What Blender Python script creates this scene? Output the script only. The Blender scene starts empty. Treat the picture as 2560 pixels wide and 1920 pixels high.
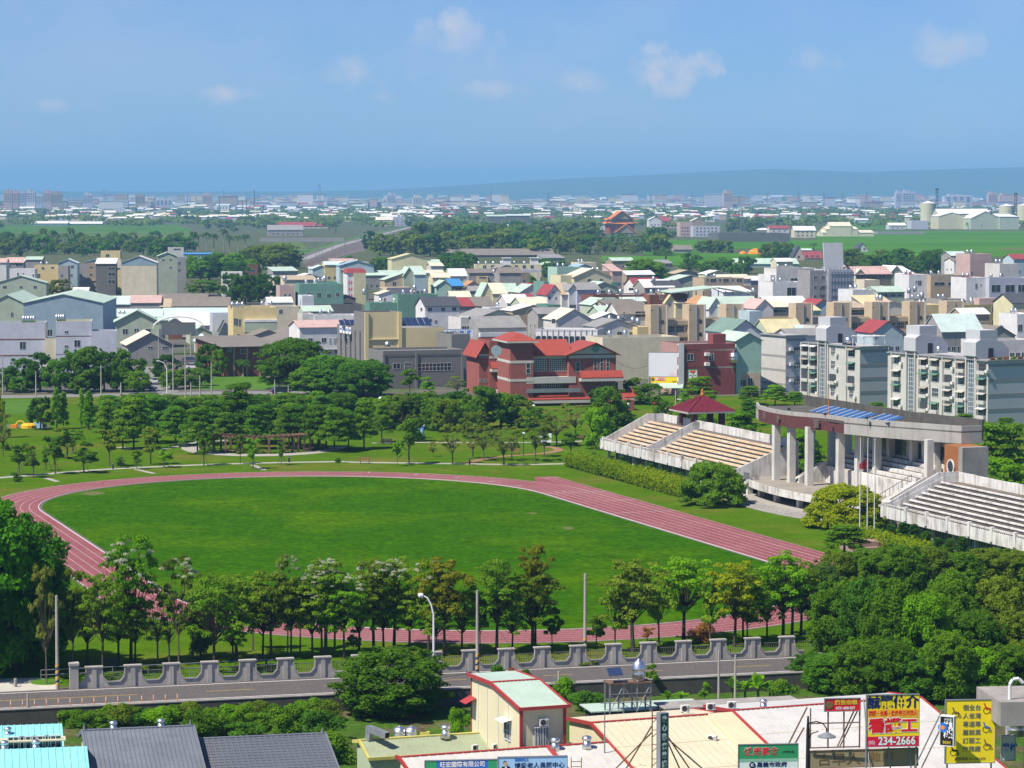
import bpy, math, random
import numpy as np
from mathutils import Vector, Matrix
R=math.radians
sc=bpy.context.scene; col=sc.collection
# ---------------------------------------------------------------- camera
F,V0,H=6950.0,487.3,43.4            # focal length and horizon in photo pixels, camera height in metres
T=math.atan2(960-V0,F); CT,ST=math.cos(T),math.sin(T)
cam=bpy.data.cameras.new('camera'); co=bpy.data.objects.new('camera',cam); col.objects.link(co)
co.location=(0,0,H); co.rotation_euler=(math.pi/2-T,0,0)
cam.sensor_width=36; cam.lens=36*F/2560; cam.clip_start=1; cam.clip_end=70000; sc.camera=co
# ---------------------------------------------------------------- sun, sky, exposure
SUN_EL,SUN_AZ=R(55),R(235)          # azimuth clockwise from the view direction: the sun stands to the left
sv=Vector((math.sin(SUN_AZ)*math.cos(SUN_EL),math.cos(SUN_AZ)*math.cos(SUN_EL),math.sin(SUN_EL)))
sl=bpy.data.lights.new('sun','SUN'); sl.energy=4.9; sl.angle=R(.53); sl.color=(1,.93,.83)
so=bpy.data.objects.new('sun',sl); col.objects.link(so); so.rotation_euler=sv.to_track_quat('Z','Y').to_euler(); so.location=(0,0,200)
w=bpy.data.worlds.new('World'); sc.world=w; w.use_nodes=True
nt=w.node_tree; nt.nodes.clear(); N=nt.nodes.new; L=nt.links.new
wo=N('ShaderNodeOutputWorld'); bg=N('ShaderNodeBackground'); sky=N('ShaderNodeTexSky')
sky.sky_type='NISHITA'; sky.sun_disc=False; sky.sun_elevation=SUN_EL; sky.sun_rotation=SUN_AZ
sky.altitude=600; sky.air_density=1.0; sky.dust_density=0.0; sky.ozone_density=4
bg.inputs[1].default_value=.11
mx=N('ShaderNodeMix'); mx.data_type='RGBA'; mx.blend_type='MULTIPLY'; mx.inputs[0].default_value=1
mx.inputs[7].default_value=(.335,.46,.72,1); L(sky.outputs[0],mx.inputs[6])
# thin summer clouds, laid out by direction
tc=N('ShaderNodeTexCoord'); mp=N('ShaderNodeMapping'); mp.inputs['Scale'].default_value=(1,1,1.9); L(tc.outputs['Generated'],mp.inputs[0])
def cloud(scale,loc,lo,hi):
    m=N('ShaderNodeMapping'); m.inputs['Location'].default_value=loc; L(mp.outputs[0],m.inputs[0])
    n=N('ShaderNodeTexNoise'); n.inputs['Scale'].default_value=scale; n.inputs['Detail'].default_value=8; n.inputs['Roughness'].default_value=.62; L(m.outputs[0],n.inputs[0])
    r=N('ShaderNodeMapRange'); r.inputs[1].default_value=lo; r.inputs[2].default_value=hi; r.interpolation_type='SMOOTHSTEP'; L(n.outputs[0],r.inputs[0]); return r
c2=cloud(9,(1.3,2,.43),.36,.70); c3=cloud(46,(.3,.7,2.2),.25,.75)
# fair-weather puffs low over the plain: (azimuth tangent, elevation tangent, half width, half height, strength)
sx=N('ShaderNodeSeparateXYZ'); L(tc.outputs['Generated'],sx.inputs[0])
def mth(op,a,b_=None,cl=False):
    n=N('ShaderNodeMath'); n.operation=op; n.use_clamp=cl
    for k,v in enumerate((a,b_)):
        if v is None: continue
        if isinstance(v,(int,float)): n.inputs[k].default_value=v
        else: L(v,n.inputs[k])
    return n.outputs[0]
ya=mth('MAXIMUM',mth('ABSOLUTE',sx.outputs[1]),.02); az=mth('DIVIDE',sx.outputs[0],ya); el=mth('DIVIDE',sx.outputs[2],ya)
nb=N('ShaderNodeTexNoise'); nb.inputs['Scale'].default_value=70; nb.inputs['Detail'].default_value=6; nb.inputs['Roughness'].default_value=.6; L(tc.outputs['Generated'],nb.inputs[0])
tot=None
for u,v,rx,ry,st in ((1140,98,120,72,.5),(1655,170,135,70,.85),(2350,115,105,62,.5),(2037,145,105,40,.45),(584,238,92,28,.6),(890,197,130,52,.4),(955,243,70,24,.5),(1232,226,100,26,.4),(1470,203,80,34,.4),(150,266,55,18,.45),(-900,150,220,70,.5),(3600,170,260,80,.5)):
    dx=mth('DIVIDE',mth('SUBTRACT',az,(u-1280)/F),rx*1.25/F); dy=mth('DIVIDE',mth('SUBTRACT',el,(V0-v)/F),ry*1.25/F)
    r2=mth('ADD',mth('MULTIPLY',dx,dx),mth('MULTIPLY',dy,dy)); q=mth('ADD',mth('MULTIPLY',r2,-1),mth('MULTIPLY',nb.outputs[0],3.2)); q=mth('MULTIPLY',mth('SUBTRACT',q,1.05),st*1.2,True)
    tot=q if tot is None else mth('MAXIMUM',tot,q)
up=mth('GREATER_THAN',sx.outputs[1],0); tot=mth('MULTIPLY',mth('MULTIPLY',tot,up),mth('MULTIPLY_ADD',c3.outputs[0],.5)); 
tot.node.inputs[1].links[0].from_node.inputs[2].default_value=.45
ae=mth('ADD',mth('MULTIPLY',tot,1.75),mth('MULTIPLY',c2.outputs[0],.24))
cm=N('ShaderNodeMix'); cm.data_type='RGBA'; L(ae,cm.inputs[0]); L(mx.outputs[2],cm.inputs[6]); cm.inputs[7].default_value=(4.3,4.3,4.8,1)
L(cm.outputs[2],bg.inputs[0]); L(bg.outputs[0],wo.inputs[0])
sc.view_settings.view_transform='Standard'; sc.view_settings.look='None'; sc.view_settings.exposure=.55; sc.view_settings.gamma=1
sc.cycles.use_denoising=True; sc.cycles.max_bounces=5; sc.cycles.diffuse_bounces=3; sc.cycles.glossy_bounces=3; sc.cycles.transparent_max_bounces=4
# ---------------------------------------------------------------- survey helpers: where a sight line of the photo meets the place
def ray(u,v):
    x=(u-1280)/F; y=(960-v)/F
    return Vector((x,CT+y*ST,-ST+y*CT))
def P(u,v,z=0.):
    d=ray(u,v); return Vector((0,0,H))+d*((z-H)/d.z)
def AT(u,v,y):
    d=ray(u,v); return Vector((0,0,H))+d*(y/d.y)
VW=dict(A=(0,400,.38879),B=(850,400,.38879),C=(1700,400,.38879),D=(0,600,.28933),E=(640,600,.28933),F=(1280,600,.28933),G=(1920,600,.28933),
 H=(0,940,.38879),I=(700,940,.38879),J=(1480,980,.25316),K=(1980,980,.26221),L=(0,1300,.38879),M=(800,1320,.36157),N=(1400,1380,.32553),O=(1960,1320,.36166),S=(0,0,1))
def px(vw,x,y):
    a,b,s=VW[vw]; return a+x*s,b+y*s
def G(vw,x,y,z=0.): return P(*px(vw,x,y),z)
rnd=random.Random(7)
# ---------------------------------------------------------------- materials
MT={}
def pm(name,c,rough=.8,var=.18,scale=.6,metal=0,stain=0,stc=None,rib=None,ribd=.05,spec=.12,obj=False,c2=None,sc2=.05,lo=.45,hi=.62,trans=0,grain=0):
    """procedural paint, metal, stone, soil: base colour with noise, optional stains, ribs or a second colour in patches"""
    if name in MT: return MT[name]
    m=bpy.data.materials.new(name); m.use_nodes=True; t=m.node_tree; n=t.nodes; k=t.links; b=n['Principled BSDF']
    b.inputs['Roughness'].default_value=rough; b.inputs['Metallic'].default_value=metal; b.inputs['Specular IOR Level'].default_value=spec
    co_=n.new('ShaderNodeTexCoord'); geo=n.new('ShaderNodeNewGeometry'); src=co_.outputs['Object'] if obj else geo.outputs['Position']
    nz=n.new('ShaderNodeTexNoise'); nz.inputs['Scale'].default_value=scale; nz.inputs['Detail'].default_value=6; nz.inputs['Roughness'].default_value=.65; k.new(src,nz.inputs[0])
    base=None
    cc=n.new('ShaderNodeRGB'); cc.outputs[0].default_value=(*c,1); base=cc.outputs[0]
    if c2:
        n2=n.new('ShaderNodeTexNoise'); n2.inputs['Scale'].default_value=sc2; n2.inputs['Detail'].default_value=5; k.new(src,n2.inputs[0])
        r2=n.new('ShaderNodeMapRange'); r2.inputs[1].default_value=lo; r2.inputs[2].default_value=hi; k.new(n2.outputs[0],r2.inputs[0])
        m2=n.new('ShaderNodeMix'); m2.data_type='RGBA'; k.new(r2.outputs[0],m2.inputs[0]); k.new(base,m2.inputs[6]); m2.inputs[7].default_value=(*c2,1); base=m2.outputs[2]
    mr=n.new('ShaderNodeMapRange'); mr.inputs[1].default_value=.25; mr.inputs[2].default_value=.75; mr.inputs[3].default_value=1-var; mr.inputs[4].default_value=1+var; k.new(nz.outputs[0],mr.inputs[0])
    mu=n.new('ShaderNodeMix'); mu.data_type='RGBA'; mu.blend_type='MULTIPLY'; mu.inputs[0].default_value=1; k.new(base,mu.inputs[6]); k.new(mr.outputs[0],mu.inputs[7]); base=mu.outputs[2]
    if grain:
        n3=n.new('ShaderNodeTexNoise'); n3.inputs['Scale'].default_value=grain; n3.inputs['Detail'].default_value=3; k.new(src,n3.inputs[0])
        r3=n.new('ShaderNodeMapRange'); r3.inputs[1].default_value=.3; r3.inputs[2].default_value=.7; r3.inputs[3].default_value=.72; r3.inputs[4].default_value=1.28; k.new(n3.outputs[0],r3.inputs[0])
        m3=n.new('ShaderNodeMix'); m3.data_type='RGBA'; m3.blend_type='MULTIPLY'; m3.inputs[0].default_value=1; k.new(base,m3.inputs[6]); k.new(r3.outputs[0],m3.inputs[7]); base=m3.outputs[2]
    if stain:
        mp_=n.new('ShaderNodeMapping'); mp_.inputs['Scale'].default_value=(1.3,1.3,.16); k.new(src,mp_.inputs[0])
        ns=n.new('ShaderNodeTexNoise'); ns.inputs['Scale'].default_value=1.1; ns.inputs['Detail'].default_value=8; ns.inputs['Roughness'].default_value=.7; k.new(mp_.outputs[0],ns.inputs[0])
        rs=n.new('ShaderNodeMapRange'); rs.inputs[1].default_value=.5; rs.inputs[2].default_value=.72; rs.inputs[4].default_value=stain; k.new(ns.outputs[0],rs.inputs[0])
        ms=n.new('ShaderNodeMix'); ms.data_type='RGBA'; k.new(rs.outputs[0],ms.inputs[0]); k.new(base,ms.inputs[6]); ms.inputs[7].default_value=(*(stc or (.07,.065,.055)),1); base=ms.outputs[2]
    k.new(base,b.inputs[0])
    if rib:
        wv=n.new('ShaderNodeTexWave'); wv.wave_type='BANDS'; wv.bands_direction=rib[0]; wv.inputs['Scale'].default_value=rib[1]; wv.inputs['Distortion'].default_value=0
        k.new(co_.outputs['Object'],wv.inputs[0]); bp=n.new('ShaderNodeBump'); bp.inputs['Strength'].default_value=.7; bp.inputs['Distance'].default_value=ribd
        k.new(wv.outputs[0],bp.inputs['Height']); k.new(bp.outputs[0],b.inputs['Normal'])
    if trans:
        tr=n.new('ShaderNodeBsdfTranslucent'); k.new(base,tr.inputs[0]); ms=n.new('ShaderNodeMixShader'); ms.inputs[0].default_value=trans
        k.new(b.outputs[0],ms.inputs[1]); k.new(tr.outputs[0],ms.inputs[2]); k.new(ms.outputs[0],n['Material Output'].inputs[0])
    MT[name]=m; return m
def leafm(name,c,c2,trans=.5):
    """foliage: two greens mixed by noise inside the crown and a little from tree to tree"""
    m=bpy.data.materials.new(name); m.use_nodes=True; t=m.node_tree; n=t.nodes; k=t.links; b=n['Principled BSDF']
    b.inputs['Roughness'].default_value=.6; b.inputs['Specular IOR Level'].default_value=.04
    geo=n.new('ShaderNodeNewGeometry'); nz=n.new('ShaderNodeTexNoise'); nz.inputs['Scale'].default_value=.9; nz.inputs['Detail'].default_value=4; nz.inputs['Roughness'].default_value=.8; k.new(geo.outputs['Position'],nz.inputs[0])
    oi=n.new('ShaderNodeObjectInfo'); ad_=n.new('ShaderNodeMath'); ad_.operation='MULTIPLY_ADD'; ad_.inputs[1].default_value=.34; ad_.inputs[2].default_value=-.17; k.new(oi.outputs['Random'],ad_.inputs[0])
    a2=n.new('ShaderNodeMath'); a2.operation='ADD'; k.new(nz.outputs[0],a2.inputs[0]); k.new(ad_.outputs[0],a2.inputs[1])
    r=n.new('ShaderNodeMapRange'); r.inputs[1].default_value=.32; r.inputs[2].default_value=.68; k.new(a2.outputs[0],r.inputs[0])
    mi=n.new('ShaderNodeMix'); mi.data_type='RGBA'; k.new(r.outputs[0],mi.inputs[0]); mi.inputs[6].default_value=(*c,1); mi.inputs[7].default_value=(*c2,1); k.new(mi.outputs[2],b.inputs[0])
    tr=n.new('ShaderNodeBsdfTranslucent'); k.new(mi.outputs[2],tr.inputs[0]); ms=n.new('ShaderNodeMixShader'); ms.inputs[0].default_value=trans
    k.new(b.outputs[0],ms.inputs[1]); k.new(tr.outputs[0],ms.inputs[2]); k.new(ms.outputs[0],n['Material Output'].inputs[0])
    MT[name]=m; return m
# ---------------------------------------------------------------- mesh helpers
class MB:
    def __init__(s): s.v=[]; s.f=[]; s.mi=[]; s.m=0
    def face(s,pts):
        i=len(s.v); s.v+= [tuple(p) for p in pts]; s.f.append(tuple(range(i,i+len(pts)))); s.mi.append(s.m); return s
    def box(s,x0,x1,y0,y1,z0,z1):
        i=len(s.v); s.v+=[(x,y,z) for x in (x0,x1) for y in (y0,y1) for z in (z0,z1)]
        for q in ((0,1,3,2),(4,6,7,5),(0,4,5,1),(2,3,7,6),(0,2,6,4),(1,5,7,3)): s.f.append(tuple(i+a for a in q)); s.mi.append(s.m)
        return s
    def prism(s,poly,off):
        """polygon (list of points) pushed along a vector"""
        n=len(poly); i=len(s.v); o=Vector(off); s.v+=[tuple(p) for p in poly]+[tuple(Vector(p)+o) for p in poly]
        s.f.append(tuple(i+n-1-a for a in range(n))); s.f.append(tuple(i+n+a for a in range(n))); s.mi+=[s.m,s.m]
        for a in range(n): b=(a+1)%n; s.f.append((i+a,i+b,i+n+b,i+n+a)); s.mi.append(s.m)
        return s
    def tube(s,p0,p1,r0,r1=None,n=6,cap=True):
        r1=r0 if r1 is None else r1; p0=Vector(p0); p1=Vector(p1); d=(p1-p0)
        if d.length<1e-6: return s
        d.normalize(); a=d.orthogonal().normalized(); b=d.cross(a); i=len(s.v)
        for p,r in ((p0,r0),(p1,r1)):
            for k in range(n):
                t=2*math.pi*k/n; s.v.append(tuple(p+a*(r*math.cos(t))+b*(r*math.sin(t))))
        for k in range(n): q=(k+1)%n; s.f.append((i+k,i+q,i+n+q,i+n+k)); s.mi.append(s.m)
        if cap: s.f+= [tuple(i+n-1-k for k in range(n)),tuple(i+n+k for k in range(n))]; s.mi+=[s.m,s.m]
        return s
    def path(s,pts,rs,n=5):
        for a in range(len(pts)-1): s.tube(pts[a],pts[a+1],rs[a],rs[a+1],n,cap=False)
        return s
    def lathe(s,prof,n=12,c=(0,0,0)):
        i=len(s.v); m=len(prof)
        for r,z in prof:
            for k in range(n): t=2*math.pi*k/n; s.v.append((c[0]+r*math.cos(t),c[1]+r*math.sin(t),c[2]+z))
        for j in range(m-1):
            for k in range(n): q=(k+1)%n; s.f.append((i+j*n+k,i+j*n+q,i+(j+1)*n+q,i+(j+1)*n+k)); s.mi.append(s.m)
        s.f+=[tuple(i+n-1-k for k in range(n)),tuple(i+(m-1)*n+k for k in range(n))]; s.mi+=[s.m,s.m]
        return s
    def mesh(s,name,mats):
        me=bpy.data.meshes.new(name); me.from_pydata(s.v,[],s.f)
        if not isinstance(mats,(list,tuple)): mats=[mats]
        for m in mats: me.materials.append(m)
        if len(mats)>1: me.polygons.foreach_set('material_index',s.mi)
        me.update(); return me
    def build(s,name,mats,parent=None,loc=None,rz=0,smooth=False):
        me=s.mesh(name,mats)
        if smooth: me.polygons.foreach_set('use_smooth',[True]*len(me.polygons))
        return inst(name,me,parent,loc,rz)
def inst(name,me,parent=None,loc=None,rz=0,scale=None):
    o=bpy.data.objects.new(name,me); col.objects.link(o)
    if parent: o.parent=parent
    if loc is not None: o.location=loc
    if rz: o.rotation_euler=(0,0,rz)
    if scale is not None: o.scale=scale
    return o
def tag(o,label,cat,group=None):
    o['label']=label; o['category']=cat
    if group: o['group']=group
    return o
def thing(name,label,cat,loc=(0,0,0),rz=0,group=None,scale=None):
    o=inst(name,None,None,loc,rz,scale); o.empty_display_size=.2; return tag(o,label,cat,group)
def struct(o): o['kind']='structure'; return o
def stuff(o): o['kind']='stuff'; return o
def sheet(name,pts,mat,z=0,parent=None):
    m=MB(); m.face([(p[0],p[1],z) for p in pts]); o=m.build(name,mat,parent)
    if parent is None: struct(o)
    return o
def strip(name,line,wd,mat,z,parent=None):
    """a ribbon of even width along a ground line"""
    m=MB(); n=len(line); Ls=[];Rs=[]
    for i,p in enumerate(line):
        a=Vector(line[max(0,i-1)][:2]); b=Vector(line[min(n-1,i+1)][:2]); d=(b-a).normalized(); q=Vector((-d.y,d.x))*wd/2; c=Vector(p[:2]); Ls.append(c+q); Rs.append(c-q)
    for i in range(n-1): m.face([(*Rs[i],z),(*Rs[i+1],z),(*Ls[i+1],z),(*Ls[i],z)])
    o=m.build(name,mat,parent)
    if parent is None: struct(o)
    return o
ORD=['first','second','third','fourth','fifth','sixth','seventh','eighth','ninth','tenth','eleventh','twelfth','thirteenth','fourteenth','fifteenth','sixteenth','seventeenth','eighteenth','nineteenth','twentieth']
ORD+=['twenty-'+o for o in ORD[:9]]+['thirtieth']+['thirty-'+o for o in ORD[:9]]+['fortieth']+['forty-'+o for o in ORD[:9]]+['fiftieth']
def text(name,body,size,mat,parent,loc,rot,sx=1,bold=0,th=.004,align='CENTER'):
    """lettering turned into a mesh, child of its sign; origin at the middle of the words"""
    c=bpy.data.curves.new(name,'FONT'); c.body=body; c.size=size; c.align_x=align; c.align_y='CENTER'; c.extrude=th; c.offset=bold; c.resolution_u=2
    t=bpy.data.objects.new(name,c); col.objects.link(t); bpy.context.view_layer.update()
    me=bpy.data.meshes.new_from_object(t.evaluated_get(bpy.context.evaluated_depsgraph_get())); bpy.data.objects.remove(t)
    me.materials.clear(); me.materials.append(mat); o=inst(name,me,parent,loc); o.rotation_euler=rot; o.scale=(sx,1,1); return o
# ================================================================ the setting
m_earth=pm('earth',(.10,.095,.05),.95,.3,.25,c2=(.045,.08,.015),sc2=.12,lo=.42,hi=.6)
m_lawn=pm('park_lawn',(.060,.125,.004),.95,.22,.22,c2=(.115,.125,.018),spec=0,sc2=.06,lo=.5,hi=.7,grain=3)
m_pitch=pm('pitch_grass',(.028,.093,.001),.95,.3,.3,c2=(.055,.122,.001),spec=0,sc2=.05,lo=.48,hi=.70,grain=1.2)
m_asph=pm('asphalt',(.105,.095,.09),.92,.12,.5,stain=0,grain=4)
m_asph2=pm('asphalt_worn',(.20,.195,.185),.92,.15,.4)
m_conc=pm('concrete',(.30,.28,.255),.9,.2,.5,stain=.45)
m_conc_d=pm('concrete_weathered',(.085,.08,.07),.9,.25,.6,stain=.75,stc=(.06,.055,.05))
m_pave=pm('pale_paving',(.34,.32,.28),.9,.15,.4)
m_white=pm('white_paint',(.78,.77,.74),.7,.06,1)
m_yel=pm('yellow_road_paint',(.62,.40,.06),.8,.15,1)
m_line=pm('worn_line_paint',(.60,.52,.51),.8,.2,.6)
m_track=pm('red_track',(.225,.072,.078),.88,.12,.18,c2=(.25,.10,.10),sc2=.05,lo=.46,hi=.72,grain=2.5)
m_townground=pm('town_ground',(.11,.10,.09),.95,.3,.1,c2=(.07,.10,.03),sc2=.03,lo=.5,hi=.6)
# road frame: s runs along the road to the right, t away from the camera
RO=P(0,1735); _e=P(1992,1644)-RO; RX=Vector((_e.x,_e.y,0)).normalized(); RY=Vector((-RX.y,RX.x,0)); RA=math.atan2(RX.y,RX.x)
RO.z=0
def RD(s,t,z=0): return RO+RX*s+RY*t+Vector((0,0,z))
def rds(u,v,z=0):
    p=P(u,v,z)-RO; return p.dot(RX),p.dot(RY)
KT=rds(900,1740)[1]; RW=-(rds(900,1729)[1])          # road width between its white lines
EDGE=-RW-1.35
# ground: the town's level from the road's edge to the horizon, and the lower lots in front of it
def gx(t,x): # point on the line at offset t from the road line, with world x
    b=RD(0,t); return (x,b.y+(x-b.x)*RX.y/RX.x)
struct(sheet('ground',[gx(EDGE,-9500),gx(EDGE,9500),(9500,40000),(-9500,40000)],m_earth))
struct(sheet('lower_ground',[(-200,60),(200,60),gx(EDGE+.3,200),gx(EDGE+.3,-200)],pm('lot_grass',(.045,.10,.008),.95,.3,.3,c2=(.10,.085,.04),sc2=.2,lo=.5,hi=.62,grain=2),-1.35))
o=MB().box(-150,220,-.35,0,-1.35,.12).build('retaining_wall',m_conc_d,None,RD(0,EDGE),RA); struct(o)
MB().box(-150,220,-.4,.05,.121,.2).build('coping',m_conc,o)
# road
sheet('road',[RD(-150,EDGE+.02),RD(260,EDGE+.02),RD(260,.9),RD(-150,.9)],m_asph,.02)
rd=bpy.data.objects['road']
for nm,t0 in (('edge_line',0),('edge_line',-RW)): strip(nm,[RD(-150,t0),RD(260,t0)],.14,m_white,.028,rd)
for s0,s1 in ((-14,11.5),(17.5,21.8),(28,30.8),(38,41),(48.2,51),(56.5,59.5),(66.5,70),(77,80),(88,91),(99,102)):
    strip('centre_line',[RD(s0,-RW/2),RD(s1,-RW/2)],.1,m_yel,.028,rd)
sheet('verge',[RD(-150,EDGE+.021),RD(260,EDGE+.021),RD(260,-RW-.35),RD(-150,-RW-.35)],pm('dusty_verge',(.24,.215,.17),.95,.25,.6,grain=3),.026)
sheet('pavement',[RD(6.5,.9),RD(260,.9),RD(260,2.2),RD(6.5,2.2)],pm('dusty_pavement',(.22,.20,.18),.95,.25,.6),.024)
sheet('plaza',[RD(-60,.9),RD(5.2,.9),RD(5.2,5.2),RD(4.2,7.2),RD(-10,9.0),RD(-60,9.0)],pm('plaza_concrete',(.47,.44,.385),.9,.2,.25,stain=.2,stc=(.3,.27,.22)),.03)
# park lawn
PARK_F=5.0
sheet('park_lawn',[RD(-90,PARK_F-2.6),RD(190,PARK_F-2.6),(150,560),(70,600),(-130,600)],m_lawn,.02)
# town ground
sheet('town_ground',[P(-500,985),P(700,980),P(1500,1075),P(2900,1230),P(3000,740),P(-500,730)],m_townground,.012)
# ---------------------------------------------------------------- running track: 400 m, six lanes, eight on the home straight
TC=Vector((-16.35,351.05)); TH=1.90; TA=Vector((math.cos(TH),math.sin(TH))); TB=Vector((-math.sin(TH),math.cos(TH))); TR,TL,LN=36.5,84.39/2,1.22
def TK(a,b): return TC+TA*a+TB*b
def stad(r,n=40):
    pts=[]
    for k in range(n+1): t=-math.pi/2+math.pi*k/n; pts.append(TK(TL+r*math.cos(t),r*math.sin(t)))
    for k in range(n+1): t=math.pi/2+math.pi*k/n; pts.append(TK(-TL+r*math.cos(t),r*math.sin(t)))
    return pts
def ring(name,r0,r1,mat,z,parent=None):
    m=MB(); A=stad(r0); B=stad(r1); n=len(A)
    for i in range(n): j=(i+1)%n; m.face([(*A[i],z),(*B[i],z),(*B[j],z),(*A[j],z)])
    o=m.build(name,mat,parent)
    if parent is None: struct(o)
    return o
sheet('grass_pitch',stad(TR-.55),m_pitch,.045)
trk=ring('running_track',TR,TR+6*LN,m_track,.05)
OUT=TR+8*LN
for u_,v_,rx_ in ((232,1234,1.7),(1330,1284,.7),(640,1268,.45),(1420,1321,.9)):
    c_=P(u_,v_); sheet('bare_patch',[(c_.x+rx_*math.cos(k*.52)*(1+.2*math.sin(k*3)),c_.y+rx_*1.6*math.sin(k*.52)*(1+.25*math.cos(k*2)),0) for k in range(12)],pm('bare_soil',(.11,.125,.045),.95,.3,1,spec=0),.05)
q=P(1412,1191); a1=(Vector((q.x,q.y))-TC).dot(TA); q=P(2062,1392); a0=(Vector((q.x,q.y))-TC).dot(TA)-6
sheet('home_straight',[TK(a0,-TR),TK(a0,-OUT),TK(a1,-OUT),TK(a1,-TR-LN*5.2),TK(TL,-TR)],m_track,.056)
hs=bpy.data.objects['home_straight']
def loopline(r,w_,z,nm='lane_line'): ring(nm,r-w_/2,r+w_/2,m_line,z,trk)
for k in range(1,6): loopline(TR+k*LN,.052,.06)
loopline(TR+6*LN,.11,.06)
for k in range(0,9): strip('lane_line',[TK(a0,-TR-k*LN),TK(a1 if k>5 else TL+2,-TR-k*LN)],.055,m_line,.066,hs)
for a,k0,k1 in ((a1-2,6,8),(TL-.5,0,8),(TL-12,4,8),(TL-27,0,8)): strip('start_line',[TK(a,-TR-k0*LN),TK(a,-TR-k1*LN)],.09,m_white,.07,hs)
for k in range(1,6): # staggered starting marks on the far bend
    t=R(6+k*11); c,s=math.cos(t),-math.sin(t)
    strip('start_line',[TK(TL+(TR+(k-.2)*LN)*math.sin(t),-(TR+(k-.2)*LN)*math.cos(t)),TK(TL+(TR+(k+1)*LN)*math.sin(t),-(TR+(k+1)*LN)*math.cos(t))],.12,m_white,.072,trk)
kb=ring('track_kerb',TR-.12,TR-.02,m_line,.11,trk)
m=MB()
for A,B,zz in ((stad(TR-.12),stad(TR-.12),0),(stad(TR-.02),stad(TR-.02),0)):
    n=len(A)
    for i in range(n): j=(i+1)%n; m.face([(*A[i],.04),(*A[j],.04),(*A[j],.11),(*A[i],.11)])
m.build('kerb_side',m_line,trk)
ring('drain_strip',TR-.55,TR-.17,pm('drain_grating',(.13,.12,.115),.9,.2,1),.052,trk)
o=MB(); A=stad(TR+6*LN+.08); B=stad(TR+6*LN+.22)
ring('outer_drain',TR+6*LN+.05,TR+6*LN+.3,MT['drain_grating'],.03,trk)
# ---------------------------------------------------------------- park paths
def gp(vw,*xy): return [G(vw,x,y) for x,y in xy]
def smooth_line(pts,k=6):
    pts=[Vector((p[0],p[1])) for p in pts]; out=[]
    for i in range(len(pts)-1):
        a=pts[max(0,i-1)];b=pts[i];c=pts[i+1];d=pts[min(len(pts)-1,i+2)]
        for j in range(k):
            t=j/k; out.append(.5*((2*b)+(c-a)*t+(2*a-5*b+4*c-d)*t*t+(3*b-a-3*c+d)*t**3))
    out.append(pts[-1]); return out
strip('park_path',smooth_line(gp('H',(-60,660),(250,635),(700,600),(1300,572),(1800,558),(2212,552))+gp('I',(500,556),(1000,563),(1500,570),(1850,565),(2100,560))),1.9,m_pave,.035)
strip('curved_path',smooth_line(gp('H',(760,458),(880,470),(1050,468),(1190,440),(1300,420),(1480,415))),1.6,m_pave,.036)
strip('curved_path',smooth_line(gp('I',(590,432),(900,428),(1300,430),(1800,425),(2000,415))),1.5,m_pave,.034)
pl=[]
for k in range(48):
    t=2*math.pi*k/48; pl.append(k)
RC=G('H',1700,455); RAD=(G('H',2200,470)-G('H',1130,470)).length/2
m=MB()
for k in range(31,64):
    t0=2*math.pi*k/64; t1=2*math.pi*(k+1)/64
    f=lambda t,r:(RC.x+r*math.cos(t),RC.y+r*1.25*math.sin(t),.038)
    m.face([f(t0,RAD-3),f(t0,RAD),f(t1,RAD),f(t1,RAD-3)])
struct(m.build('round_path',m_pave))
strip('earth_path',smooth_line(gp('I',(1190,565),(1330,530),(1500,512),(1680,500),(1790,480),(1760,462),(1690,455))),1.6,pm('red_earth',(.27,.15,.09),.95,.2,.5),.037)
for x0,y0,x1,y1 in ((1625,572,1700,606),(870,600,990,628),(290,655,370,680)): strip('park_path',gp('H',(x0,y0),(x1,y1)),.9,m_pave,.03)
# road behind the park with its side street
strip('back_road',smooth_line(gp('H',(-200,135),(200,132),(700,122),(1200,112),(1500,108),(1800,108),(2300,104))),9,m_asph2,.03)
strip('side_street',smooth_line(gp('H',(1020,112),(1000,60),(970,0),(945,-60))),9,m_asph2,.034)
sheet('pasture',gp('H',(1230,88),(1740,88),(1800,40),(1700,5),(1320,5)),pm('pasture_grass',(.065,.15,.010),.95,.25,.15),.03)
sheet('pasture',gp('H',(-100,245),(240,240),(250,150),(-100,158)),MT['pasture_grass'],.03)
# grandstand forecourt
# ---------------------------------------------------------------- rice fields and far land
mf=[pm('rice_%d'%i,c,spec=0,rough=.95,var=.12,scale=.02,c2=c2,sc2=.008,lo=.45,hi=.6) for i,(c,c2) in enumerate([((.055,.165,.010),(.07,.18,.012)),((.045,.145,.010),(.055,.16,.010)),((.07,.175,.018),(.055,.15,.012)),((.075,.14,.03),(.10,.135,.035)),((.12,.13,.045),(.095,.12,.03))])]
FZ=[.03]
def field(vw,pts,i,z=None):
    FZ[0]+=.012; z=z or FZ[0]
    return sheet('rice_field',gp(vw,*pts),mf[i],z)
for y0,y1,x0,x1,i in ((458,470,1250,2600,0),(471,484,900,2600,1),(485,500,850,2600,0),(501,516,880,2600,2),(517,533,-60,2600,0),(534,552,-60,2600,1),(553,572,-60,2600,0),(573,594,1000,2600,2),(595,622,1050,2600,0),(600,624,-60,700,0),(626,648,-60,720,1),(650,684,-60,400,0),(395,412,1050,1480,1),(413,430,1060,1500,0),(431,448,1080,1500,2)):
    field('C',[(x0,y1),(x1,y1),(x1,y0),(x0,y0)],i)
field('C',[(2030,580),(2600,580),(2600,562),(2100,565)],4)
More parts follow.
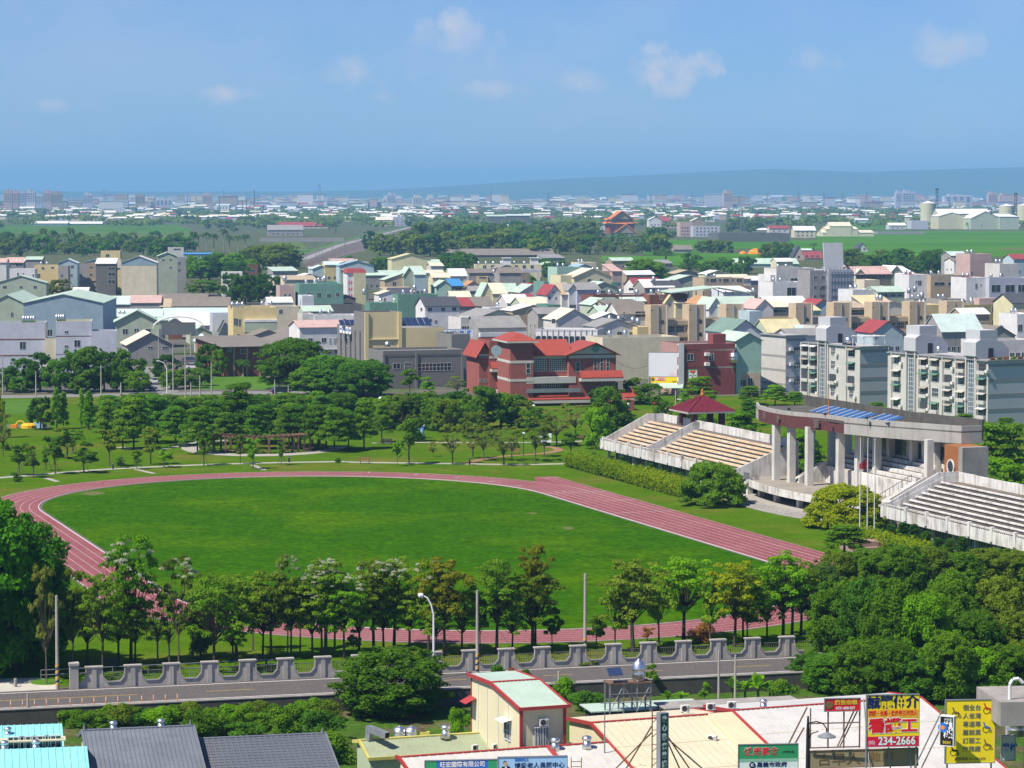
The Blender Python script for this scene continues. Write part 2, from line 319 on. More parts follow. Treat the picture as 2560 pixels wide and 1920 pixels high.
for y0,y1,x0,x1,i in ((418,428,-60,1150,1),(429,442,-60,1200,3),(443,458,-60,1230,1),(459,476,-60,1230,3),(477,500,450,1240,3),(490,520,780,1200,4),(521,556,730,1130,4)):
    field('A',[(x0,y1),(x1,y1),(x1,y0),(x0,y0)],i)
field('A',[(1780,590),(1990,590),(1940,528),(1760,530)],3)
for y0,y1,x0,x1,i in ((395,418,440,700,1),(640,690,1280,1420,0),(620,660,1680,2300,0),(585,612,1950,2300,1),(515,560,2100,2300,0),(375,398,1250,1420,2)):
    field('B',[(x0,y1),(x1,y1),(x1,y0),(x0,y0)],i)
# low hills along the horizon
hp=[(-1680,479),(-900,477),(0,478),(500,479),(900,476),(1157,463),(1388,448),(1650,436),(1880,424),(2000,424),(2150,430),(2240,427),(2560,418),(3000,410),(3500,414),(4280,424)]
m=MB(); pts=smooth_line(hp,8); rows=[]
for i,(u,v) in enumerate(pts):
    r=[]
    for k,(yy,hh) in enumerate(((17500,0),(18600,.45),(19600,.8),(21000,1),(23500,0))):
        p=AT(u,v,21000); n_=1+.05*math.sin(i*1.7+k)+.04*math.sin(i*.61+2*k) if k<3 else 1
        r.append((p.x*yy/21000 if k<3 else p.x,yy,p.z*hh*n_))
    rows.append(r)
for i in range(len(rows)-1):
    for k in range(4): m.face([rows[i][k],rows[i+1][k],rows[i+1][k+1],rows[i][k+1]])
struct(m.build('hills',pm('hill_forest',(.05,.085,.035),.95,.3,.002),smooth=True))
# the air: even haze round the whole place, sky outside
hz=bpy.data.materials.new('haze_air'); hz.use_nodes=True; t=hz.node_tree; t.nodes.clear(); o_=t.nodes.new('ShaderNodeOutputMaterial'); p_=t.nodes.new('ShaderNodeVolumePrincipled')
p_.inputs['Color'].default_value=(.31,.66,1,1); p_.inputs['Density'].default_value=0.84e-4; t.links.new(p_.outputs[0],o_.inputs['Volume'])
stuff(MB().box(-9800,9800,-60,40300,-3,330).build('haze',hz))
# ================================================================ foreground lots: sheds, tower house, signs (built first: the lettering is quick while the scene is small)
def steel(n,c,**k): return pm(n,c,.45,.12,.5,stain=.15,stc=(.25,.2,.15),**k)
m_cream=pm('cream_sheet',(.66,.60,.40),.55,.08,.4,stain=.12,stc=(.35,.27,.15),rib=('X',4),ribd=.04)
m_creamroof=pm('cream_roof',(.58,.52,.375),.55,.1,.4,stain=.35,stc=(.45,.36,.22))
m_whiteroof=pm('white_roof',(.51,.50,.475),.55,.1,.4,stain=.5,stc=(.36,.32,.28))
m_greenroof=pm('pale_green_roof',(.40,.50,.42),.5,.1,.4,stain=.15,stc=(.3,.28,.2))
m_olive=pm('olive_roof',(.30,.34,.22),.55,.12,.4,stain=.3,stc=(.2,.15,.08))
m_red=pm('red_trim',(.34,.045,.045),.6,.12,.8)
m_cyan=pm('cyan_roof',(.24,.62,.62),.5,.12,.4,stain=.25,stc=(.3,.5,.5))
m_slate=pm('grey_roof',(.15,.165,.19),.5,.18,.4,stain=.4,stc=(.08,.09,.1))
m_slate2=pm('grey_tile_roof',(.115,.125,.145),.6,.1,.4)
m_palegreen=pm('pale_green_wall',(.52,.60,.38),.6,.08,.4)
m_lgreen=pm('light_green_sheet',(.40,.48,.33),.6,.1,.4,rib=('X',4),ribd=.04)
m_inox=pm('stainless',(.66,.66,.66),.38,.06,.8,metal=1)
m_galv=pm('galvanised',(.33,.345,.36),.5,.15,.9,metal=.6)
m_rust=pm('rusty_steel',(.16,.10,.07),.85,.3,1.5)
m_dark=pm('dark_metal',(.05,.05,.055),.6,.1,1)
m_glass=pm('window_glass',(.035,.045,.055),.12,.1,.5,spec=.6)
m_frame=pm('window_frame',(.60,.61,.60),.6,.05,1)
m_ac=pm('ac_white',(.68,.68,.65),.6,.06,1)
m_black=pm('black_paint',(.02,.02,.022),.6,.05,1)
m_panel=pm('solar_blue',(.02,.035,.09),.2,.1,.8,spec=.6)
VENT=None
def turbine(p,s,label):
    """ventilator: flared base, vane head"""
    o=thing('roof_ventilator',label,'ventilator',p,0,'turbine ventilators on the foreground roofs')
    MB().lathe([(.55*s,-.3*s),(.42*s,.15*s),(.36*s,.55*s)],14).build('throat',m_inox,o,smooth=True)
    h=MB().lathe([(.30*s,.5*s),(.46*s,.62*s),(.50*s,.78*s),(.42*s,.95*s),(.2*s,1.02*s),(.02*s,1.04*s)],16).build('head',m_inox,o,smooth=True)
    for k in range(10):
        t=6.28*k/10; MB().tube((.47*s*math.cos(t),.47*s*math.sin(t),.6*s),(.40*s*math.cos(t+.3),.40*s*math.sin(t+.3),.96*s),.02*s,None,4).build('vane',m_galv,h)
    return o
def acunit(p,rz,s,label):
    o=thing('air_conditioner',label,'air conditioner',p,rz,'air conditioner units on the foreground roofs')
    MB().box(-.42*s,.42*s,-.16*s,.16*s,.08*s,.72*s).build('casing',m_ac,o)
    MB().lathe([(.27*s,0),(.27*s,.01)],18).build('fan_grille',m_dark,o,(-.1*s,-.165*s,.4*s)).rotation_euler=(R(90),0,0)
    for x in (-.3,.3): MB().box(x*s-.04,x*s+.04,-.2*s,.2*s,0,.08*s).build('foot',m_dark,o)
    for k in range(4): MB().box(.2*s,.38*s,-.172*s,-.162*s,(.2+.12*k)*s,(.25+.12*k)*s).build('louvre',m_dark,o)
    return o
def wmesh(w_,h_,nx=2,nz=1,bars=0):
    m=MB(); m.box(0,w_,-.02,.06,0,h_); m.m=1; f=min(.07,w_*.09)
    for a,b,c,d in ((-f,w_+f,-f,0),(-f,w_+f,h_,h_+f),(-f,0,0,h_),(w_,w_+f,0,h_)): m.box(a,b,-.06,.05,c,d)
    for k in range(1,nx): m.box(w_*k/nx-f/2,w_*k/nx+f/2,-.045,.05,0,h_)
    for k in range(1,nz): m.box(0,w_,-.043,.05,h_*k/nz-f/2,h_*k/nz+f/2)
    return m
class Shed:
    """gable building seen from its front: ridge along local x, foot at z0; local y=0 under the ridge, front is -y"""
    def __init__(s,name,label,A,B,zr,run,back,k,kb,a,z0,wall,roof,trim=None,over=.25,cat='building'):
        p=P(*A,zr); q=P(*B,zr); s.a=R(a); X=Vector((math.cos(s.a),math.sin(s.a),0)); s.L=(Vector((B[0]-1280,0,0)).x/F*p.y-p.x)/(X.x-X.y*(B[0]-1280)/F)
        s.o=thing(name,label,cat,(p.x,p.y,z0),s.a); s.z0=z0; s.zr=zr-z0; s.run=run; s.back=back; s.k=k; s.kb=kb; L_=s.L; zf=s.zr-k*run; zb=s.zr-kb*back; s.zf=zf; i=.06
        m=MB(); m.prism([(0,-run+.2,0),(0,-run+.2,zf-.1+k*.2-i),(0,0,s.zr-.1-i),(0,back-.2,zb-.1+kb*.2-i),(0,back-.2,0)],(L_,0,0)); s.w=m.build('wall',wall,s.o)
        t=.09; m=MB(); m.prism([(-over,-run-.15,zf-.04),(-over,0,s.zr),(-over,back+.15,zb-.04),(-over,back+.15,zb-.04-t),(-over,0,s.zr-t),(-over,-run-.15,zf-.04-t)],(L_+2*over,0,0)); s.r=m.build('roof',roof,s.o)
        if trim:
            for x in (-over-.02,L_+over-.1):
                m=MB(); m.prism([(x,-run-.2,zf+.04),(x,0,s.zr+.07),(x,back+.2,zb+.04),(x,back+.2,zb-.22),(x,0,s.zr-.2),(x,-run-.2,zf-.22)],(.14,0,0)); m.build('rake_trim',trim,s.o)
            MB().box(-over,L_+over,-run-.24,-run-.12,zf-.2,zf+.03).build('eave_trim',trim,s.o)
            MB().box(-over,L_+over,-.16,.16,s.zr-.02,s.zr+.06).build('ridge_cap',trim,s.o)
    def ribs(s,step,mat,hgt=.05,wd=.06,back=False,name='seam'):
        ang=math.atan(s.k); ln=math.hypot(s.run+.1,s.k*(s.run+.1)); me=MB().box(-wd/2,wd/2,-ln,0,0,hgt).mesh(name,mat); n=int(s.L/step)
        for i in range(n+1): o=inst(name,me,s.r,(i*s.L/n,0,s.zr)); o.rotation_euler=(math.atan(s.k),0,0)
    def laps(s,n,mat):
        for i in range(1,n):
            t=i/n; MB().box(-.2,s.L+.2,-s.run*t-.05,-s.run*t+.05,s.zr-s.k*s.run*t-.03,s.zr-s.k*s.run*t+.02).build('lap_joint',mat,s.r)
    def rp(s,x,y):  # world point on the roof
        z=s.zr-(s.k*-y if y<0 else s.kb*y); return s.o.matrix_basis@Vector((x,y,z))
    def win(s,x,z,w_,h_,nx=2,nz=2,face='f',name='window',mats=None):
        if face=='f': o=wmesh(w_,h_,nx,nz).build(name,mats or [m_glass,m_frame],s.o,(x,-s.run+.2-.03,z))
        else: o=wmesh(w_,h_,nx,nz).build(name,mats or [m_glass,m_frame],s.o,(-.03,-x,z)); o.rotation_euler=(0,0,R(-90))
        return o
Z0=-1.35
# cyan sheds, grey-roofed houses (left)
c1_=Shed('cyan_roof_shed','shed with bright cyan roof at the left edge, farther one with a rooftop ledge',px('L',-70,1325),px('L',345,1313),4.3,4.6,3,.16,.2,11,Z0,m_palegreen,m_cyan); c1_.ribs(.45,m_cyan)
c2_=Shed('cyan_roof_shed','shed with bright cyan roof in the bottom left corner, nearer one',px('L',-70,1478),px('L',505,1455),4.4,11,2,.2,.2,11,Z0,m_palegreen,m_cyan); c2_.ribs(.5,m_cyan); c2_.laps(2,m_cyan)
led=Shed('rooftop_ledge','cream ledge with dark glazed openings between the two cyan roofs',px('L',-60,1408),px('L',365,1392),4.5,.7,.3,.05,.05,11,Z0,m_conc,m_cream)
for x in (75,150,225,305):
    p=G('L',x,1408,4.2); wx=(led.o.matrix_basis.inverted()@p).x if False else (p.x-led.o.location.x)/math.cos(led.a)
    led.win(wx,5.2,1.05,.8,3,1)
for i,(x,y,s,lb,sh) in enumerate(((50,1385,.62,'upper left ventilator on the cyan shed roof',c1_),(28,1478,.66,'left ventilator below the cream ledge on the cyan shed',c2_),(230,1470,.62,'right ventilator below the cream ledge on the cyan shed',c2_),(68,1600,.7,'ventilator in the bottom left corner on the cyan shed',c2_))):
    turbine(G('L',x,y,3.9 if i==0 else 4.3 if i<3 else 2.4),s,lb)
g1=Shed('grey_roof_house','pale green house with grey standing-seam roof at the bottom left',px('L',545,1352),px('L',1205,1325),4.6,12,3.6,.26,.3,13,Z0,m_palegreen,m_slate,m_slate); g1.ribs(.32,m_slate,.05,.06)
turbine(g1.rp(g1.L*.27,.25),.62,'left ventilator on the ridge of the grey seamed roof'); turbine(g1.rp(g1.L*.72,.25),.62,'right ventilator on the ridge of the grey seamed roof')
for x in (0,g1.L): MB().tube((x,0,g1.zr),(x-.05,0,g1.zr+.45),.14,.05,6).build('ridge_finial',m_slate,g1.o)
g2=Shed('grey_tile_roof_house','house with low grey tile-pattern roof right of the seamed roof',px('L',1252,1408),px('L',2060,1370),3.6,11,3,.24,.3,13,Z0,m_conc,m_slate2,m_slate); g2.ribs(.42,m_slate2,.045,.12,name='tile_row')
for i in range(1,24):
    t=i/24; MB().box(-.2,g2.L+.2,-11*t-.03,-11*t+.03,g2.zr-.24*11*t,g2.zr-.24*11*t+.03).build('tile_course',m_slate2,g2.r)
MB().tube((g2.L,0,g2.zr),(g2.L,0,g2.zr+.4),.13,.05,6).build('ridge_finial',m_slate,g2.o)
# green shed, cream tower house, sheds (right)
gs=Shed('green_roof_shed','low shed with weathered green roof and yellow ridge before the tower house',px('M',290,1466),px('M',1270,1412),3.6,2.5,1.6,.32,.2,18,Z0,m_lgreen,m_olive,pm('yellow_trim',(.50,.45,.12),.6)); gs.ribs(.3,m_olive,.03,.05)
th=Shed('tower_house','tall cream sheet-metal house with pale green roof and dark red trim',px('M',1197,1066),px('M',1500,1036),7.9,5.95,5.0,.14,.03,20,Z0,m_cream,m_greenroof,m_red); th.ribs(.3,m_greenroof,.03,.05)
for x in (-.03,th.L-.12): MB().box(x,x+.2,-th.run+.12,-th.run+.3,0,th.zf-.2).build('corner_trim',m_red,th.o)
MB().box(-.03,.15,th.back-.3,th.back-.1,0,th.zr-.4).build('corner_trim',m_red,th.o)
wz=th.zf-2.6
th.win(th.L*.32,wz-.3,th.L*.30,1.3,5,1,name='barred_window'); 
for k in range(9): MB().box(th.L*.32+k*th.L*.30/8-.015,th.L*.32+k*th.L*.30/8+.015,-th.run+.02,-th.run+.05,wz-.35,wz+1.1).build('window_bar',m_frame,th.o)
MB().box(th.L*.29,th.L*.65,-th.run-.05,-th.run+.18,wz+1.05,wz+1.12).build('window_hood',m_frame,th.o)
ac=acunit((0,0,0),0,.8,'window air conditioner on the front of the cream tower house'); ac.parent=None; ac.location=th.o.matrix_basis@Vector((th.L*.5,-th.run-.02,wz+1.12)); ac.rotation_euler=(0,0,th.a)
o=th.win(2.6,wz-.2,1.1,1.2,2,2,face='l'); MB().box(2.4-.0,3.9,0,0,0,0)
aw=MB(); aw.face([(-.05,-4.0,wz+1.35),(-.05,-2.4,wz+1.35),(-.75,-2.4,wz+1.2),(-.75,-4.0,wz+1.2)]); aw.build('awning',m_white,th.o)
for y in (-3.3,-1.2,1.2,3.2): MB().box(-.05,.0,y-.04,y+.04,.5,th.zr-.3-.14*max(0,-y)).build('downpipe',m_frame,th.o)
sh=MB(); sh.face([(-.9,3.6,th.zr-2.2),(-.05,3.6,th.zr-1.8),(-.05,5.0,th.zr-1.8),(-.9,5.0,th.zr-2.2)]); sh.build('side_canopy',m_red,th.o)
wr=Shed('white_roof_shed','long white-roofed shed with red trim along the bottom, before the tower house',px('M',568,1583),px('N',356,1492),4.5,10,.6,.24,.05,20,Z0,m_cream,m_whiteroof,m_red); wr.ribs(.62,m_creamroof,.04,.05)
MB().box(wr.L*.73,wr.L*.73+.3,-10,0,0,0)
m=MB(); m.prism([(wr.L*.70,0,wr.zr+.08),(wr.L*.70,-10,wr.zr+.08-2.4),(wr.L*.70,-10,wr.zr-2.5),(wr.L*.70,0,wr.zr-.1)],(.35,0,0)); m.build('fire_wall_trim',m_red,wr.o)
cs=Shed('cream_roof_shed','large shed with cream ribbed roof and red gable trim behind the signs',px('N',258,1310),px('N',1235,1242),4.6,13,5.0,.238,.1,20.5,Z0,m_cream,m_creamroof,m_red); cs.ribs(.58,pm('cream_seam',(.50,.45,.32),.6),.05,.05); cs.laps(3,m_creamroof)
ws=Shed('white_roof_shed','broad glaring white shed roof behind the billboards at the right',px('N',1345,1215),px('O',955,1180),4.9,13,5.0,.238,.1,20.5,Z0,m_cream,m_whiteroof,m_red); ws.ribs(.4,m_whiteroof,.04,.05); ws.laps(3,m_creamroof)
m=MB(); m.prism([(-2.2,-13,ws.zr-3.2),(-2.2,0,ws.zr-.1),(-2.2,.2,ws.zr-.5),(-2.2,-13,ws.zr-3.6)],(2,0,0)); m.build('gutter_roof',m_cream,ws.o)
for i,(vw,x,y,z,s,lb) in enumerate((('M',1625,1518,4.5,.7,'ventilator at the foot of the tower house wall'),('M',1845,1505,4.5,.7,'ventilator right of the tower house'),('N',205,1488,4.5,.7,'ventilator against the cream gable wall'),('N',1562,1192,4.9,.62,'ventilator on the ridge of the white shed'),('M',868,1432,3.7,.75,'dull grey ventilator behind the green shed'))): turbine(G(vw,x,y,z),s,lb)
acs=[('N',960,1232,4.6,R(15),'left'),('N',1158,1218,4.7,R(15),'middle'),('N',1318,1205,4.8,R(15),'right')]
for vw,x,y,z,rz,lb in acs: acunit(G(vw,x,y,z),rz,.78,lb+' of three air conditioner units along the shed ridge')
acunit(G('N',1170,1470,3.3),R(-35),.85,'air conditioner unit standing alone on the cream shed roof')
acunit(G('M',1070,1540,3.0),R(40),.6,'rusty tilted air conditioner on the green shed roof'); acunit(G('M',1203,1535,3.1),R(60),.6,'small white air conditioner on the green shed roof')
# duct and steel tanks behind the green shed
d=thing('exhaust_duct','square grey exhaust duct with a black mouth on the green shed','duct',G('M',330,1455,3.7),R(-20)); dp=d.location; 
MB().box(-.25,.55,-.3,.5,-.2,1.5).build('riser',m_galv,d); MB().box(-.25,3.4,-.35,.55,.95,1.75).build('shaft',m_galv,d); MB().box(3.38,3.42,-.27,.47,1.03,1.67).build('mouth',m_black,d); d.rotation_euler=(0,R(8),R(-42)); d.scale=(.55,.55,.55)
for k in range(5): MB().box(.1+.6*k,.16+.6*k,-.38,.58,.92,1.78).build('flange',m_galv,d)
def tank(p,r,h,label,name='water_tank',legs=0,group='stainless water tanks'):
    o=thing(name,label,'water tank',p,rnd.uniform(0,6),group); n=10
    MB().lathe([(r*.9,0),(r,.05*h),(r,.3*h),(r*1.03,.32*h),(r,.34*h),(r,.55*h),(r*1.03,.57*h),(r,.59*h),(r,.82*h),(r*.55,.96*h),(r*.18,h),(r*.16,1.05*h)],n).build('body',m_inox,o,smooth=True)
    for k in range(3): t=k*2.1; MB().tube((r*.8*math.cos(t),r*.8*math.sin(t),-legs-.15),(r*.8*math.cos(t),r*.8*math.sin(t),.06),.05,None,4).build('leg',m_galv,o)
    return o
for x,lb in ((550,'left of the two squat steel tanks behind the green shed'),(632,'right of the two squat steel tanks behind the green shed')): tank(G('M',x,1450,3.3),.46,.85,lb)
o=thing('pump_box','yellow pump box with rusty motor beside the squat tanks','box',G('M',725,1440,3.4)); MB().box(-.36,.36,-.2,.2,0,.35).build('case',MT['yellow_trim'],o); MB().box(-.38,-.05,-.15,.15,.36,.7).build('motor',m_rust,o)
# water tank tower
tp=G('N',520,1210,3.2); tw=thing('tank_tower','galvanised steel tower carrying a tall steel tank and a solar panel','tower',tp,R(14)); W=3.3; hgt=2.3
for x in (-W/2,-W/6,W/6,W/2):
    for y in (-.7,.7): MB().box(x-.06,x+.06,y-.06,y+.06,-.3,hgt if abs(x)>1 else hgt).build('leg',m_galv,tw)
MB().box(-W/2-.1,W/2+.1,-.85,.85,hgt-.15,hgt-.03).build('platform',m_rust,tw); 
for x0,x1,z0,z1 in ((-W/2,-W/6,0,hgt-.2),(W/6,-W/6,0,hgt-.2),(W/6,W/2,0,hgt-.2),(W/2,0,.3,1.3),(-W/2,0,1.3,.2)): MB().tube((x0,-.75,z0),(x1,-.75,z1),.035,None,5).build('brace',m_galv,tw)
for z in (.7,1.4,hgt+.2,hgt+.45): MB().box(-W/2,W/2 if z<hgt else .1,-.8,-.74,z-.025,z+.025).build('rail',m_galv,tw)
m=MB(); m.prism([(-W/2-.1,-.8,hgt+.55),(-.6,-.8,hgt+.58),(-.5,.4,hgt+.95),(-W/2+.05,.4,hgt+.92)],(0,0,.05)); m.build('solar_panel',m_panel,tw)
tank(tp+Vector((.85,-.05,hgt)),.5,1.65,'tall ribbed steel tank on top of the steel tower')
o=thing('lean_to_roof','low green sheet roof of the shed under the tank tower','shed',G('N',210,1215,3.0),R(15)); MB().box(0,9.4,-1.2,2.2,0,.1).build('roof',m_greenroof,o); MB().box(.4,9,-.8,2,-4.7,-.02).build('wall',m_dark,o); 
for k in range(6): MB().box(.6+1.6*k,.7+1.6*k,-.9,-.82,-4.6,-.02).build('post',m_galv,o)
o=thing('back_shed_roof','pale flat roof behind the three air conditioner units','shed',G('N',790,1205,3.4),R(15)); MB().box(0,11.5,-.5,2.4,0,.1).build('roof',m_conc,o); MB().box(.3,11,-.2,2.2,-5,-.02).build('wall',m_conc_d,o)
# ---------------------------------------------------------------- signs
def col_(n,c): return pm('print_'+n,c,.55,.03,2)
PC={k:col_(k,c) for k,c in dict(yellow=(.88,.68,.02),amber=(.80,.42,.03),red=(.68,.015,.025),crimson=(.66,.012,.06),navy=(.012,.02,.09),white=(.80,.80,.80),blue=(.03,.16,.55),sky=(.32,.52,.74),green=(.04,.30,.12),dgreen=(.02,.10,.07),pale=(.70,.80,.74),brown=(.20,.12,.05),tan=(.34,.27,.16),ink=(.02,.02,.02),orange=(.75,.25,.02),lime=(.35,.48,.04),skin=(.55,.33,.22),gold=(.72,.52,.05),pink=(.62,.42,.46)).items()}
class Sign:
    def __init__(s,name,label,vw,x0,y0,x1,y1,Y,yaw,base,cat='sign',t=.12,edge=None):
        A=px(vw,x0,y0); B=px(vw,x1,y1); p=AT(A[0],A[1],Y); q=AT(A[0],B[1],Y); a=R(yaw); c=(B[0]-1280)/F
        s.w=(c*p.y-p.x)/(math.cos(a)-c*math.sin(a)); s.h=p.z-q.z; s.a=a; s.o=thing(name,label,cat,q,a); s.t=t
        MB().box(0,s.w,0,t,0,s.h).build('board',base,s.o)
        f=.05
        for x0_,x1_,z0_,z1_ in ((-f,s.w+f,s.h,s.h+f),(-f,s.w+f,-f,0),(-f,0,0,s.h),(s.w,s.w+f,0,s.h)): MB().box(x0_,x1_,-.04,t+.01,z0_,z1_).build('frame',edge or m_galv,s.o)
    def panel(s,x0,x1,z0,z1,mat,d=.012,name='colour_field'): MB().box(x0*s.w,x1*s.w,-d,-.001,z0*s.h,z1*s.h).build(name,mat,s.o)
    def text(s,body,fx,fz,size,mat,sx=1,bold=.0,d=.018,name='lettering'): return text(name,body,size*s.h,mat,s.o,(fx*s.w,-d,fz*s.h),(R(90),0,0),sx,bold*s.h)
    def outlined(s,body,fx,fz,size,mat,omat,sx=1,bold=.012):
        s.text(body,fx,fz,size,omat,sx,bold*2.2,.014,'lettering_outline'); s.text(body,fx,fz,size,mat,sx,bold,.021)
    def disc(s,fx,fz,r,mat,d=.02,n=20,name='emblem'):
        m=MB(); m.prism([(r*s.h*math.cos(6.283*k/n),0,r*s.h*math.sin(6.283*k/n)) for k in range(n)],(0,-.012,0)); m.build(name,mat,s.o,(fx*s.w,-d,fz*s.h))
    def posts(s,xs,zb,mat=None,r=.06,y=.2):
        for x in xs: MB().tube((x*s.w,y,zb),(x*s.w,y,s.h),r,None,6).build('post',mat or m_galv,s.o)
SY=188
s=Sign('billboard','red and yellow care worker billboard with telephone number 234-2666','O',572,1158,958,1512,SY,6,PC['yellow'])
s.panel(0,1,.56,.72,PC['amber']); s.panel(0,1,0,.195,PC['crimson']); s.text('誠龍仲介',.5,.85,.265,PC['navy'],.96,.008)
s.text('國際・台灣・快承件三天交人',.5,.64,.105,PC['red'],.70,.003); s.outlined('看護工',.5,.385,.30,PC['red'],PC['white'],1.08,.011); s.text('(05)',.095,.075,.10,PC['white'],.8); s.outlined('234-2666',.58,.10,.225,PC['white'],PC['ink'],.86,.006)
s.posts((.0,.97),-3.5); 
for x in (.1,.5,.9): MB().tube((x*s.w,.2,-2.5),(x*s.w,2.6,s.h*.8),.05,None,5).build('back_brace',m_galv,s.o)
s2=Sign('rental_sign','small red advertising rental sign left of the care worker billboard','O',283,1183,550,1266,SY+.3,6,PC['red'])
s2.text('廣告出租',.60,.68,.42,PC['gold'],1.15,.012); s2.text('0931-888-859',.58,.21,.33,PC['white'],.86,.006); s2.disc(.12,.5,.32,PC['brown'])
fr=thing('steel_scaffold','empty steel scaffold of a billboard in front of the white roof','scaffold',s2.o.location.copy(),s2.a); bw=s2.w
hb=-(AT(*px('O',283,1525),SY).z-AT(*px('O',283,1266),SY).z)
for x in (.1,.55,1.0): MB().tube((x*bw,.1,-hb),(x*bw,.1,0),.06,None,5).build('upright',m_rust,fr)
for z in (-hb*.33,-hb*.98): MB().tube((-.45*bw,.1,z),(1.0*bw,.1,z+.02),.05,None,5).build('cross_bar',m_rust,fr)
for x0,x1 in ((.95,.45),(.85,.38)): MB().tube((x0*bw,.3,-.1),(x1*bw,.3,-hb),.05,None,5).build('brace',m_rust,fr)
for x0,z0,x1,z1 in ((-.42,0.1,-.95,-hb*.95),(-.5,-hb*.5,-.8,-hb)): MB().tube((x0*bw,1,z0),(x1*bw,1,z1),.06,None,5).build('long_brace',m_rust,fr)
MB().tube((-.4*bw,.1,-hb),(-.4*bw,.1,.2),.05,None,5).build('upright',m_rust,fr)
s3=Sign('faded_wall_sign','faded tan signboard with brown brush characters under the billboard frame','O',175,1545,955,1660,SY+.5,8,PC['tan'],edge=m_rust)
s3.text('古早人',.27,.45,.78,PC['brown'],1.15); s3.text('雞肉',.66,.55,.62,pm('print_faded',(.30,.19,.07),.7,.1,2),1.3)
s4=Sign('yellow_shop_sign','tall yellow wheelchair shop sign with columns of characters','O',1115,1192,1488,1625,SY-2,5,PC['yellow'])
for x,body in ((.405,'個人專屬訂作'),(.53,'全省連鎖服務'),(.655,'台灣專業工廠')):
    for k,ch in enumerate(body): s4.text(ch,x,.875-k*.132,.10,pm('print_slate',(.10,.12,.16),.6),1,.0)
s4.text('服務專線 05-2601979',.5,.06,.058,PC['brown'],.95)
def wheelchair(sg,fx,fz,r,c):
    g=sg.h; m=MB()
    def rg(cx,cz,ro,ri,n=18):
        for k in range(n):
            a0=6.283*k/n;a1=6.283*(k+1)/n; m.face([(cx+ri*math.cos(a0),-.02,cz+ri*math.sin(a0)),(cx+ro*math.cos(a0),-.02,cz+ro*math.sin(a0)),(cx+ro*math.cos(a1),-.02,cz+ro*math.sin(a1)),(cx+ri*math.cos(a1),-.02,cz+ri*math.sin(a1))])
    rg(0,-.3*r*g,.55*r*g,.46*r*g); rg(.75*r*g,-.65*r*g,.2*r*g,.13*r*g,10); m.m=1
    for pts in (((-.5,.9),(-.3,.9),(.0,.05),(-.2,.0)),((-.2,.1),(.6,.1),(.65,-.12),(-.2,-.12)),((.5,.1),(.65,.05),(.95,-.6),(.8,-.65))): m.face([(x*r*g,-.024,z*r*g) for x,z in pts])
    m.build('wheelchair_print',[m_black,c],sg.o,(fx*sg.w,0,fz*sg.h))
for fx,fz,c in ((.19,.80,PC['brown']),(.83,.86,PC['red']),(.82,.56,PC['blue']),(.84,.28,PC['brown']),(.16,.20,PC['ink'])): wheelchair(s4,fx,fz,.10,c)
s4.posts((.05,.95),-4)
for x in (-.05,.1): MB().tube((x*s4.w,.2,s4.h*.85),(x*s4.w-1.6,1.5,-.6),.05,None,5).build('back_brace',m_galv,s4.o)
s5=Sign('light_box_sign','small dark light box sign with orange star in front of the yellow sign','O',1080,1302,1200,1500,SY-3.2,-24,PC['ink'],t=.5,edge=m_ac)
s5.disc(.20,.62,.17,PC['blue']); s5.disc(.20,.62,.085,PC['orange'],.032,5); s5.text('輔具',.62,.66,.30,PC['white'],.55,.01); s5.text('租賃',.62,.38,.30,PC['white'],.55,.01); s5.text('電動輪椅',.5,.10,.12,PC['gold'],.6); s5.text('代步車',.60,.88,.15,PC['pale'],.6)
s6=Sign('blue_white_sign','pale blue and white sign behind the concrete column at the right edge','O',1505,1438,1632,1605,SY+3,10,PC['white']); s6.panel(0,1,.0,.55,PC['pale']); s6.outlined('器材',.60,.5,.36,PC['blue'],PC['white'],.9)
s7=Sign('green_shop_sign','green and white vegetarian food sign with red brush characters','N',1372,1483,1850,1668,SY-1,5,PC['pale']); s7.panel(0,1,.42,1,PC['green']); s7.panel(0,1,.30,.42,pm('print_mint',(.25,.5,.35),.6))
s7.outlined('健康素食',.38,.70,.36,PC['red'],PC['pale'],1.0,.006); s7.text('(大林分店)',.84,.68,.13,PC['ink'],.85); s7.disc(.23,.16,.13,PC['navy']); s7.text('嘉義市政府',.56,.16,.22,PC['navy'],1.15,.004); s7.text('願',.23,.16,.13,PC['white'],1,.003,.04)
s7.posts((.03,.97),-4)
s8=Sign('vertical_sign','narrow vertical teal sign with pale characters on a lattice mast','N',772,1245,840,1668,SY-1,26,PC['dgreen'],t=.5,edge=m_galv)
for k,ch in enumerate('愛心醫療養護'): s8.text(ch,.5,.90-k*.165,.135,PC['pale'],.75,.004)
ms=thing('lattice_mast','dark lattice mast left of the vertical teal sign','mast',AT(*px('N',738,1700),SY+.2)); mh=AT(*px('N',738,1200),SY+.2).z-ms.location.z
for x in (-.28,.28): MB().tube((x,0,0),(x,0,mh),.045,None,5).build('upright',m_rust,ms)
for k in range(int(mh/.5)): MB().tube((-.28,0,k*.5),(.28,0,k*.5+(.5 if k%2 else 0)),.03,None,4).build('rung',m_rust,ms)
for x1,z1 in ((-4.2,-1.0),(-2.0,.5),(3.4,-1.0),(5.6,-1.5),(2.2,-.6)): MB().tube((.3 if x1>0 else -.3,.2,mh*(.72 if abs(x1)<4 else .62)),(x1,1.5,z1-.5),.055,None,5).build('stay',m_rust,ms)
s9=Sign('blue_banner','deep blue company banner along the bottom edge, left one','M',727,1612,1222,1700,SY,6,PC['blue']); s9.panel(0,.16,0,1,PC['green']); s9.panel(.88,1,.2,1,PC['green'])
s9.outlined('旺宏國際有限公司',.52,.66,.48,PC['white'],PC['navy'],.92,.006)
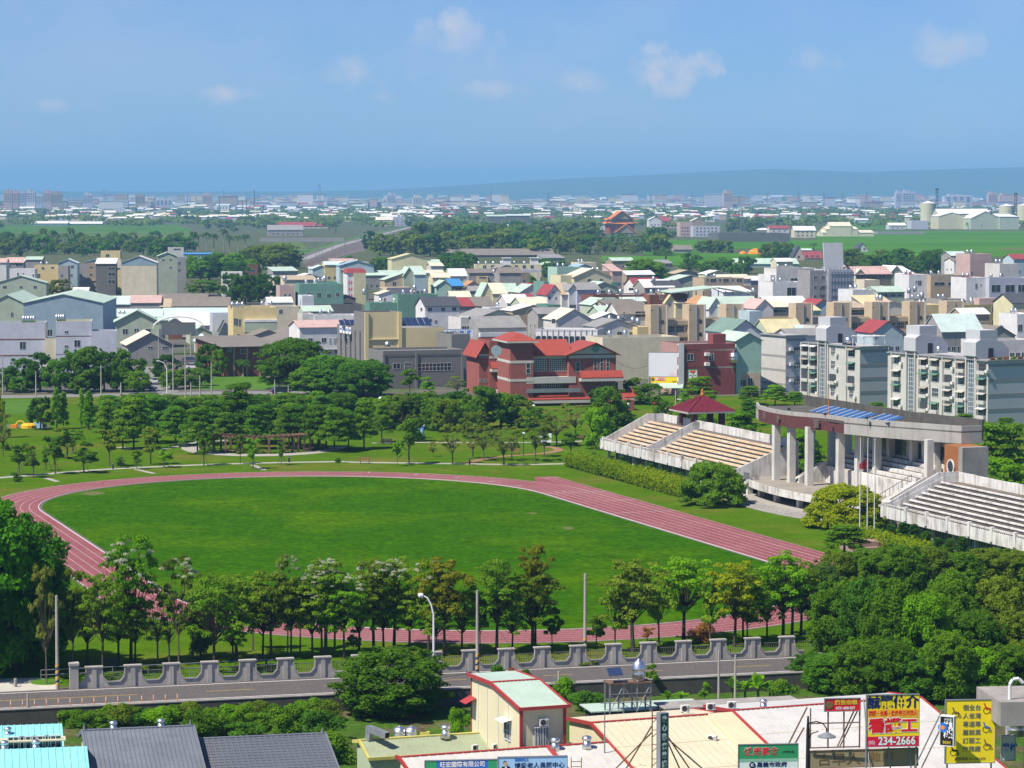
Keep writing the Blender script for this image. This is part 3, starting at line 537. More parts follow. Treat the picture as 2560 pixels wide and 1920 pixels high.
s10=Sign('sky_blue_banner','sky-blue nursing centre banner along the bottom edge, right one','M',1232,1588,1712,1700,SY-.6,6,PC['sky']); s10.panel(.0,1,0,.22,PC['pale']); s10.text('嘉義縣私立',.34,.83,.17,PC['blue'],1,.004); s10.text('博愛老人長照中心',.60,.45,.38,PC['navy'],1.02,.004)
s10.disc(.105,.60,.13,PC['skin']); s10.disc(.10,.67,.12,PC['ink'],.018); s10.panel(.05,.17,.0,.44,PC['ink'],.024,'printed_suit'); s10.panel(.098,.122,.2,.44,PC['white'],.03,'printed_shirt')
for ss in (s9,s10): ss.posts((.02,.98),-3)
# lamp post on the street, thin mast, ladder hoops
lp=thing('street_lamp','black ornate street lamp with hooked arms before the white roof','lamp',AT(*px('O',163,1800),SY-2)); lh=AT(*px('O',163,1300),SY-2).z-lp.location.z
MB().path([(0,0,0),(0,0,lh*.8),(0,0,lh)],[.16,.12,.06],8).build('post',m_black,lp)
hk=MB(); hp_=[(.0,0,lh*.90),(.55,0,lh*.925),(1.0,0,lh*.90),(1.25,0,lh*.83),(1.28,0,lh*.74)]; hk.path(hp_,[.045]*5,6).build('arm',m_black,lp); MB().path([(0,0,lh*.66),(.25,0,lh*.76),(.7,0,lh*.79)],[.04]*3,5).build('scroll',m_black,lp)
MB().lathe([(.06,.3),(.25,.2),(.62,.02),(.62,-.05),(.3,-.1)],14).build('lamp_shade',m_galv,lp,(1.28,0,lh*.72))
for vw,x,y0,y1,lb in (('N',342,1240,1700,'thin steel mast on the cream gable end'),('N',1185,0,0,None)):
    if lb: o=thing('thin_mast',lb,'mast',AT(*px(vw,x,y1),SY+6)); MB().tube((0,0,0),(0,0,AT(*px(vw,x,y0),SY+6).z-o.location.z),.06,.04,6).build('tube',m_galv,o); MB().tube((-.3,0,5),(.3,0,5),.03,None,4).build('crossbar',m_galv,o)
for vw,x,y0,y1,lb in (('M',1772,1585,1720,'left'),('N',125,1575,1720,'right')):
    if lb=='right': continue
    o=thing('roof_ladder','caged roof ladder right of the sky-blue banner','ladder',AT(*px(vw,x,y1),SY)); hh=AT(*px(vw,x,y0),SY).z-o.location.z
    for sx in (-.35,.35): MB().tube((sx,0,0),(sx,0,hh),.04,None,4).build('rail',m_rust,o)
    for k in range(int(hh/.35)+1): MB().tube((-.35,0,k*.35),(.35,0,k*.35),.03,None,4).build('rung',m_rust,o)
# concrete corner of a house at the right edge
o=thing('concrete_balcony','grey concrete balcony corner with column at the right edge','building',AT(*px('O',1490,1900),SY-4),R(6)); zb=o.location.z
z1=AT(*px('O',1490,1275),SY-4).z-zb; z2=AT(*px('O',1490,1350),SY-4).z-zb; z3=AT(*px('O',1490,1205),SY-4).z-zb
MB().box(0,9,0,6,z2-.2,z3).build('slab',m_conc,o); MB().box(3.4,9,.3,6,-2,z2-.25).build('column',m_conc,o); MB().box(3.2,9,.15,6.1,z2-5.2,z2-4.9).build('ledge',m_conc,o)
MB().path([(.9,1,z3-.2),(.9,1,z3+1.0),(1.1,1,z3+1.35),(1.5,1,z3+1.4),(1.8,1,z3+1.1)],[.12]*5,8).build('vent_pipe',m_ac,o)
MB().path([(1.8,1,z3+1.0),(2.2,1,z3+.7),(2.6,1,z3+1.0),(2.4,1,z3+1.2),(2.2,1,z3+.8),(3.6,1,z3+.3)],[.05]*6,6).build('hose',pm('green_hose',(.03,.25,.18),.5),o)
tank(AT(*px('O',1605,1435),SY+6),.75,1.5,'dark-capped steel ventilator tank by the right edge sign')
# ================================================================ trees: prototypes, then one object per tree
rs=np.random.RandomState(11)
bark=pm('bark',(.13,.105,.08),.95,.3,2,stain=.4); bark_d=pm('bark_dark',(.07,.055,.042),.95,.3,2); bark_p=pm('palm_bark',(.27,.25,.21),.95,.2,2)
LF={}
for nm,c,c2 in (('dark',(0.064,0.170,0.014),(0.131,0.319,0.021)),('leafy',(0.065,0.221,0.010),(0.122,0.384,0.013)),('airy',(0.16,0.30,0.018),(0.28,0.44,0.025)),('deep',(0.045,0.120,0.013),(0.096,0.224,0.018)),('mid',(0.085,0.198,0.011),(0.177,0.343,0.017)),('fresh',(0.113,0.284,0.009),(0.217,0.450,0.011)),
 ('olive',(0.13,0.215,0.016),(0.235,0.33,0.025)),('yellow',(0.17,0.30,0.006),(0.36,0.42,0.010)),('gold',(0.20,0.24,0.012),(0.34,0.31,0.015)),('sparse',(0.15,0.20,0.03),(0.26,0.29,0.05)),('bluish',(0.088,0.180,0.033),(0.159,0.280,0.037)),
 ('flower',(0.300,0.360,0.190),(0.500,0.540,0.360)),('white',(0.420,0.470,0.300),(0.600,0.620,0.480)),('far',(0.114,0.189,0.027),(0.211,0.300,0.035)),('palm',(0.051,0.120,0.017),(0.105,0.185,0.022)),('red',(0.380,0.128,0.052),(0.352,0.240,0.042))): LF[nm]=leafm('leaf_'+nm,c,c2)
def leaves(name,clumps,n,size,up=.35,asp=.55,shell=.75,seed=0,flip=-.25):
    """n leaf faces per unit clump weight, spread through ellipsoid clumps (x,y,z,rx,ry,rz)"""
    g=np.random.RandomState(seed); C=np.array(clumps,float)
    wgt=(C[:,3]*C[:,4]*C[:,5])**(2/3.); wgt/=wgt.sum(); ids=g.choice(len(C),n,p=wgt)
    d=g.normal(size=(n,3)); d/=np.linalg.norm(d,axis=1)[:,None]; d[:,2]=np.where(d[:,2]<flip,-d[:,2]*.7,d[:,2])
    r=np.where(g.rand(n)<shell,.72+.33*g.rand(n),g.rand(n)**.5*.8)
    c=C[ids,:3]+d*C[ids,3:6]*r[:,None]
    nr=d*.9+g.normal(size=(n,3))*.55+np.array([0,0,up]); nr/=np.linalg.norm(nr,axis=1)[:,None]
    a=np.cross(nr,g.normal(size=(n,3))); a/=np.linalg.norm(a,axis=1)[:,None]; b=np.cross(nr,a)
    s=(size*(.6+.8*g.rand(n)))[:,None]
    v=np.empty((n,4,3)); v[:,0]=c-a*s; v[:,1]=c+b*s*asp-a*s*.1; v[:,2]=c+a*s; v[:,3]=c-b*s*asp+a*s*.1
    me=bpy.data.meshes.new(name); me.vertices.add(n*4); me.vertices.foreach_set('co',v.reshape(-1)); me.loops.add(n*4); me.loops.foreach_set('vertex_index',np.arange(n*4,dtype=np.int32))
    me.polygons.add(n); me.polygons.foreach_set('loop_start',np.arange(0,n*4,4,dtype=np.int32)); me.materials.append(LF['mid']); me.update(); return me
def limbs(base,tips,r0,h0,mat,seed,bend=.3,n=6):
    """tapered trunk to h0, limbs on to the tips"""
    g=random.Random(seed); m=MB(); x=g.uniform(-.02,.02)*h0; top=Vector((x*2,x,h0))
    m.path([(0,0,-.2),(0,0,.05*h0),(x,0,.5*h0),top],[r0*1.5,r0*1.1,r0*.9,r0*.72],n)
    for tx,ty,tz,rr in tips:
        tip=Vector((tx,ty,tz)); st=Vector((0,0,g.uniform(.72,1)*h0)); st.x=x; mid=st.lerp(tip,.5)+Vector((0,0,-bend*(tip-st).length*.25)); mid.x+=g.uniform(-.1,.1)
        m.path([st,mid,tip],[rr*r0,rr*r0*.6,rr*r0*.18],4)
    return m.mesh('trunk',mat)
PR={}
def proto(kind,n=4):
    """several (trunk, crown) mesh pairs, about 10 m tall, foot at the origin"""
    out=[]
    for q in range(n):
        g=random.Random(len(kind)*131+ord(kind[0])*17+ord(kind[-1])*7+q*1009); cl=[];tips=[]
        if kind in('round','roundfar','roundmid'):
            k={'round':85,'roundmid':36,'roundfar':14}[kind]; nl={'round':34000,'roundmid':8500,'roundfar':1300}[kind]; sz={'round':.17,'roundmid':.26,'roundfar':.6}[kind]
            for i in range(k):
                t=g.uniform(0,6.28); z=g.uniform(1.1,8.8); e=math.sqrt(max(.08,1-((z-4.6)/4.7)**2)); rr=e*3.9*g.uniform(.6,1)**.5; s=g.uniform(.7,1.35)*(1.35 if kind=='roundfar' else 1)
                cl.append((rr*math.cos(t),rr*math.sin(t),z,s,s,s*.85))
            for i in range(6): cl.append((g.uniform(-1,1),g.uniform(-1,1),g.uniform(8,9),1.2,1.2,.9))
            for i in range(k//2):
                t=g.uniform(0,6.28); z=g.uniform(1.2,9.6); e=math.sqrt(max(.05,1-((z-4.8)/5.1)**2)); rr=e*g.uniform(4.2,5.2); s=g.uniform(.35,.7); cl.append((rr*math.cos(t),rr*math.sin(t),z,s,s,s*.8))
            for c in cl[::3]: tips.append((c[0]*.9,c[1]*.9,c[2]-.1,.5))
            out.append((limbs(0,tips,.28,3,bark_d,q),leaves('crown',cl,nl,sz,seed=q,flip=-.7,shell=.6)))
        elif kind=='umbrella':  # flat-topped tiers on open limbs
            for tier,(z0,R0,k) in enumerate(((9.2,2.4,10),(7.9,3.3,15),(6.3,3.0,12),(4.9,2.5,6))):
                for i in range(k):
                    t=6.28*i/k+g.uniform(-.4,.4)+tier; rr=R0*g.uniform(.3,1); z=z0+g.uniform(-.6,.6); s=g.uniform(.5,.95)
                    cl.append((rr*math.cos(t),rr*math.sin(t),z,s,s,s*.42)); tips.append((rr*math.cos(t)*.95,rr*math.sin(t)*.95,z-.1,.42))
            for i in range(24): t=g.uniform(0,6.28); rr=g.uniform(.6,3); cl.append((rr*math.cos(t),rr*math.sin(t),g.uniform(3.6,8.6),.6,.6,.4))
            out.append((limbs(0,tips,.2,4.2,bark_d,q,.5),leaves('crown',cl,5600,.175,.5,.5,seed=q+40,flip=-.5)))
        elif kind=='blossom':  # only the flower tufts on top of an umbrella tree
            for i in range(20): t=g.uniform(0,6.28); rr=3*math.sqrt(g.random()); s=g.uniform(.3,.6); cl.append((rr*math.cos(t),rr*math.sin(t),9.4-.16*rr*rr+g.uniform(-.2,.45),s,s,s*.38))
            out.append((None,leaves('blossom',cl,1500,.11,.9,.5,seed=q+80)))
        elif kind=='tier':      # wide layered park tree
            for tier in range(6):
                z0=3.0+tier*1.25; R0=4.3-tier*.58+g.uniform(-.3,.3)
                for i in range(7):
                    t=6.28*i/7+g.uniform(-.4,.4)+tier*.5; rr=R0*g.uniform(.4,1); s=g.uniform(.9,1.5); cl.append((rr*math.cos(t),rr*math.sin(t),z0+g.uniform(-.35,.35),s,s,s*.45)); 
                    if i%2: tips.append((rr*math.cos(t),rr*math.sin(t),z0-.1,.35))
            cl.append((0,0,9.4,.9,.9,.6))
            out.append((limbs(0,tips,.2,8.4,bark_d,q,0),leaves('crown',cl,7500,.23,.5,.55,seed=q+120,flip=-.5)))
        elif kind=='young':     # small loose tree
            for i in range(17): t=g.uniform(0,6.28); z=g.uniform(3.6,9.4); rr=2.9*math.sqrt(max(.1,1-((z-6.3)/3.8)**2))*g.uniform(.2,1); s=g.uniform(.6,1.15); cl.append((rr*math.cos(t),rr*math.sin(t),z,s,s,s*.8)); tips.append((rr*math.cos(t),rr*math.sin(t),z,.4))
            out.append((limbs(0,tips,.17,4,bark,q),leaves('crown',cl,2600,.27,.4,.6,seed=q+160,flip=-.6)))
        elif kind=='thin':      # half bare
            for i in range(26): t=g.uniform(0,6.28); z=g.uniform(3.4,9.6); rr=3.4*math.sqrt(max(.1,1-((z-6.8)/3.6)**2))*g.uniform(.4,1); cl.append((rr*math.cos(t),rr*math.sin(t),z,.7,.7,.5)); tips.append((rr*math.cos(t),rr*math.sin(t),z+.2,.45))
            out.append((limbs(0,tips,.16,3.4,bark,q),leaves('crown',cl,2300,.19,.4,.5,seed=q+200)))
        elif kind=='cypress':
            for i in range(60): z=g.uniform(.9,9.6); rr=(1.5*math.sin(min(1,z/2.2)*1.57)*(1-((z)/10.6)**2.2))*g.uniform(.3,.9); t=g.uniform(0,6.28); cl.append((rr*math.cos(t),rr*math.sin(t),z,.55,.55,.85))
            out.append((limbs(0,[(0,0,8,.5)],.15,4,bark_d,q),leaves('crown',cl,3600,.2,.1,.5,seed=q+240)))
        elif kind=='dome':      # clipped banyan, foliage to the ground
            for i in range(120):
                t=g.uniform(0,6.28); z=9.6*g.random(); rr=7.6*math.sqrt(max(.02,1-(z/10.4)**2))*g.uniform(.8,1); s=g.uniform(1.1,1.9); cl.append((rr*math.cos(t),rr*math.sin(t),max(z,1.3)*.92,s,s,s*.8))
            out.append((limbs(0,[(c[0]*.8,c[1]*.8,c[2],.5) for c in cl[::9]],.5,3,bark_d,q),leaves('crown',cl,30000,.27,.35,.6,seed=q+280)))
        elif kind=='bush':
            for i in range(16): t=g.uniform(0,6.28); rr=g.uniform(0,1)*4; z=g.uniform(1,8)*(1-.06*rr); s=g.uniform(1.6,2.8); cl.append((rr*math.cos(t),rr*math.sin(t),z,s,s,s*.8))
            out.append((limbs(0,[(c[0]*.8,c[1]*.8,c[2],.6) for c in cl[::2]],.2,1,bark_d,q),leaves('crown',cl,4200,.36,.35,.55,seed=q+320,flip=-.6)))
        elif kind=='palm':
            m=MB(); m.path([(0,0,-.2),(.05,0,2),(.0,0,5),(.05,0,8.0)],[.30,.26,.24,.16],6); tr=m.mesh('trunk',bark_p); f=MB()
            for i in range(17):
                t=6.28*i/17+g.uniform(-.15,.15); el=g.uniform(-.1,1.25); ln=g.uniform(2.6,3.3); pts=[]
                for k in range(6):
                    s=k/5; rr=ln*s*math.cos(el*(1-.3*s)); z=8+ln*s*math.sin(el)-1.5*s*s*ln*.55; pts.append(Vector((rr*math.cos(t),rr*math.sin(t),z)))
                sd=Vector((-math.sin(t),math.cos(t),0))
                for k in range(5):
                    w0=.1+.5*math.sin(math.pi*min(.95,(k+.1)/5)); w1=.1+.5*math.sin(math.pi*min(.97,(k+1)/5)); dz=Vector((0,0,-.28))
                    f.face([pts[k],pts[k+1],pts[k+1]+sd*w1+dz,pts[k]+sd*w0+dz]); f.face([pts[k],pts[k]-sd*w0+dz,pts[k+1]-sd*w1+dz,pts[k+1]])
            out.append((tr,f.mesh('fronds',LF['palm'])))
        elif kind=='banana':
            m=MB(); m.path([(0,0,-.1),(0,0,5)],[.5,.3],6); tr=m.mesh('trunk',pm('banana_stem',(.12,.16,.05),.8)); f=MB()
            for i in range(11):
                t=6.28*i/11+g.uniform(-.3,.3); el=g.uniform(.5,1.4); ln=g.uniform(4.5,6.5); pts=[]; sd=Vector((-math.sin(t),math.cos(t),0))
                for k in range(6): s=k/5; pts.append(Vector((ln*s*math.cos(el)*math.cos(t),ln*s*math.cos(el)*math.sin(t),4+ln*s*math.sin(el)-1.9*s*s)))
                for k in range(5):
                    w0=.05+.9*math.sin(math.pi*min(1,(k+.3)/5.3)); w1=.05+.9*math.sin(math.pi*min(.98,(k+1.3)/5.9)); dz=Vector((0,0,.25))
                    f.face([pts[k],pts[k+1],pts[k+1]+sd*w1+dz,pts[k]+sd*w0+dz]); f.face([pts[k],pts[k]-sd*w0+dz,pts[k+1]-sd*w1+dz,pts[k+1]])
            out.append((tr,f.mesh('leaves',LF['fresh'])))
    PR[kind]=out; return out
SPR={'round':.95,'roundmid':.95,'roundfar':.95,'umbrella':.60,'tier':.92,'young':.62,'thin':.72,'cypress':.36,'dome':1.95,'bush':1.05,'palm':.62,'banana':.85}  # crown width of a prototype over its height
def tree(name,label,p,h,wd=None,kind='roundmid',leaf='mid',cat='tree',group=None,blossom=None,i=None,cname='crown'):
    """one tree at p, h metres tall, wd metres wide"""
    pr=PR.get(kind) or proto(kind); a=rnd.randrange(len(pr)) if i is None else i%len(pr); tr,cr=pr[a]; s=h/10; wx=s if wd is None else wd/10/SPR[kind]
    o=thing(name,label,cat,p,rnd.uniform(0,6.28),group,(wx,wx,s))
    c=inst(cname if kind not in('palm','banana') else ('fronds' if kind=='palm' else 'leaves'),cr,o)
    if kind not in('palm','banana'): c.material_slots[0].link='OBJECT'; c.material_slots[0].material=LF[leaf]
    inst('trunk',tr,o)
    if blossom:
        b=inst('blossom',(PR.get('blossom') or proto('blossom'))[a%4][1],o); b.material_slots[0].link='OBJECT'; b.material_slots[0].material=LF[blossom]
    return o
def ptree(vw,x,yb,yt,wpx,kind,leaf,name,label,z=0,**k):
    """tree whose foot stands at (x,yb) of a photo window and whose top reaches yt"""
    p=G(vw,x,yb,z); sc_=VW[vw][2]; h=(AT(*px(vw,x,yt),p.y).z-z); wd=wpx*sc_*p.y/F
    return tree(name,label,p,max(h,.5),wd,kind,leaf,**k)
# ---------------------------------------------------------------- the row behind the park wall
gr='trees in the row behind the park wall'
row=[('L',300,1060,255,200,'thin','sparse',0),('L',470,980,300,230,'thin','olive',0),('L',660,1000,320,240,'umbrella','airy',0),('L',842,935,100,300,'umbrella','fresh','white'),('L',868,930,500,180,'umbrella','airy',0),
('L',1015,930,370,240,'thin','sparse',0),('L',1150,945,215,270,'thin','olive','flower'),('L',1240,890,290,190,'thin','sparse',0),('L',1380,990,340,290,'umbrella','mid',0),('L',1500,910,600,200,'umbrella','fresh',0),('L',1522,905,345,290,'umbrella','airy',0),('L',1625,840,390,200,'young','olive',0),('L',1745,900,330,250,'umbrella','olive',0),
('L',1850,890,205,170,'young','yellow','flower'),('L',1872,890,340,200,'umbrella','olive',0),('L',1930,850,380,200,'young','fresh',0),('L',2070,885,260,230,'umbrella','airy','flower'),('L',2100,880,330,210,'young','fresh','flower'),('M',38,890,200,270,'umbrella','airy','white'),
('M',168,905,310,240,'umbrella','fresh','flower'),('M',372,860,205,290,'umbrella','olive','white'),('M',512,835,200,290,'umbrella','airy','white'),('M',752,865,205,260,'umbrella','yellow','flower'),('M',862,885,205,290,'umbrella','gold',0),('M',1108,870,430,170,'young','mid',0),('M',1222,870,215,330,'umbrella','mid',0),('M',1470,860,300,360,'umbrella','olive',0),('M',1490,850,100,210,'umbrella','gold',0),
('N',560,770,50,430,'umbrella','olive',0),('N',950,690,25,400,'umbrella','fresh',0),('N',1340,730,65,330,'umbrella','yellow',0),('N',1406,690,75,260,'umbrella','airy',0),('N',1440,690,330,220,'young','yellow',0),('N',1712,690,0,360,'umbrella','fresh',0),('N',1782,650,60,320,'umbrella','olive',0),('L',560,960,430,230,'umbrella','airy',0),('L',760,940,470,220,'umbrella','airy',0),('L',1090,930,430,220,'thin','airy',0),('L',1290,900,400,230,'umbrella','airy',0),('L',1690,890,420,220,'umbrella','airy',0),('L',2010,890,420,220,'umbrella','airy','flower'),('M',100,895,400,230,'umbrella','airy','flower'),('M',270,880,400,230,'umbrella','airy',0),('M',440,850,420,220,'umbrella','airy',0),('M',620,850,420,240,'umbrella','airy',0),('M',800,880,480,200,'umbrella','airy',0),('M',980,870,420,220,'umbrella','airy',0),('M',1330,870,440,220,'umbrella','airy',0),('N',420,770,250,240,'young','airy',0),('N',760,720,200,240,'young','airy',0),('N',1150,720,200,230,'young','airy',0),('N',1590,690,220,240,'umbrella','airy',0),('N',1850,640,120,300,'umbrella','olive',0)]
row.sort(key=lambda r_:px(r_[0],r_[1],0)[0])
SKIP={'airy':'light green','leafy':'lush green','deep':'deep green','sparse':'half-bare','olive':'olive','fresh':'bright green','mid':'green','dark':'dark green','yellow':'yellow-green','gold':'golden-topped'}
for i,(vw,x,yb,yt,wd,kd,lf,bl) in enumerate(row):
    ptree(vw,x,yb,yt,wd*1.12,kd,lf,'street_tree','%s %s tree, %s from the left in the row behind the park wall'%(SKIP[lf],'flowering' if bl else ('layered' if kd=='umbrella' else 'slender'),(ORD+['fifty-'+o_ for o_ in ORD])[i]),group=gr,blossom=bl or None,i=i)
for i,(vw,x,yb,yt,wd,kd,lf,lab) in enumerate([('L',1297,880,560,190,'bush','mid','low many-stemmed shrub between the row trees on the lawn'),('M',1605,830,540,150,'young','mid','young staked sapling behind the wall, left of the centre'),('M',1912,830,590,120,'young','mid','young staked sapling beside the striped utility pole'),('N',280,740,470,180,'young','mid','young staked sapling right of the tall utility pole'),('N',672,695,580,130,'young','red','tiny reddish sapling in front of the track bend'),('N',1090,700,490,210,'bush','red','reddish rounded shrub between the row trees at the bend'),('L',940,770,600,170,'thin','sparse','leafless shrub on the lawn behind the half-bare tree'),('M',230,880,700,120,'young','olive','small leaning sapling behind the wall near the big camphor')]):
    ptree(vw,x,yb,yt,wd,kd,lf,'shrub' if kd=='bush' else 'sapling',lab,cat='shrub' if kd=='bush' else 'sapling')
# ---------------------------------------------------------------- great trees left and right, and the camphor by the road
for i,(x,yb,yt,wd,lf) in enumerate([(-130,1000,-190,900,'leafy'),(110,960,-40,760,'leafy'),(210,900,260,520,'leafy')]):
    p=G('L',x,yb); ptree('L',x,yb,yt,wd,'round',lf,'big_tree','%s of the dense dark trees over the plaza at the left edge'%['leftmost','tallest','lowest'][i],group='dark trees by the plaza',i=i)
ptree('M',510,1290,820,800,'round','mid','camphor_tree','broad round camphor tree overhanging the road in the centre',Z0,i=1)
rc=[(250,640,230,300,'bluish'),(370,560,150,360,'olive'),(420,520,250,420,'mid'),(600,500,140,420,'mid'),(800,480,110,440,'mid'),(1000,450,120,430,'olive'),(1200,430,160,420,'mid'),(1420,420,130,430,'olive'),(1620,420,140,420,'olive'),(1780,430,150,380,'mid'),
(330,850,560,360,'mid'),(380,900,350,420,'mid'),(560,960,330,430,'dark'),(760,1000,330,460,'mid'),(960,1020,430,440,'fresh'),(1160,900,280,430,'mid'),(1330,1000,560,420,'mid'),(1480,880,320,420,'olive'),(1640,980,560,400,'olive'),
(190,1080,850,330,'dark'),(330,1130,860,420,'dark'),(520,1170,760,400,'mid'),(720,1190,760,420,'mid'),(930,1200,860,400,'dark'),(1130,1210,700,390,'mid'),(1330,1190,820,400,'fresh'),(1540,1180,800,420,'mid'),(1700,1150,760,380,'olive')]
for i,(x,yb,yt,wd,lf) in enumerate(rc):
    z=Z0 if yb>1050 else 0; hb=P(*px('O',x,yb+0)).y
    # these crowns hide their feet: the foot lies a crown's height below the top
    p=G('O',x,yb,z); ro=['back','middle','front'][0 if i<10 else 1 if i<19 else 2]; j=i if i<10 else i-10 if i<19 else i-19
    ptree('O',x,yb,yt,wd*1.02,'round',lf,'camphor_tree','camphor tree, %s from left in the %s rank of the right grove'%(ORD[j],ro),z,group='camphor grove at the right',i=i)
# shrubs and low trees on the lots in front of the road
for i,(vw,x,yb,yt,wd,kd,lf,lab) in enumerate([('L',490,1330,1200,150,'bush','mid','leftmost leafy shrub below the road wall'),('L',640,1340,1190,210,'bush','mid','leafy shrub behind the first roof ventilator'),('L',900,1330,1230,150,'bush','dark','dark shrub between the two roof ventilators'),('L',1050,1330,1175,230,'bush','fresh','bright shrub behind the second roof ventilator'),('L',1260,1390,1180,240,'bush','mid','tall shrub beyond the grey tiled roof ridge'),('L',1400,1380,1190,260,'bush','mid','full shrub behind the flat tiled roof'),('L',1560,1390,1270,260,'bush','dark','low dark shrub behind the flat tiled roof'),('L',1700,1350,1200,260,'bush','mid','broad shrub left of the camphor tree'),('L',1880,1380,1150,260,'bush','mid','shrub at the white post left of the camphor'),('L',2060,1420,1150,280,'bush','dark','dark shrub under the camphor tree'),('L',2140,1560,1330,300,'bush','mid','shrub at the right end of the tiled roof'),
 ('M',90,1560,1380,230,'bush','olive','yellowish shrub beside the grey duct'),('M',1230,1060,905,140,'bush','dark','shrub by the road behind the cream tower house'),('M',1330,1060,950,70,'bush','red','reddish shrub by the road behind the cream tower house'),('M',1430,1060,960,80,'bush','dark','small dark shrub behind the cream tower roof'),('M',960,1430,1180,150,'bush','fresh','bright shrub left of the cream tower house'),('M',1690,1190,1000,190,'bush','fresh','bright shrub behind the cream tower roof'),('M',1830,1260,1110,260,'bush','dark','dark bush behind the water tank tower'),
 ('N',40,1100,970,150,'bush','fresh','bright bush left of the water tank tower'),('N',200,1180,1040,300,'bush','dark','dark bush at the foot of the tank tower'),('N',720,1100,850,160,'young','mid','slender young tree right of the water tank'),('N',1110,1180,1000,110,'young','fresh','small young tree on the green lot'),('N',1700,1180,950,260,'bush','mid','leafy bush at the edge of the camphor grove')]):
    ptree(vw,x,yb,yt,wd,kd,lf,'shrub',lab,Z0 if vw!='M' or yb>1100 else 0,cat='shrub')
for i in range(20):
    x=440+i*88; ptree('L',x,1318-2.2*i+14*math.sin(i*2.1),1185-2.2*i+26*math.sin(i*1.3),190,'bush',['mid','dark','fresh','mid','olive'][i%5],'hedge_shrub','bushy shrub along the foot of the road wall, %s from the left'%ORD[i],Z0,cat='shrub',group='shrubs along the foot of the road wall')
for i,(x,yb,yt,wd) in enumerate([(830,1170,1040,190),(930,1170,1045,160),(1320,1150,900,200),(1420,1160,930,220),(1520,1170,880,260),(1610,1170,960,180)]):
    ptree('N',x,yb,yt,wd,'banana','fresh','banana_plant','banana plant, %s from the left on the green lot below the road'%ORD[i],Z0,cat='plant',group='banana plants on the lot')
# ---------------------------------------------------------------- park trees
pk=[('H',690,430,150,230,'tier','mid'),('H',760,400,170,220,'tier','dark'),('H',860,470,130,300,'tier','mid'),('H',1010,430,120,310,'tier','dark'),('H',1130,450,190,260,'tier','dark'),('H',1270,500,200,260,'tier','mid'),('H',1370,440,150,280,'tier','dark'),('H',1540,430,40,330,'tier','mid'),('H',1640,470,190,240,'tier','dark'),('H',1720,440,170,280,'tier','dark'),('H',1880,450,170,290,'tier','mid'),('H',2050,460,190,270,'tier','mid'),('H',2150,470,200,230,'tier','dark'),('H',930,330,110,260,'tier','mid'),('H',1090,330,115,260,'tier','bluish'),('H',1240,330,130,240,'tier','mid'),('H',1420,330,140,260,'roundmid','dark'),('H',660,400,250,150,'tier','dark'),('H',600,330,190,140,'tier','bluish'),
('H',700,300,120,240,'tier','dark'),('H',820,290,110,240,'roundmid','mid'),('H',980,290,110,240,'tier','mid'),('H',1160,380,150,260,'tier','dark'),('H',1330,300,110,240,'roundmid','mid'),('H',1480,380,140,260,'roundmid','deep'),('H',1600,330,120,240,'tier','mid'),('H',1700,300,110,240,'roundmid','dark'),('H',1820,330,110,260,'tier','mid'),('H',1950,320,110,260,'roundmid','mid'),('H',2080,330,120,260,'tier','dark'),('H',2180,300,100,240,'roundmid','mid'),('H',790,470,210,200,'tier','mid'),('H',1450,480,230,220,'tier','mid'),('I',700,330,120,230,'roundmid','mid'),('I',940,300,90,260,'roundmid','mid'),('I',1120,290,90,260,'roundmid','dark'),('I',1240,400,220,200,'roundmid','olive'),('I',1500,280,110,240,'roundmid','mid'),('I',60,470,190,230,'tier','mid'),('I',130,470,180,280,'tier','dark'),('I',250,480,180,280,'tier','mid'),('I',350,490,200,250,'tier','mid'),('I',440,480,220,200,'tier','dark'),('I',540,470,150,230,'tier','mid'),('I',655,430,170,180,'tier','mid'),('I',780,345,110,260,'roundmid','olive'),('I',860,335,100,260,'roundmid','mid'),('I',1010,350,130,230,'roundmid','mid'),('I',1070,360,140,210,'roundmid','olive'),('I',1190,350,180,260,'roundmid','mid'),('I',1300,340,55,310,'roundmid','mid'),('I',1420,330,100,270,'roundmid','mid'),('I',1550,330,150,230,'roundmid','olive'),('I',1650,350,200,200,'roundmid','mid'),('I',880,420,260,150,'roundmid','mid'),('I',240,230,90,140,'roundmid','fresh'),('I',400,260,100,260,'roundmid','mid'),('I',60,230,100,200,'roundmid','mid'),('I',560,300,130,160,'roundmid','mid'),
('I',830,570,270,190,'young','mid'),('I',755,580,420,70,'young','fresh'),('I',1110,570,290,210,'thin','olive'),('I',1240,530,320,170,'thin','sparse'),('I',1310,545,300,190,'thin','olive'),('I',1440,575,320,220,'thin','sparse'),('I',1490,545,320,200,'thin','olive'),('I',1640,550,250,220,'thin','olive'),('I',1700,520,320,150,'young','mid'),('I',1870,510,360,160,'young','mid'),('I',1780,450,200,270,'thin','sparse'),('I',1900,400,170,240,'thin','sparse'),('I',2030,470,190,220,'roundmid','fresh'),('I',2110,320,60,270,'roundmid','mid'),('I',1360,420,310,120,'thin','sparse'),('I',985,520,420,80,'thin','sparse')]
SP={'tier':'layered','roundmid':'bushy','young':'young','thin':'half-bare'}; SN={'H':'left','I':'right'}
nn={}
for i,(vw,x,yb,yt,wd,kd,lf) in enumerate(sorted(pk,key=lambda r:px(r[0],r[1],0)[0])):
    nn[kd]=nn.get(kd,0)+1
    ptree(vw,x,yb,yt,wd,kd,lf,'park_tree','%s %s park tree behind the track, %s of its kind from the left'%(SKIP.get(lf,'blue-green' if lf=='bluish' else 'pale'),SP[kd],ORD[nn[kd]-1]) if not(kd=='thin') else 'half-bare park tree behind the track, %s of its kind from the left'%ORD[nn[kd]-1],group='park trees behind the track')
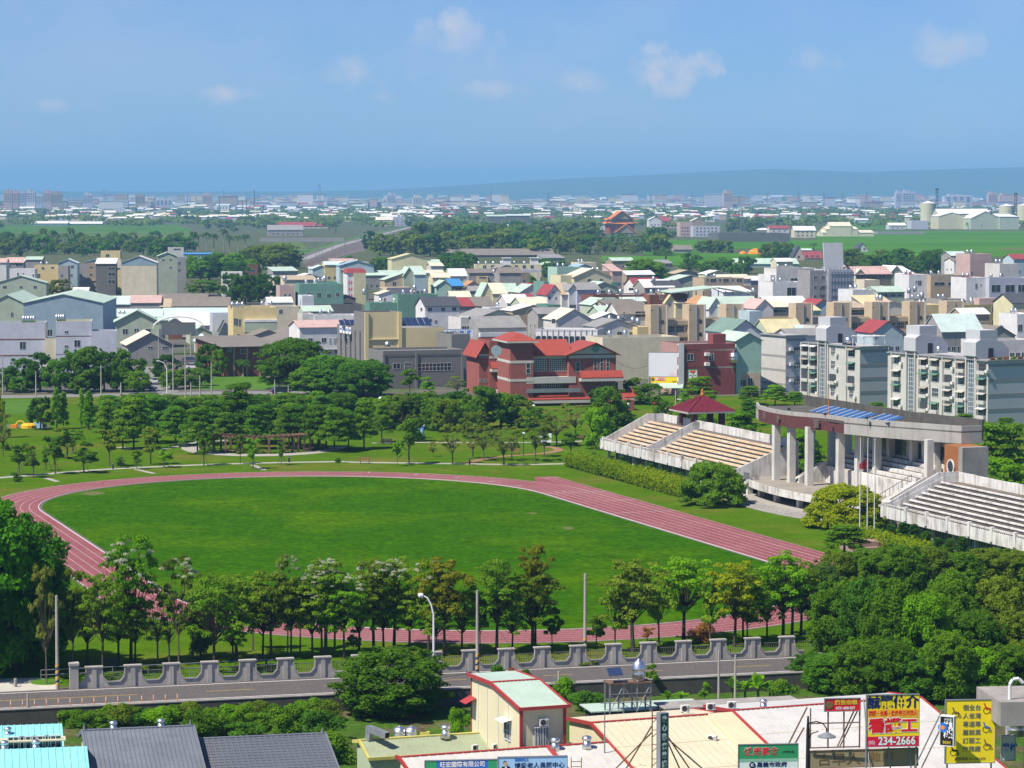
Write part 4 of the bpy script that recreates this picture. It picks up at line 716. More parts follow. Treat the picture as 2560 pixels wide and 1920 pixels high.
yg=[(125,640,430,170),(215,655,440,130),(300,610,450,80),(355,630,380,170),(540,625,420,190),(705,580,330,170),(780,590,520,100),(880,600,480,90),(970,570,330,160),(1055,590,440,120),(1310,575,350,140),(1545,565,380,100),(1625,600,400,120),(1810,575,420,70),(430,530,320,200),(470,500,340,150)]
for i,(x,yb,yt,wd) in enumerate(sorted(yg)):
    o=ptree('H',x,yb,yt,wd,'young',['mid','olive','fresh'][i%3],'young_tree','young tree along the park path, %s from the left'%ORD[i],group='young trees along the park path')
    if i%3!=1:
        p=G('H',x,yb); st=thing('tree_stake','wooden tripod stake round the %s young path tree from the left'%ORD[i],'stake',p)
        for k in range(3): t=k*2.1+i; MB().tube((.9*math.cos(t),.9*math.sin(t),0),(.12*math.cos(t),.12*math.sin(t),2.0),.035,.03,5).build('pole',bark,st)
for x,yb,yt,wd,lab in ((365,345,80,100,'left of the first pair'),(410,340,105,90,'right of the first pair'),(525,330,85,70,'left of the second pair'),(572,345,100,110,'right of the second pair')):
    ptree('H',x,yb,yt,wd,'cypress','fresh','cypress','columnar bright green cypress, '+lab,group='columnar cypresses in the park')
for vw,x,yb,yt,wd,kd,lf,lab in (('H',262,345,125,180,'roundmid','deep','round dark tree left of the cypresses'),('H',35,480,410,70,'bush','mid','clipped round bush at the left edge of the park'),('H',108,680,600,75,'bush','mid','small rounded bush between the path and the track'),('H',20,520,230,140,'thin','sparse','bare-branched tree at the left edge of the park'),('H',-10,400,80,90,'roundmid','yellow','yellow-green tree cut by the left edge'),('H',0,350,200,60,'bush','mid','dark bush by the playground'),('I',375,560,530,40,'bush','olive','tiny shrub beside the park bench'),('H',2175,560,520,40,'bush','mid','tiny shrub on the lawn by the path'),
 ('E',330,1290,835,660,'round','mid','great layered tree in front of the brick factory'),('E',650,1330,985,620,'round','dark','great dark tree in front of the land office'),('E',920,1350,1030,560,'round','dark','dark spreading tree right of the land office tree'),('E',480,1340,1080,420,'roundmid','mid','smaller tree between the two great trees'),('E',1330,1340,1110,170,'young','mid','conical tree before the grey office wall'),('E',1500,1350,1180,190,'young','fresh','fresh green tree before the grey office wall'),('E',1740,1340,1170,230,'thin','olive','loose tree between the office and the brick building'),
 ('F',800,1440,1260,300,'roundmid','dark','dark round tree before the brick building'),('F',1180,1420,1230,320,'roundmid','mid','tree right of the brick building'),('F',1620,1440,1180,420,'tier','mid','layered tree before the corner shop'),('F',2050,1420,1260,300,'tier','mid','layered tree right of the corner shop'),('F',1050,1400,1180,200,'roundmid','mid','small tree at the beige blank wall'),
 ('G',60,1430,1250,260,'tier','fresh','layered tree before the left apartment block'),('G',230,1430,1310,220,'tier','fresh','lower layered tree beside the left apartment block'),('G',560,1470,1400,260,'tier','fresh','low tree before the middle apartment block'),('G',930,1500,1400,220,'tier','fresh','low tree between the apartment blocks'),('G',1700,1650,1500,320,'tier','mid','tree before the right apartment block'),('G',2050,1650,1530,260,'tier','mid','tree behind the grandstand roof end'),
 ('K',1900,900,290,560,'tier','mid','big layered tree behind the right end of the grandstand roof'),('K',2080,880,300,520,'tier','mid','big layered tree at the right edge behind the stand'),('K',1500,800,230,300,'tier','mid','tree behind the grandstand roof'),
 ('J',700,330,60,220,'roundmid','mid','tree behind the top of the left stand'),('J',930,300,60,220,'tier','dark','tree left of the red pavilion'),('J',1550,330,60,240,'tier','dark','tree behind the red pavilion'),('J',150,420,130,300,'roundmid','mid','tree at the far end of the left stand'),('J',330,330,180,240,'roundmid','fresh','bright tree behind the far end of the left stand'),('J',1000,300,140,260,'bush','mid','bush behind the white parapet of the stand')):
    ptree(vw,x,yb,yt,wd,kd,lf,'tree' if kd!='bush' else 'bush',lab,cat='tree' if kd!='bush' else 'bush')
for i in range(16):
    a=96-i*9.5; p=TK(a,-84-4*math.sin(i*2.3)-(6 if a<15 else 0)); tree('street_tree','leafy tree in the row behind the grandstand, %s from the far end'%ORD[i],(p.x,p.y,0),6.2+1.3*math.sin(i*1.7),8.5,'tier' if i%3 else 'roundmid',['mid','fresh','mid','dark'][i%4],group='trees behind the grandstand')
# dark trees along the back road
for i,(x,yb,yt,wd,lf) in enumerate([(60,1310,1100,230,'dark'),(170,1320,1180,200,'fresh'),(200,1310,1010,300,'dark'),(350,1310,960,280,'deep'),(480,1320,1020,280,'dark'),(640,1310,940,330,'dark'),(680,1330,1180,220,'mid'),(760,1310,905,380,'mid'),(900,1310,950,300,'dark'),(1010,1310,1000,260,'dark'),(1060,1310,930,220,'mid'),(1160,1310,1010,320,'mid'),(1190,1330,1120,240,'mid'),(1430,1230,980,260,'deep'),(1480,1290,1120,220,'mid'),(1640,1280,1100,260,'mid'),(1740,1260,1100,200,'mid'),(1820,1170,890,280,'dark'),(1900,1180,930,180,'mid')]):
    ptree('D',x,yb,yt,wd,'roundmid',lf,'back_road_tree','%s bushy tree along the back road, %s from the left'%(SKIP.get(lf,'deep green'),ORD[i]),group='trees along the back road')
ptree('D',2100,1180,1010,190,'palm','palm','small_palm','small palm in front of the brick factory wall',cat='palm')
# ================================================================ grandstand, pavilion, hedges
m_stw=pm('stand_white',(.64,.62,.58),.85,.15,.5,stain=.85,stc=(.13,.115,.095),c2=(.42,.39,.34),sc2=.35,lo=.55,hi=.68)
m_stp=pm('stand_peach',(.62,.45,.27),.85,.15,.7,stain=.45,stc=(.60,.56,.50),c2=(.66,.58,.46),sc2=.6,lo=.45,hi=.65)
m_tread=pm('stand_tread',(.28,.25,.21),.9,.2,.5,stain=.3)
m_treadd=pm('stand_tread_dirt_shade',(.15,.13,.11),.95,.3,.5)  # dirty treads, and the dark tone that paints shade around the seats
m_col=pm('column_paint',(.56,.54,.49),.8,.12,.5,stain=.6,stc=(.25,.24,.22))
m_brown=pm('canopy_brown',(.115,.045,.045),.7,.1,.6,rib=('X',2),ribd=.02)
m_roofc=pm('canopy_concrete',(.36,.345,.32),.85,.12,.5,stain=.4)
m_mold=pm('mouldy_concrete',(.10,.095,.085),.95,.35,.5,stain=.6,stc=(.04,.038,.033))
def TB3(a,b,z): p=TK(a,b); return Vector((p.x,p.y,z))
STA=TH-math.pi/2   # stand local frame: x right along the front (towards the camera end is +x), y back
# local axes: X = -TA (towards the near end), Y = -TB (away from the track)
SM=Matrix(((-TA.x,-TB.x,0,TC.x),(-TA.y,-TB.y,0,TC.y),(0,0,1,0),(0,0,0,1)))
def stand_thing(name,label,cat): 
    o=thing(name,label,cat); o.matrix_world=SM; o.location=SM.translation; o.rotation_euler=SM.to_euler(); return o
# in this frame x=-a, y=-b
def wing(name,label,x0,x1,seat,aisles,left):
    o=stand_thing(name,label,'grandstand'); yf,yb=60.8,72.0; zf,zt=2.75,6.6; n=9; dy=(yb-2.0-yf-1.2)/n; dz=(zt-zf)/n
    MB().box(x0,x1,yf,yf+.22,2.35,3.75).build('front_parapet',m_stw,o); MB().box(x0,x1,yf+.22,yf+1.25,2.35,zf).build('front_walk',m_tread,o)
    segs=[]; c=x0
    for ax in aisles: segs.append((c,ax-.9)); c=ax+.9
    segs.append((c,x1))
    for k in range(n):
        y=yf+1.25+k*dy; z=zf+(k+1)*dz
        for s0,s1 in segs:
            rc_=dz*(.36 if left else .62); MB().box(s0,s1,y,y+.42,z-dz+rc_,z).build('seat_step',seat,o); MB().box(s0,s1,y+.12,y+.4,z-dz-.25,z-dz+rc_).build('seat_recess',m_treadd,o)  # dark recess colour paints the shadow under each seat edge, with dirt
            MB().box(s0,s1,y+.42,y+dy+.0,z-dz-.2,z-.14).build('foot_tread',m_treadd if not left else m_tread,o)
    MB().box(x0,x1,yb-2.0,yb,zt-.5,zt-.12).build('top_walk',m_treadd,o)
    xx=x0
    while xx<x1-.1:   # back parapet in bays
        e=min(xx+4.6,x1); MB().box(xx+.02,e-.02,yb-.2,yb,zt-.1,zt+1.15+rnd.uniform(-.03,.03)).build('back_parapet',m_stw,o); xx=e
    for ax in aisles:
        for k in range(18): MB().box(ax-.85,ax+.85,yf+1.25+k*dy/2,yf+1.25+(k+1)*dy/2,zf-.6+k*dz/2,zf+(k+1)*dz/2-.05).build('aisle_step',m_conc,o)
        for sx in ((-.95,-.75) if left else ()):
            pass
        m=MB(); m.prism([(ax-1.0,yf+.6,zf-.2),(ax-1.0,yf+.6,zf+1.0),(ax-1.0,yb-2.0,zt+1.15),(ax-1.0,yb-1.0,zt+1.15),(ax-1.0,yb-1.0,zt-.3)],(.2,0,0)); m.build('aisle_wall',m_stw,o)
        for k in range(7): y=yf+1.3+k*1.3; z=zf+(y-yf-1.2)*dz/dy; MB().tube((ax+.8,y,z),(ax+.8,y,z+.95),.035,None,5).build('handrail_post',m_galv,o)
        MB().tube((ax+.8,yf+1.3,zf+.95),(ax+.8,yb-2.2,zt+.85),.04,None,5).build('handrail',m_galv,o)
    # piers on the parapet and rails between
    k=0; xx=x0+1.2
    while xx<x1:
        MB().box(xx-.28,xx+.28,yf-.12,yf+.3,2.6,4.35).build('parapet_pier',m_stw,o); MB().box(xx-.2,xx+.2,yf-.14,yf-.119,2.52,2.6).build('drain_outlet',m_dark,o)
        if xx+5.5<x1:
            for j in range(11): xx_=xx+.5+j*.45; MB().box(xx_-.03,xx_+.03,yf+.05,yf+.12,3.75,4.1).build('rail_bar',m_stw,o)
            MB().box(xx+.3,xx+5.2,yf+.03,yf+.14,4.08,4.16).build('rail_top',m_stw,o)
        xx+=5.55
    # rooms below
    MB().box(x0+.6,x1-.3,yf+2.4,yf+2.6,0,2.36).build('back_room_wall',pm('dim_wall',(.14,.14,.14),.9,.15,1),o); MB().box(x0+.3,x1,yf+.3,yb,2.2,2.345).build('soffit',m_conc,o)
    xx=x0+1
    while xx<x1: MB().box(xx-.2,xx+.2,yf+.9,yf+1.3,0,2.25).build('column',m_col,o); xx+=5.55
    xx=x0+2.2
    while xx<x1-2: wmesh(1.3,1.2,2,1).build('window',[m_glass,m_frame],o,(xx,yf+2.38,.8)); xx+=3.3
    # end walls
    for xe in ((x0,) if left else (x0,)):
        m=MB(); m.prism([(xe-.22,yf,2.35),(xe-.22,yf,4.0),(xe-.22,yf+1.0,4.15),(xe-.22,yb-3.0,zt+1.2),(xe-.22,yb,zt+1.2),(xe-.22,yb,2.2)],(.21,0,0)); m.build('end_wall',m_stw,o)
    MB().box(x0+.2,x1,yb-.3,yb-.21,0,zt-.15).build('rear_wall',m_stw,o)
    return o
wl=wing('grandstand_wing','left grandstand wing with worn peach seat steps and white parapet',-83,-31,m_stp,[-65],True)
wrg=wing('grandstand_wing','right grandstand wing with stained white seat steps',18.5,78,m_stw,[],False)
# sloping white end wall beside the stage stairs
cv=stand_thing('grandstand_canopy','curved concrete canopy with brown fascia on tall white columns over the stage','canopy')
front=[(-40,69.2),(-33,66.5),(-27,65.7),(-21,66.0),(-14.5,68.4),(-9.4,68.9),(-5.0,70.3),(9.0,77.2)]; back=[(9.0,80.5),(-5,77.8),(-40,77.2)]
poly=front+back
def flat(poly,z0,z1,name,mat,par): m=MB(); m.prism([(x,y,z0) for x,y in poly],(0,0,z1-z0)); return m.build(name,mat,par)
flat(poly,11.9,12.1,'roof_slab',m_mold,cv)
def fascia(pts,z0,z1,mat,nm,t=.3):
    for (xa,ya),(xb,yb) in zip(pts[:-1],pts[1:]):
        d=Vector((xb-xa,yb-ya)); n_=Vector((d.y,-d.x)).normalized()*t
        m=MB(); m.prism([(xa,ya,z0),(xb,yb,z0),(xb-n_.x,yb-n_.y,z0),(xa-n_.x,ya-n_.y,z0)],(0,0,z1-z0)); m.build(nm,mat,cv)
fascia(front[:2],10.5,12.75,m_roofc,'white_fascia'); fs=smooth_line(front[1:6],4); fascia([(p[0],p[1]) for p in fs],10.55,12.25,m_brown,'brown_fascia'); fascia([(p[0],p[1]+.05) for p in fs],12.25,12.8,m_roofc,'parapet_band',.35)
fascia(front[5:7],10.5,12.8,m_roofc,'white_fascia'); fascia(front[6:8],10.45,12.1,m_roofc,'side_fascia'); fascia(front[6:8],12.1,12.8,m_roofc,'parapet_band',.42); fascia([front[7],back[0]],10.45,12.8,m_roofc,'side_fascia')
fascia(back,10.9,13.6,m_mold,'rear_parapet',.25)
flat([(x*.985,y+.35) for x,y in front]+[(x,y-.3) for x,y in back],10.9,11.0,'soffit',m_col,cv)
for x,y in ((-26,65.6),(-22.3,66.3),(-17.6,66.9),(-12.6,69.3),(-10.6,71.2),(-7.8,72.6),(6.2,73.3)): MB().box(x-.47,x+.47,y+.1,y+1.04,2.6 if x<5 else 5.8,10.89).build('column',m_col,cv)
for x in (-36,-29,-23.5,-17,-10,-3,3.5): MB().box(x-.45,x+.45,75.9,76.8,2.6,10.89).build('rear_column',m_col,cv)
for k,ch in enumerate('司令臺'):   # metal characters on the brown fascia
    x=(-30.0,-23.8,-15.6)[k]; y=(66.0,65.4,67.6)[k]; text('fascia_character',ch,1.35,pm('bronze_letters',(.22,.19,.16),.5,.1,1,metal=.4),cv,(x,y,11.4),(R(90),0,R((-8,2,17)[k])),1,.0,.05)
for k,x in enumerate((-29.5,-22,-12,-4.4)):
    f=MB(); f.box(-.18,.18,-.15,.15,.0,.3).build('floodlight',m_dark,cv,(x,66.3+(.9 if k==2 else 3.6 if k==3 else 0),12.95)); MB().tube((x,66.4+(.9 if k==2 else 3.6 if k==3 else 0),12.2),(x,66.4+(.9 if k==2 else 3.6 if k==3 else 0),13),.04,None,5).build('floodlight_post',m_galv,cv)
# solar panels on the canopy roof
sp=stand_thing('solar_array','row of blue solar panels tilted on the canopy roof','solar panels'); mbl=pm('bright_solar_blue',(.025,.085,.22),.3,.1,.6,spec=.5)
for k in range(11):
    x=-24+k*2.05; y=70.6 if k<8 else 71.6; m=MB(); m.prism([(x,y,12.5),(x+1.95,y,12.5),(x+1.95,y+2.6,13.25),(x,y+2.6,13.25)],(0,0,.06)); pn=m.build('panel',mbl,sp); m=MB(); m.prism([(x-.05,y-.02,12.53),(x+.03,y-.02,12.53),(x+.03,y+2.62,13.29),(x-.05,y+2.62,13.29)],(0,0,.07)); m.build('panel_frame',m_white,pn)
    MB().tube((x+1,y+2.4,12.1),(x+1,y+2.4,13.2),.05,None,4).build('support',m_galv,sp)
o=stand_thing('orange_mast','thin orange mast on the canopy roof','mast'); MB().tube((-17.8,70.5,12.1),(-17.8,70.5,15.4),.05,.04,6).build('tube',PC['orange'],o)
# stage deck below the canopy
dk=stand_thing('stage_deck','curved stage deck with white edge on columns under the canopy','stage')
edge=[(-26.5,62.3),(-22,61.6),(-16,61.2),(-10,61.3),(-4,62.0),(2,63.6),(8,66)]
ed=[(p[0],p[1]) for p in smooth_line(edge,4)]
flat(ed+[(18.4,68),(18.4,77),(-31,77),(-31,64)],2.3,2.6,'deck',m_tread,dk)
for (xa,ya),(xb,yb) in zip(ed[:-1],ed[1:]):
    m=MB(); m.prism([(xa,ya,1.75),(xb,yb,1.75),(xb,yb-.15,1.75),(xa,ya-.15,1.75)],(0,0,1.0)); m.build('deck_edge',m_stw,dk)
for x,y in ed[2::5]: MB().box(x-.35,x+.35,y+.9,y+1.6,0,2.3).build('column',m_col,dk)
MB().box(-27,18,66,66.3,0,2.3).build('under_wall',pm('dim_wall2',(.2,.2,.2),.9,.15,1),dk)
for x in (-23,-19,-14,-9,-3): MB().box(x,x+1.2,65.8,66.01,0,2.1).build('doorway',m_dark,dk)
MB().box(-21,2.5,71.6,71.9,2.6,5.0).build('stage_wall',m_stw,dk)
for k in range(5): MB().box(-21,4.5,71.9+k*.95,72.9+k*.95,2.6,5.0+k*.52).build('upper_seat',m_stw if k%1==0 else m_tread,dk); MB().box(-21,4.5,72.3+k*.95,72.84+k*.95,5.0+k*.52,5.03+k*.52).build('painted_seat_shade',m_treadd,dk)  # thin dark sheets paint the shade on the upper seats
for side,xs in ((0,-21),(1,4.6)):
    for k in range(16):
        MB().box(xs-3.2 if side==0 else xs,xs if side==0 else xs+3.0,67.6+k*.3,67.9+k*.3,2.6,2.75+k*.16).build('stair_step',m_stw,dk)
    m=MB(); xx=xs if side==0 else xs+3.05; m.prism([(xx,67.4,2.6),(xx,67.4,3.4),(xx,72.5,6.1),(xx,72.5,2.6)],(.2,0,0)); m.build('stair_wall',m_stw,dk)
    for k in range(8): MB().tube((xx-3.0,67.6+k*.65,2.7+k*.34),(xx-3.0,67.6+k*.65,3.7+k*.34),.03,None,4).build('rail_post',m_dark,dk)
    MB().tube((xx-3.0,67.6,3.7),(xx-3.0,72.2,6.1),.04,None,5).build('rail',m_dark,dk)
m=MB(); m.prism([(18.3,61.0,2.4),(18.3,61.0,3.4),(18.3,70,7.4),(18.3,72,7.4),(18.3,72,2.4)],(.24,0,0)); m.build('ramp_wall',m_stw,dk)
m=MB(); m.prism([(-31.1,61.0,2.4),(-31.1,61.0,3.4),(-31.1,70,7.0),(-31.1,72,7.0),(-31.1,72,2.4)],(.24,0,0)); m.build('ramp_wall',m_stw,dk)
MB().box(8.5,12.5,75.0,78.6,3,10.4).build('rear_room',pm('orange_brown_tile',(.30,.12,.045),.8,.1,1),dk); MB().box(12.5,13.7,74.9,78.7,3,10.4).build('rear_pier',m_conc,dk)
m=MB(); m.lathe([(1.05,0),(1.05,.1),(.78,.1),(.78,.02)],22); rw=m.build('round_window',m_stw,dk,(10.5,74.9,7.6)); rw.rotation_euler=(R(90),0,0); gl=MB().lathe([(.8,0),(.8,.05)],22).build('round_pane',m_glass,rw)
MB().box(-15,8.4,76.95,77.15,2.6,10.85).build('rear_wall',m_stw,dk)
for x in (-12.5,-8,-3.5,1,5): MB().box(x-1.6,x+1.6,76.9,76.94,7.4,9.6).build('rear_window',m_glass,dk)
MB().box(-21,-15.1,76.95,77.15,2.6,7.8).build('rear_wall',m_stw,dk)
# side stair down to the lawn
ss=stand_thing('outside_stair','white zigzag concrete stair at the left end of the stage','stair')
m=MB(); m.prism([(-27.2,62.5,2.6),(-27.2,62.5,3.0),(-31.2,62.5,1.1),(-31.2,62.5,.5),(-30.2,62.5,.5)],(0,1.6,0)); m.build('flight',m_stw,ss); m=MB(); m.prism([(-31,62.6,.45),(-31,62.6,.9),(-28.8,62.6,-.1),(-29.6,62.6,-.1)],(0,1.5,0)); m.build('lower_flight',m_stw,ss); MB().box(-28.9,-28.3,62.8,63.6,0,1.7).build('pier',m_stw,ss)
for k in range(7): MB().box(-28.4+.3*k,-28.35+.3*k,62.2,62.3,2.7,3.6).build('baluster',m_galv,ss)
MB().box(-28.5,-26.4,62.15,62.33,3.6,3.7).build('rail',m_galv,ss)
# terrace steps in front of the stage
for k in range(4):
    e2=[(x,y-1.2-.9*(3-k)) for x,y in ed]; o=stand_thing('terrace','pale terrace paving in front of the stage' ,'paving') if k==3 else None
    m=MB(); m.prism([(x,y,.02) for x,y in e2]+[(12,67,.02),(-30,66,.02)],(0,0,.12+.11*k))
    if k==3: tb=m.build('terrace_steps',m_pave,None); tb.matrix_world=SM; struct(tb); bpy.data.objects.remove(o)
    else: q_=m.build('terrace_step',m_conc,None); q_.matrix_world=SM; struct(q_)
# red pavilion
pv=G('J',1330,345,6.2); P_=stand_thing('pavilion','open pavilion with dark red hip roof and square tiled columns behind the stand','pavilion'); lp_=SM.inverted()@pv
px0,py0=lp_.x,74.3; hw=3.3; PY=(SM@Vector((px0,py0,0))).y; zc=AT(*px('J',1330,182),PY).z-.2; RH=AT(*px('J',1330,35),PY).z-zc; rw_=4.1
for sx in (-1,1):
    for sy in (-1,1): MB().box(px0+sx*hw*.72-.42,px0+sx*hw*.72+.42,py0+sy*hw*.72-.42,py0+sy*hw*.72+.42,0,zc).build('column',pm('red_tile_column',(.15,.05,.045),.6,.15,1),P_)
m_rr=pm('dark_red_roof',(.14,.02,.032),.5,.1,.6)
tops=[(px0-.15,py0-.15,zc+RH),(px0+.15,py0-.15,zc+RH),(px0+.15,py0+.15,zc+RH),(px0-.15,py0+.15,zc+RH)]; eav=[(px0-rw_,py0-rw_,zc+.3),(px0+rw_,py0-rw_,zc+.3),(px0+rw_,py0+rw_,zc+.3),(px0-rw_,py0+rw_,zc+.3)]
rf=MB()
for k in range(4): rf.face([eav[k],eav[(k+1)%4],tops[(k+1)%4],tops[k]])
rfo=rf.build('roof',m_rr,P_); MB().box(px0-rw_,px0+rw_,py0-rw_,py0+rw_,zc,zc+.28).build('eave_board',m_roofc,P_); MB().lathe([(.3,0),(.34,.3),(.15,.6),(.2,.9),(.03,1.3)],8).build('finial',pm('orange_glaze',(.5,.16,.03),.4),P_,(px0,py0,zc+RH-.1))
for k in range(4):
    for j in range(9):
        t=(j+.5)/9; e=Vector(eav[k]).lerp(Vector(eav[(k+1)%4]),t); s_=abs(t-.5)*2; top=Vector(eav[k]).lerp(Vector(tops[k]),1-s_).lerp(Vector(eav[(k+1)%4]).lerp(Vector(tops[(k+1)%4]),1-s_),t); MB().tube(e+Vector((0,0,.02)),top+Vector((0,0,.02)),.05,None,4).build('roof_rib',m_rr,rfo)
    MB().tube(eav[k],tops[k],.11,None,6).build('hip_ridge',m_rr,rfo)
MB().box(px0-hw*.7,px0+hw*.7,py0-hw*.7,py0+hw*.7,6.2,6.5).build('floor',m_conc,P_); MB().box(px0-.2,px0+2.6,py0-.6,py0-.1,6.5,7.4).build('bench',pm('ochre_bench',(.4,.22,.08),.8),P_)
# hedges
def hedge(name,label,x0,x1,y,wd,h,leaf,n,size=.13):
    g=random.Random(int(x0*7)); cl=[]
    x=x0
    while x<x1: 
        for yy in (-wd*.3,wd*.3): cl.append((x+g.uniform(-.3,.3),y+yy+g.uniform(-.2,.2),h*.5+g.uniform(-.12,.18),.75,.7,h*.5))
        x+=.55
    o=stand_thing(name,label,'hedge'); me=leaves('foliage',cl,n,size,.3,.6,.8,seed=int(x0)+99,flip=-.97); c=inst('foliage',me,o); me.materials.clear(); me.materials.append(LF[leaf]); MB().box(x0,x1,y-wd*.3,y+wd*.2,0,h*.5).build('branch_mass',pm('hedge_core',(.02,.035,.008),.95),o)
hedge('hedge','clipped yellow-green hedge along the track, longer far part',-79,-52.5,54.2,2.6,2.7,'yellow',19000)
hedge('hedge','clipped yellow-green hedge along the track, near part beside the round banyan',-52,-30,54.2,2.8,2.8,'yellow',18000)
hedge('hedge','bright golden hedge below the right grandstand wing',21,42,55,2.4,2.2,'yellow',9000)
for i in range(15): tree('shrub','dark upright shrub, %s from the far end along the foot of the left stand'%ORD[i],TB3(80-i*2.9,-58.6+.5*math.sin(i*3),0),2.0+.5*math.sin(i*5),1.9,'cypress','deep',cat='shrub',group='dark shrubs along the left stand')
for i in range(9): tree('shrub','dark upright shrub, %s from the stage along the foot of the right stand'%ORD[i],TB3(-20-i*3.1,-58.4,0),2.6+.5*math.sin(i*5),2.4,'cypress','deep',cat='shrub',group='dark shrubs along the right stand')
ptree('J',1190,1120,680,800,'dome','mid','banyan_tree','round clipped banyan at the end of the hedge by the stage')
ptree('K',515,1290,880,1000,'dome','yellow','banyan_tree','broad yellow-green clipped banyan in front of the stage')
ptree('K',500,1570,1265,560,'tier','mid','spreading_tree','low spreading tree beside the flagpole podium')
ptree('I',2000,545,495,160,'bush','deep','bush','dark rounded bush at the start of the hedge',cat='bush'); ptree('I',1950,560,500,120,'bush','mid','bush','dark bush left of the hedge start',cat='bush')
pd=thing('flag_podium','pink granite podium at the foot of the flagpoles','podium',G('K',800,1500),STA); MB().box(-4,3.2,-1.8,1.8,0,.5).build('lower_step',pm('pink_granite',(.33,.22,.19),.7,.15,1),pd); MB().box(-3,2.2,-1.1,1.2,.5,1.15).build('upper_step',MT['pink_granite'],pd)
for i,(x,yb,yt) in enumerate(((645,1395,450),(716,1405,455),(783,1420,462))):
    p=G('K',x,yb,.5); hgt=AT(*px('K',x,yt),p.y).z-.5; o=thing('flagpole','%s of three tall white flagpoles in front of the stage'%['left','middle','right'][i],'flagpole',p,0,'flagpoles at the stage'); MB().tube((0,0,0),(0,0,hgt),.075,.045,8).build('pole',m_frame,o); MB().lathe([(.02,0),(.1,.1),(.02,.2)],8).build('finial',m_galv,o,(0,0,hgt))
    if i==1:
        fz=AT(*px('K',716,640),p.y).z-.5; m=MB()
        for k in range(6):
            f=lambda j:(-.05-.28*j,.1*math.sin(j*1.3),0); a_=f(k);b_=f(k+1); m.face([(a_[0],a_[1],fz-.1*k),(b_[0],b_[1],fz-.1*(k+1)),(b_[0],b_[1],fz-1.15-.05*k),(a_[0],a_[1],fz-1.25+.02*k)])
        m.build('flag',pm('dull_flag',(.22,.03,.04),.8),o).scale=(.6,1,1)
# ================================================================ the town
TW={k:pm('town_'+k,c,.75,.14,.35,stain=st,stc=sc_,**kw) for k,c,st,sc_,kw in (
('cream',(.62,.56,.41),.25,(.35,.3,.22),{}),('white',(.67,.66,.64),.3,(.38,.36,.33),{}),('offwhite',(.58,.56,.52),.35,(.3,.28,.25),{}),('bluegrey',(.47,.48,.54),.15,(.24,.25,.28),{}),('greytile',(.48,.48,.52),.2,(.24,.24,.26),{}),
('blue',(.30,.40,.46),.1,(.2,.25,.28),dict(rib=('X',3))),('palegreen',(.42,.48,.36),.15,(.3,.32,.25),dict(rib=('X',3))),('mint',(.36,.52,.42),.15,(.28,.36,.3),{}),('yellow',(.62,.50,.25),.15,(.4,.3,.15),{}),('paleyellow',(.62,.58,.36),.2,(.4,.36,.24),{}),('grey',(.31,.30,.29),.4,(.12,.115,.11),{}),('darkgrey',(.15,.145,.14),.3,(.07,.068,.066),{}),
('brick',(.20,.085,.06),.35,(.1,.06,.05),{}),('teal',(.16,.30,.24),.2,(.08,.14,.11),{}),('green',(.13,.25,.19),.25,(.06,.1,.08),{}),('beige',(.46,.37,.25),.4,(.28,.22,.15),{}),('tan',(.36,.29,.20),.4,(.2,.16,.12),{}),('pink',(.50,.36,.32),.2,(.35,.27,.24),{}),('olive',(.36,.33,.13),.2,(.24,.22,.1),{}),('steelwhite',(.60,.62,.65),.2,(.4,.4,.42),dict(rib=('X',3))),('lilac',(.45,.43,.52),.2,(.3,.3,.34),{}),('concrete',(.33,.31,.285),.5,(.15,.14,.13),{}),('skyblue',(.42,.52,.55),.1,(.25,.35,.38),dict(rib=('X',3))))}
RF={k:pm('roof_'+k,c,.6,.16,.35,stain=.4,stc=tuple(x*.5 for x in c),rib=('X',2.2),ribd=.03) for k,c in dict(green=(.44,.55,.45),white=(.72,.71,.68),cream=(.66,.60,.45),pink=(.52,.36,.32),brown=(.21,.185,.155),slate=(.075,.08,.092),grey=(.27,.265,.255),red=(.30,.06,.065),mint=(.50,.60,.56),orange=(.45,.25,.12),blue=(.06,.24,.50),dark=(.05,.047,.045),yellow=(.58,.52,.30),deepgreen=(.17,.25,.21),tan=(.45,.36,.25),skyblue=(.28,.42,.50)).items()}
RF['garden']=pm('roof_garden',(.07,.13,.02),.95,.3,.6); m_tile=pm('red_roof_tile',(.31,.065,.045),.55,.12,.8)
WC={}
def wcache(w_,h_,nx=2,nz=1,fr=0):
    k=(round(w_*5)/5 or .2,round(h_*5)/5 or .2,nx,nz,fr)
    if k not in WC: WC[k]=wmesh(k[0],k[1],nx,nz).mesh('window',[m_glass,m_frame if not fr else TW['darkgrey']])
    return WC[k],k[0],k[1]
BL=[]
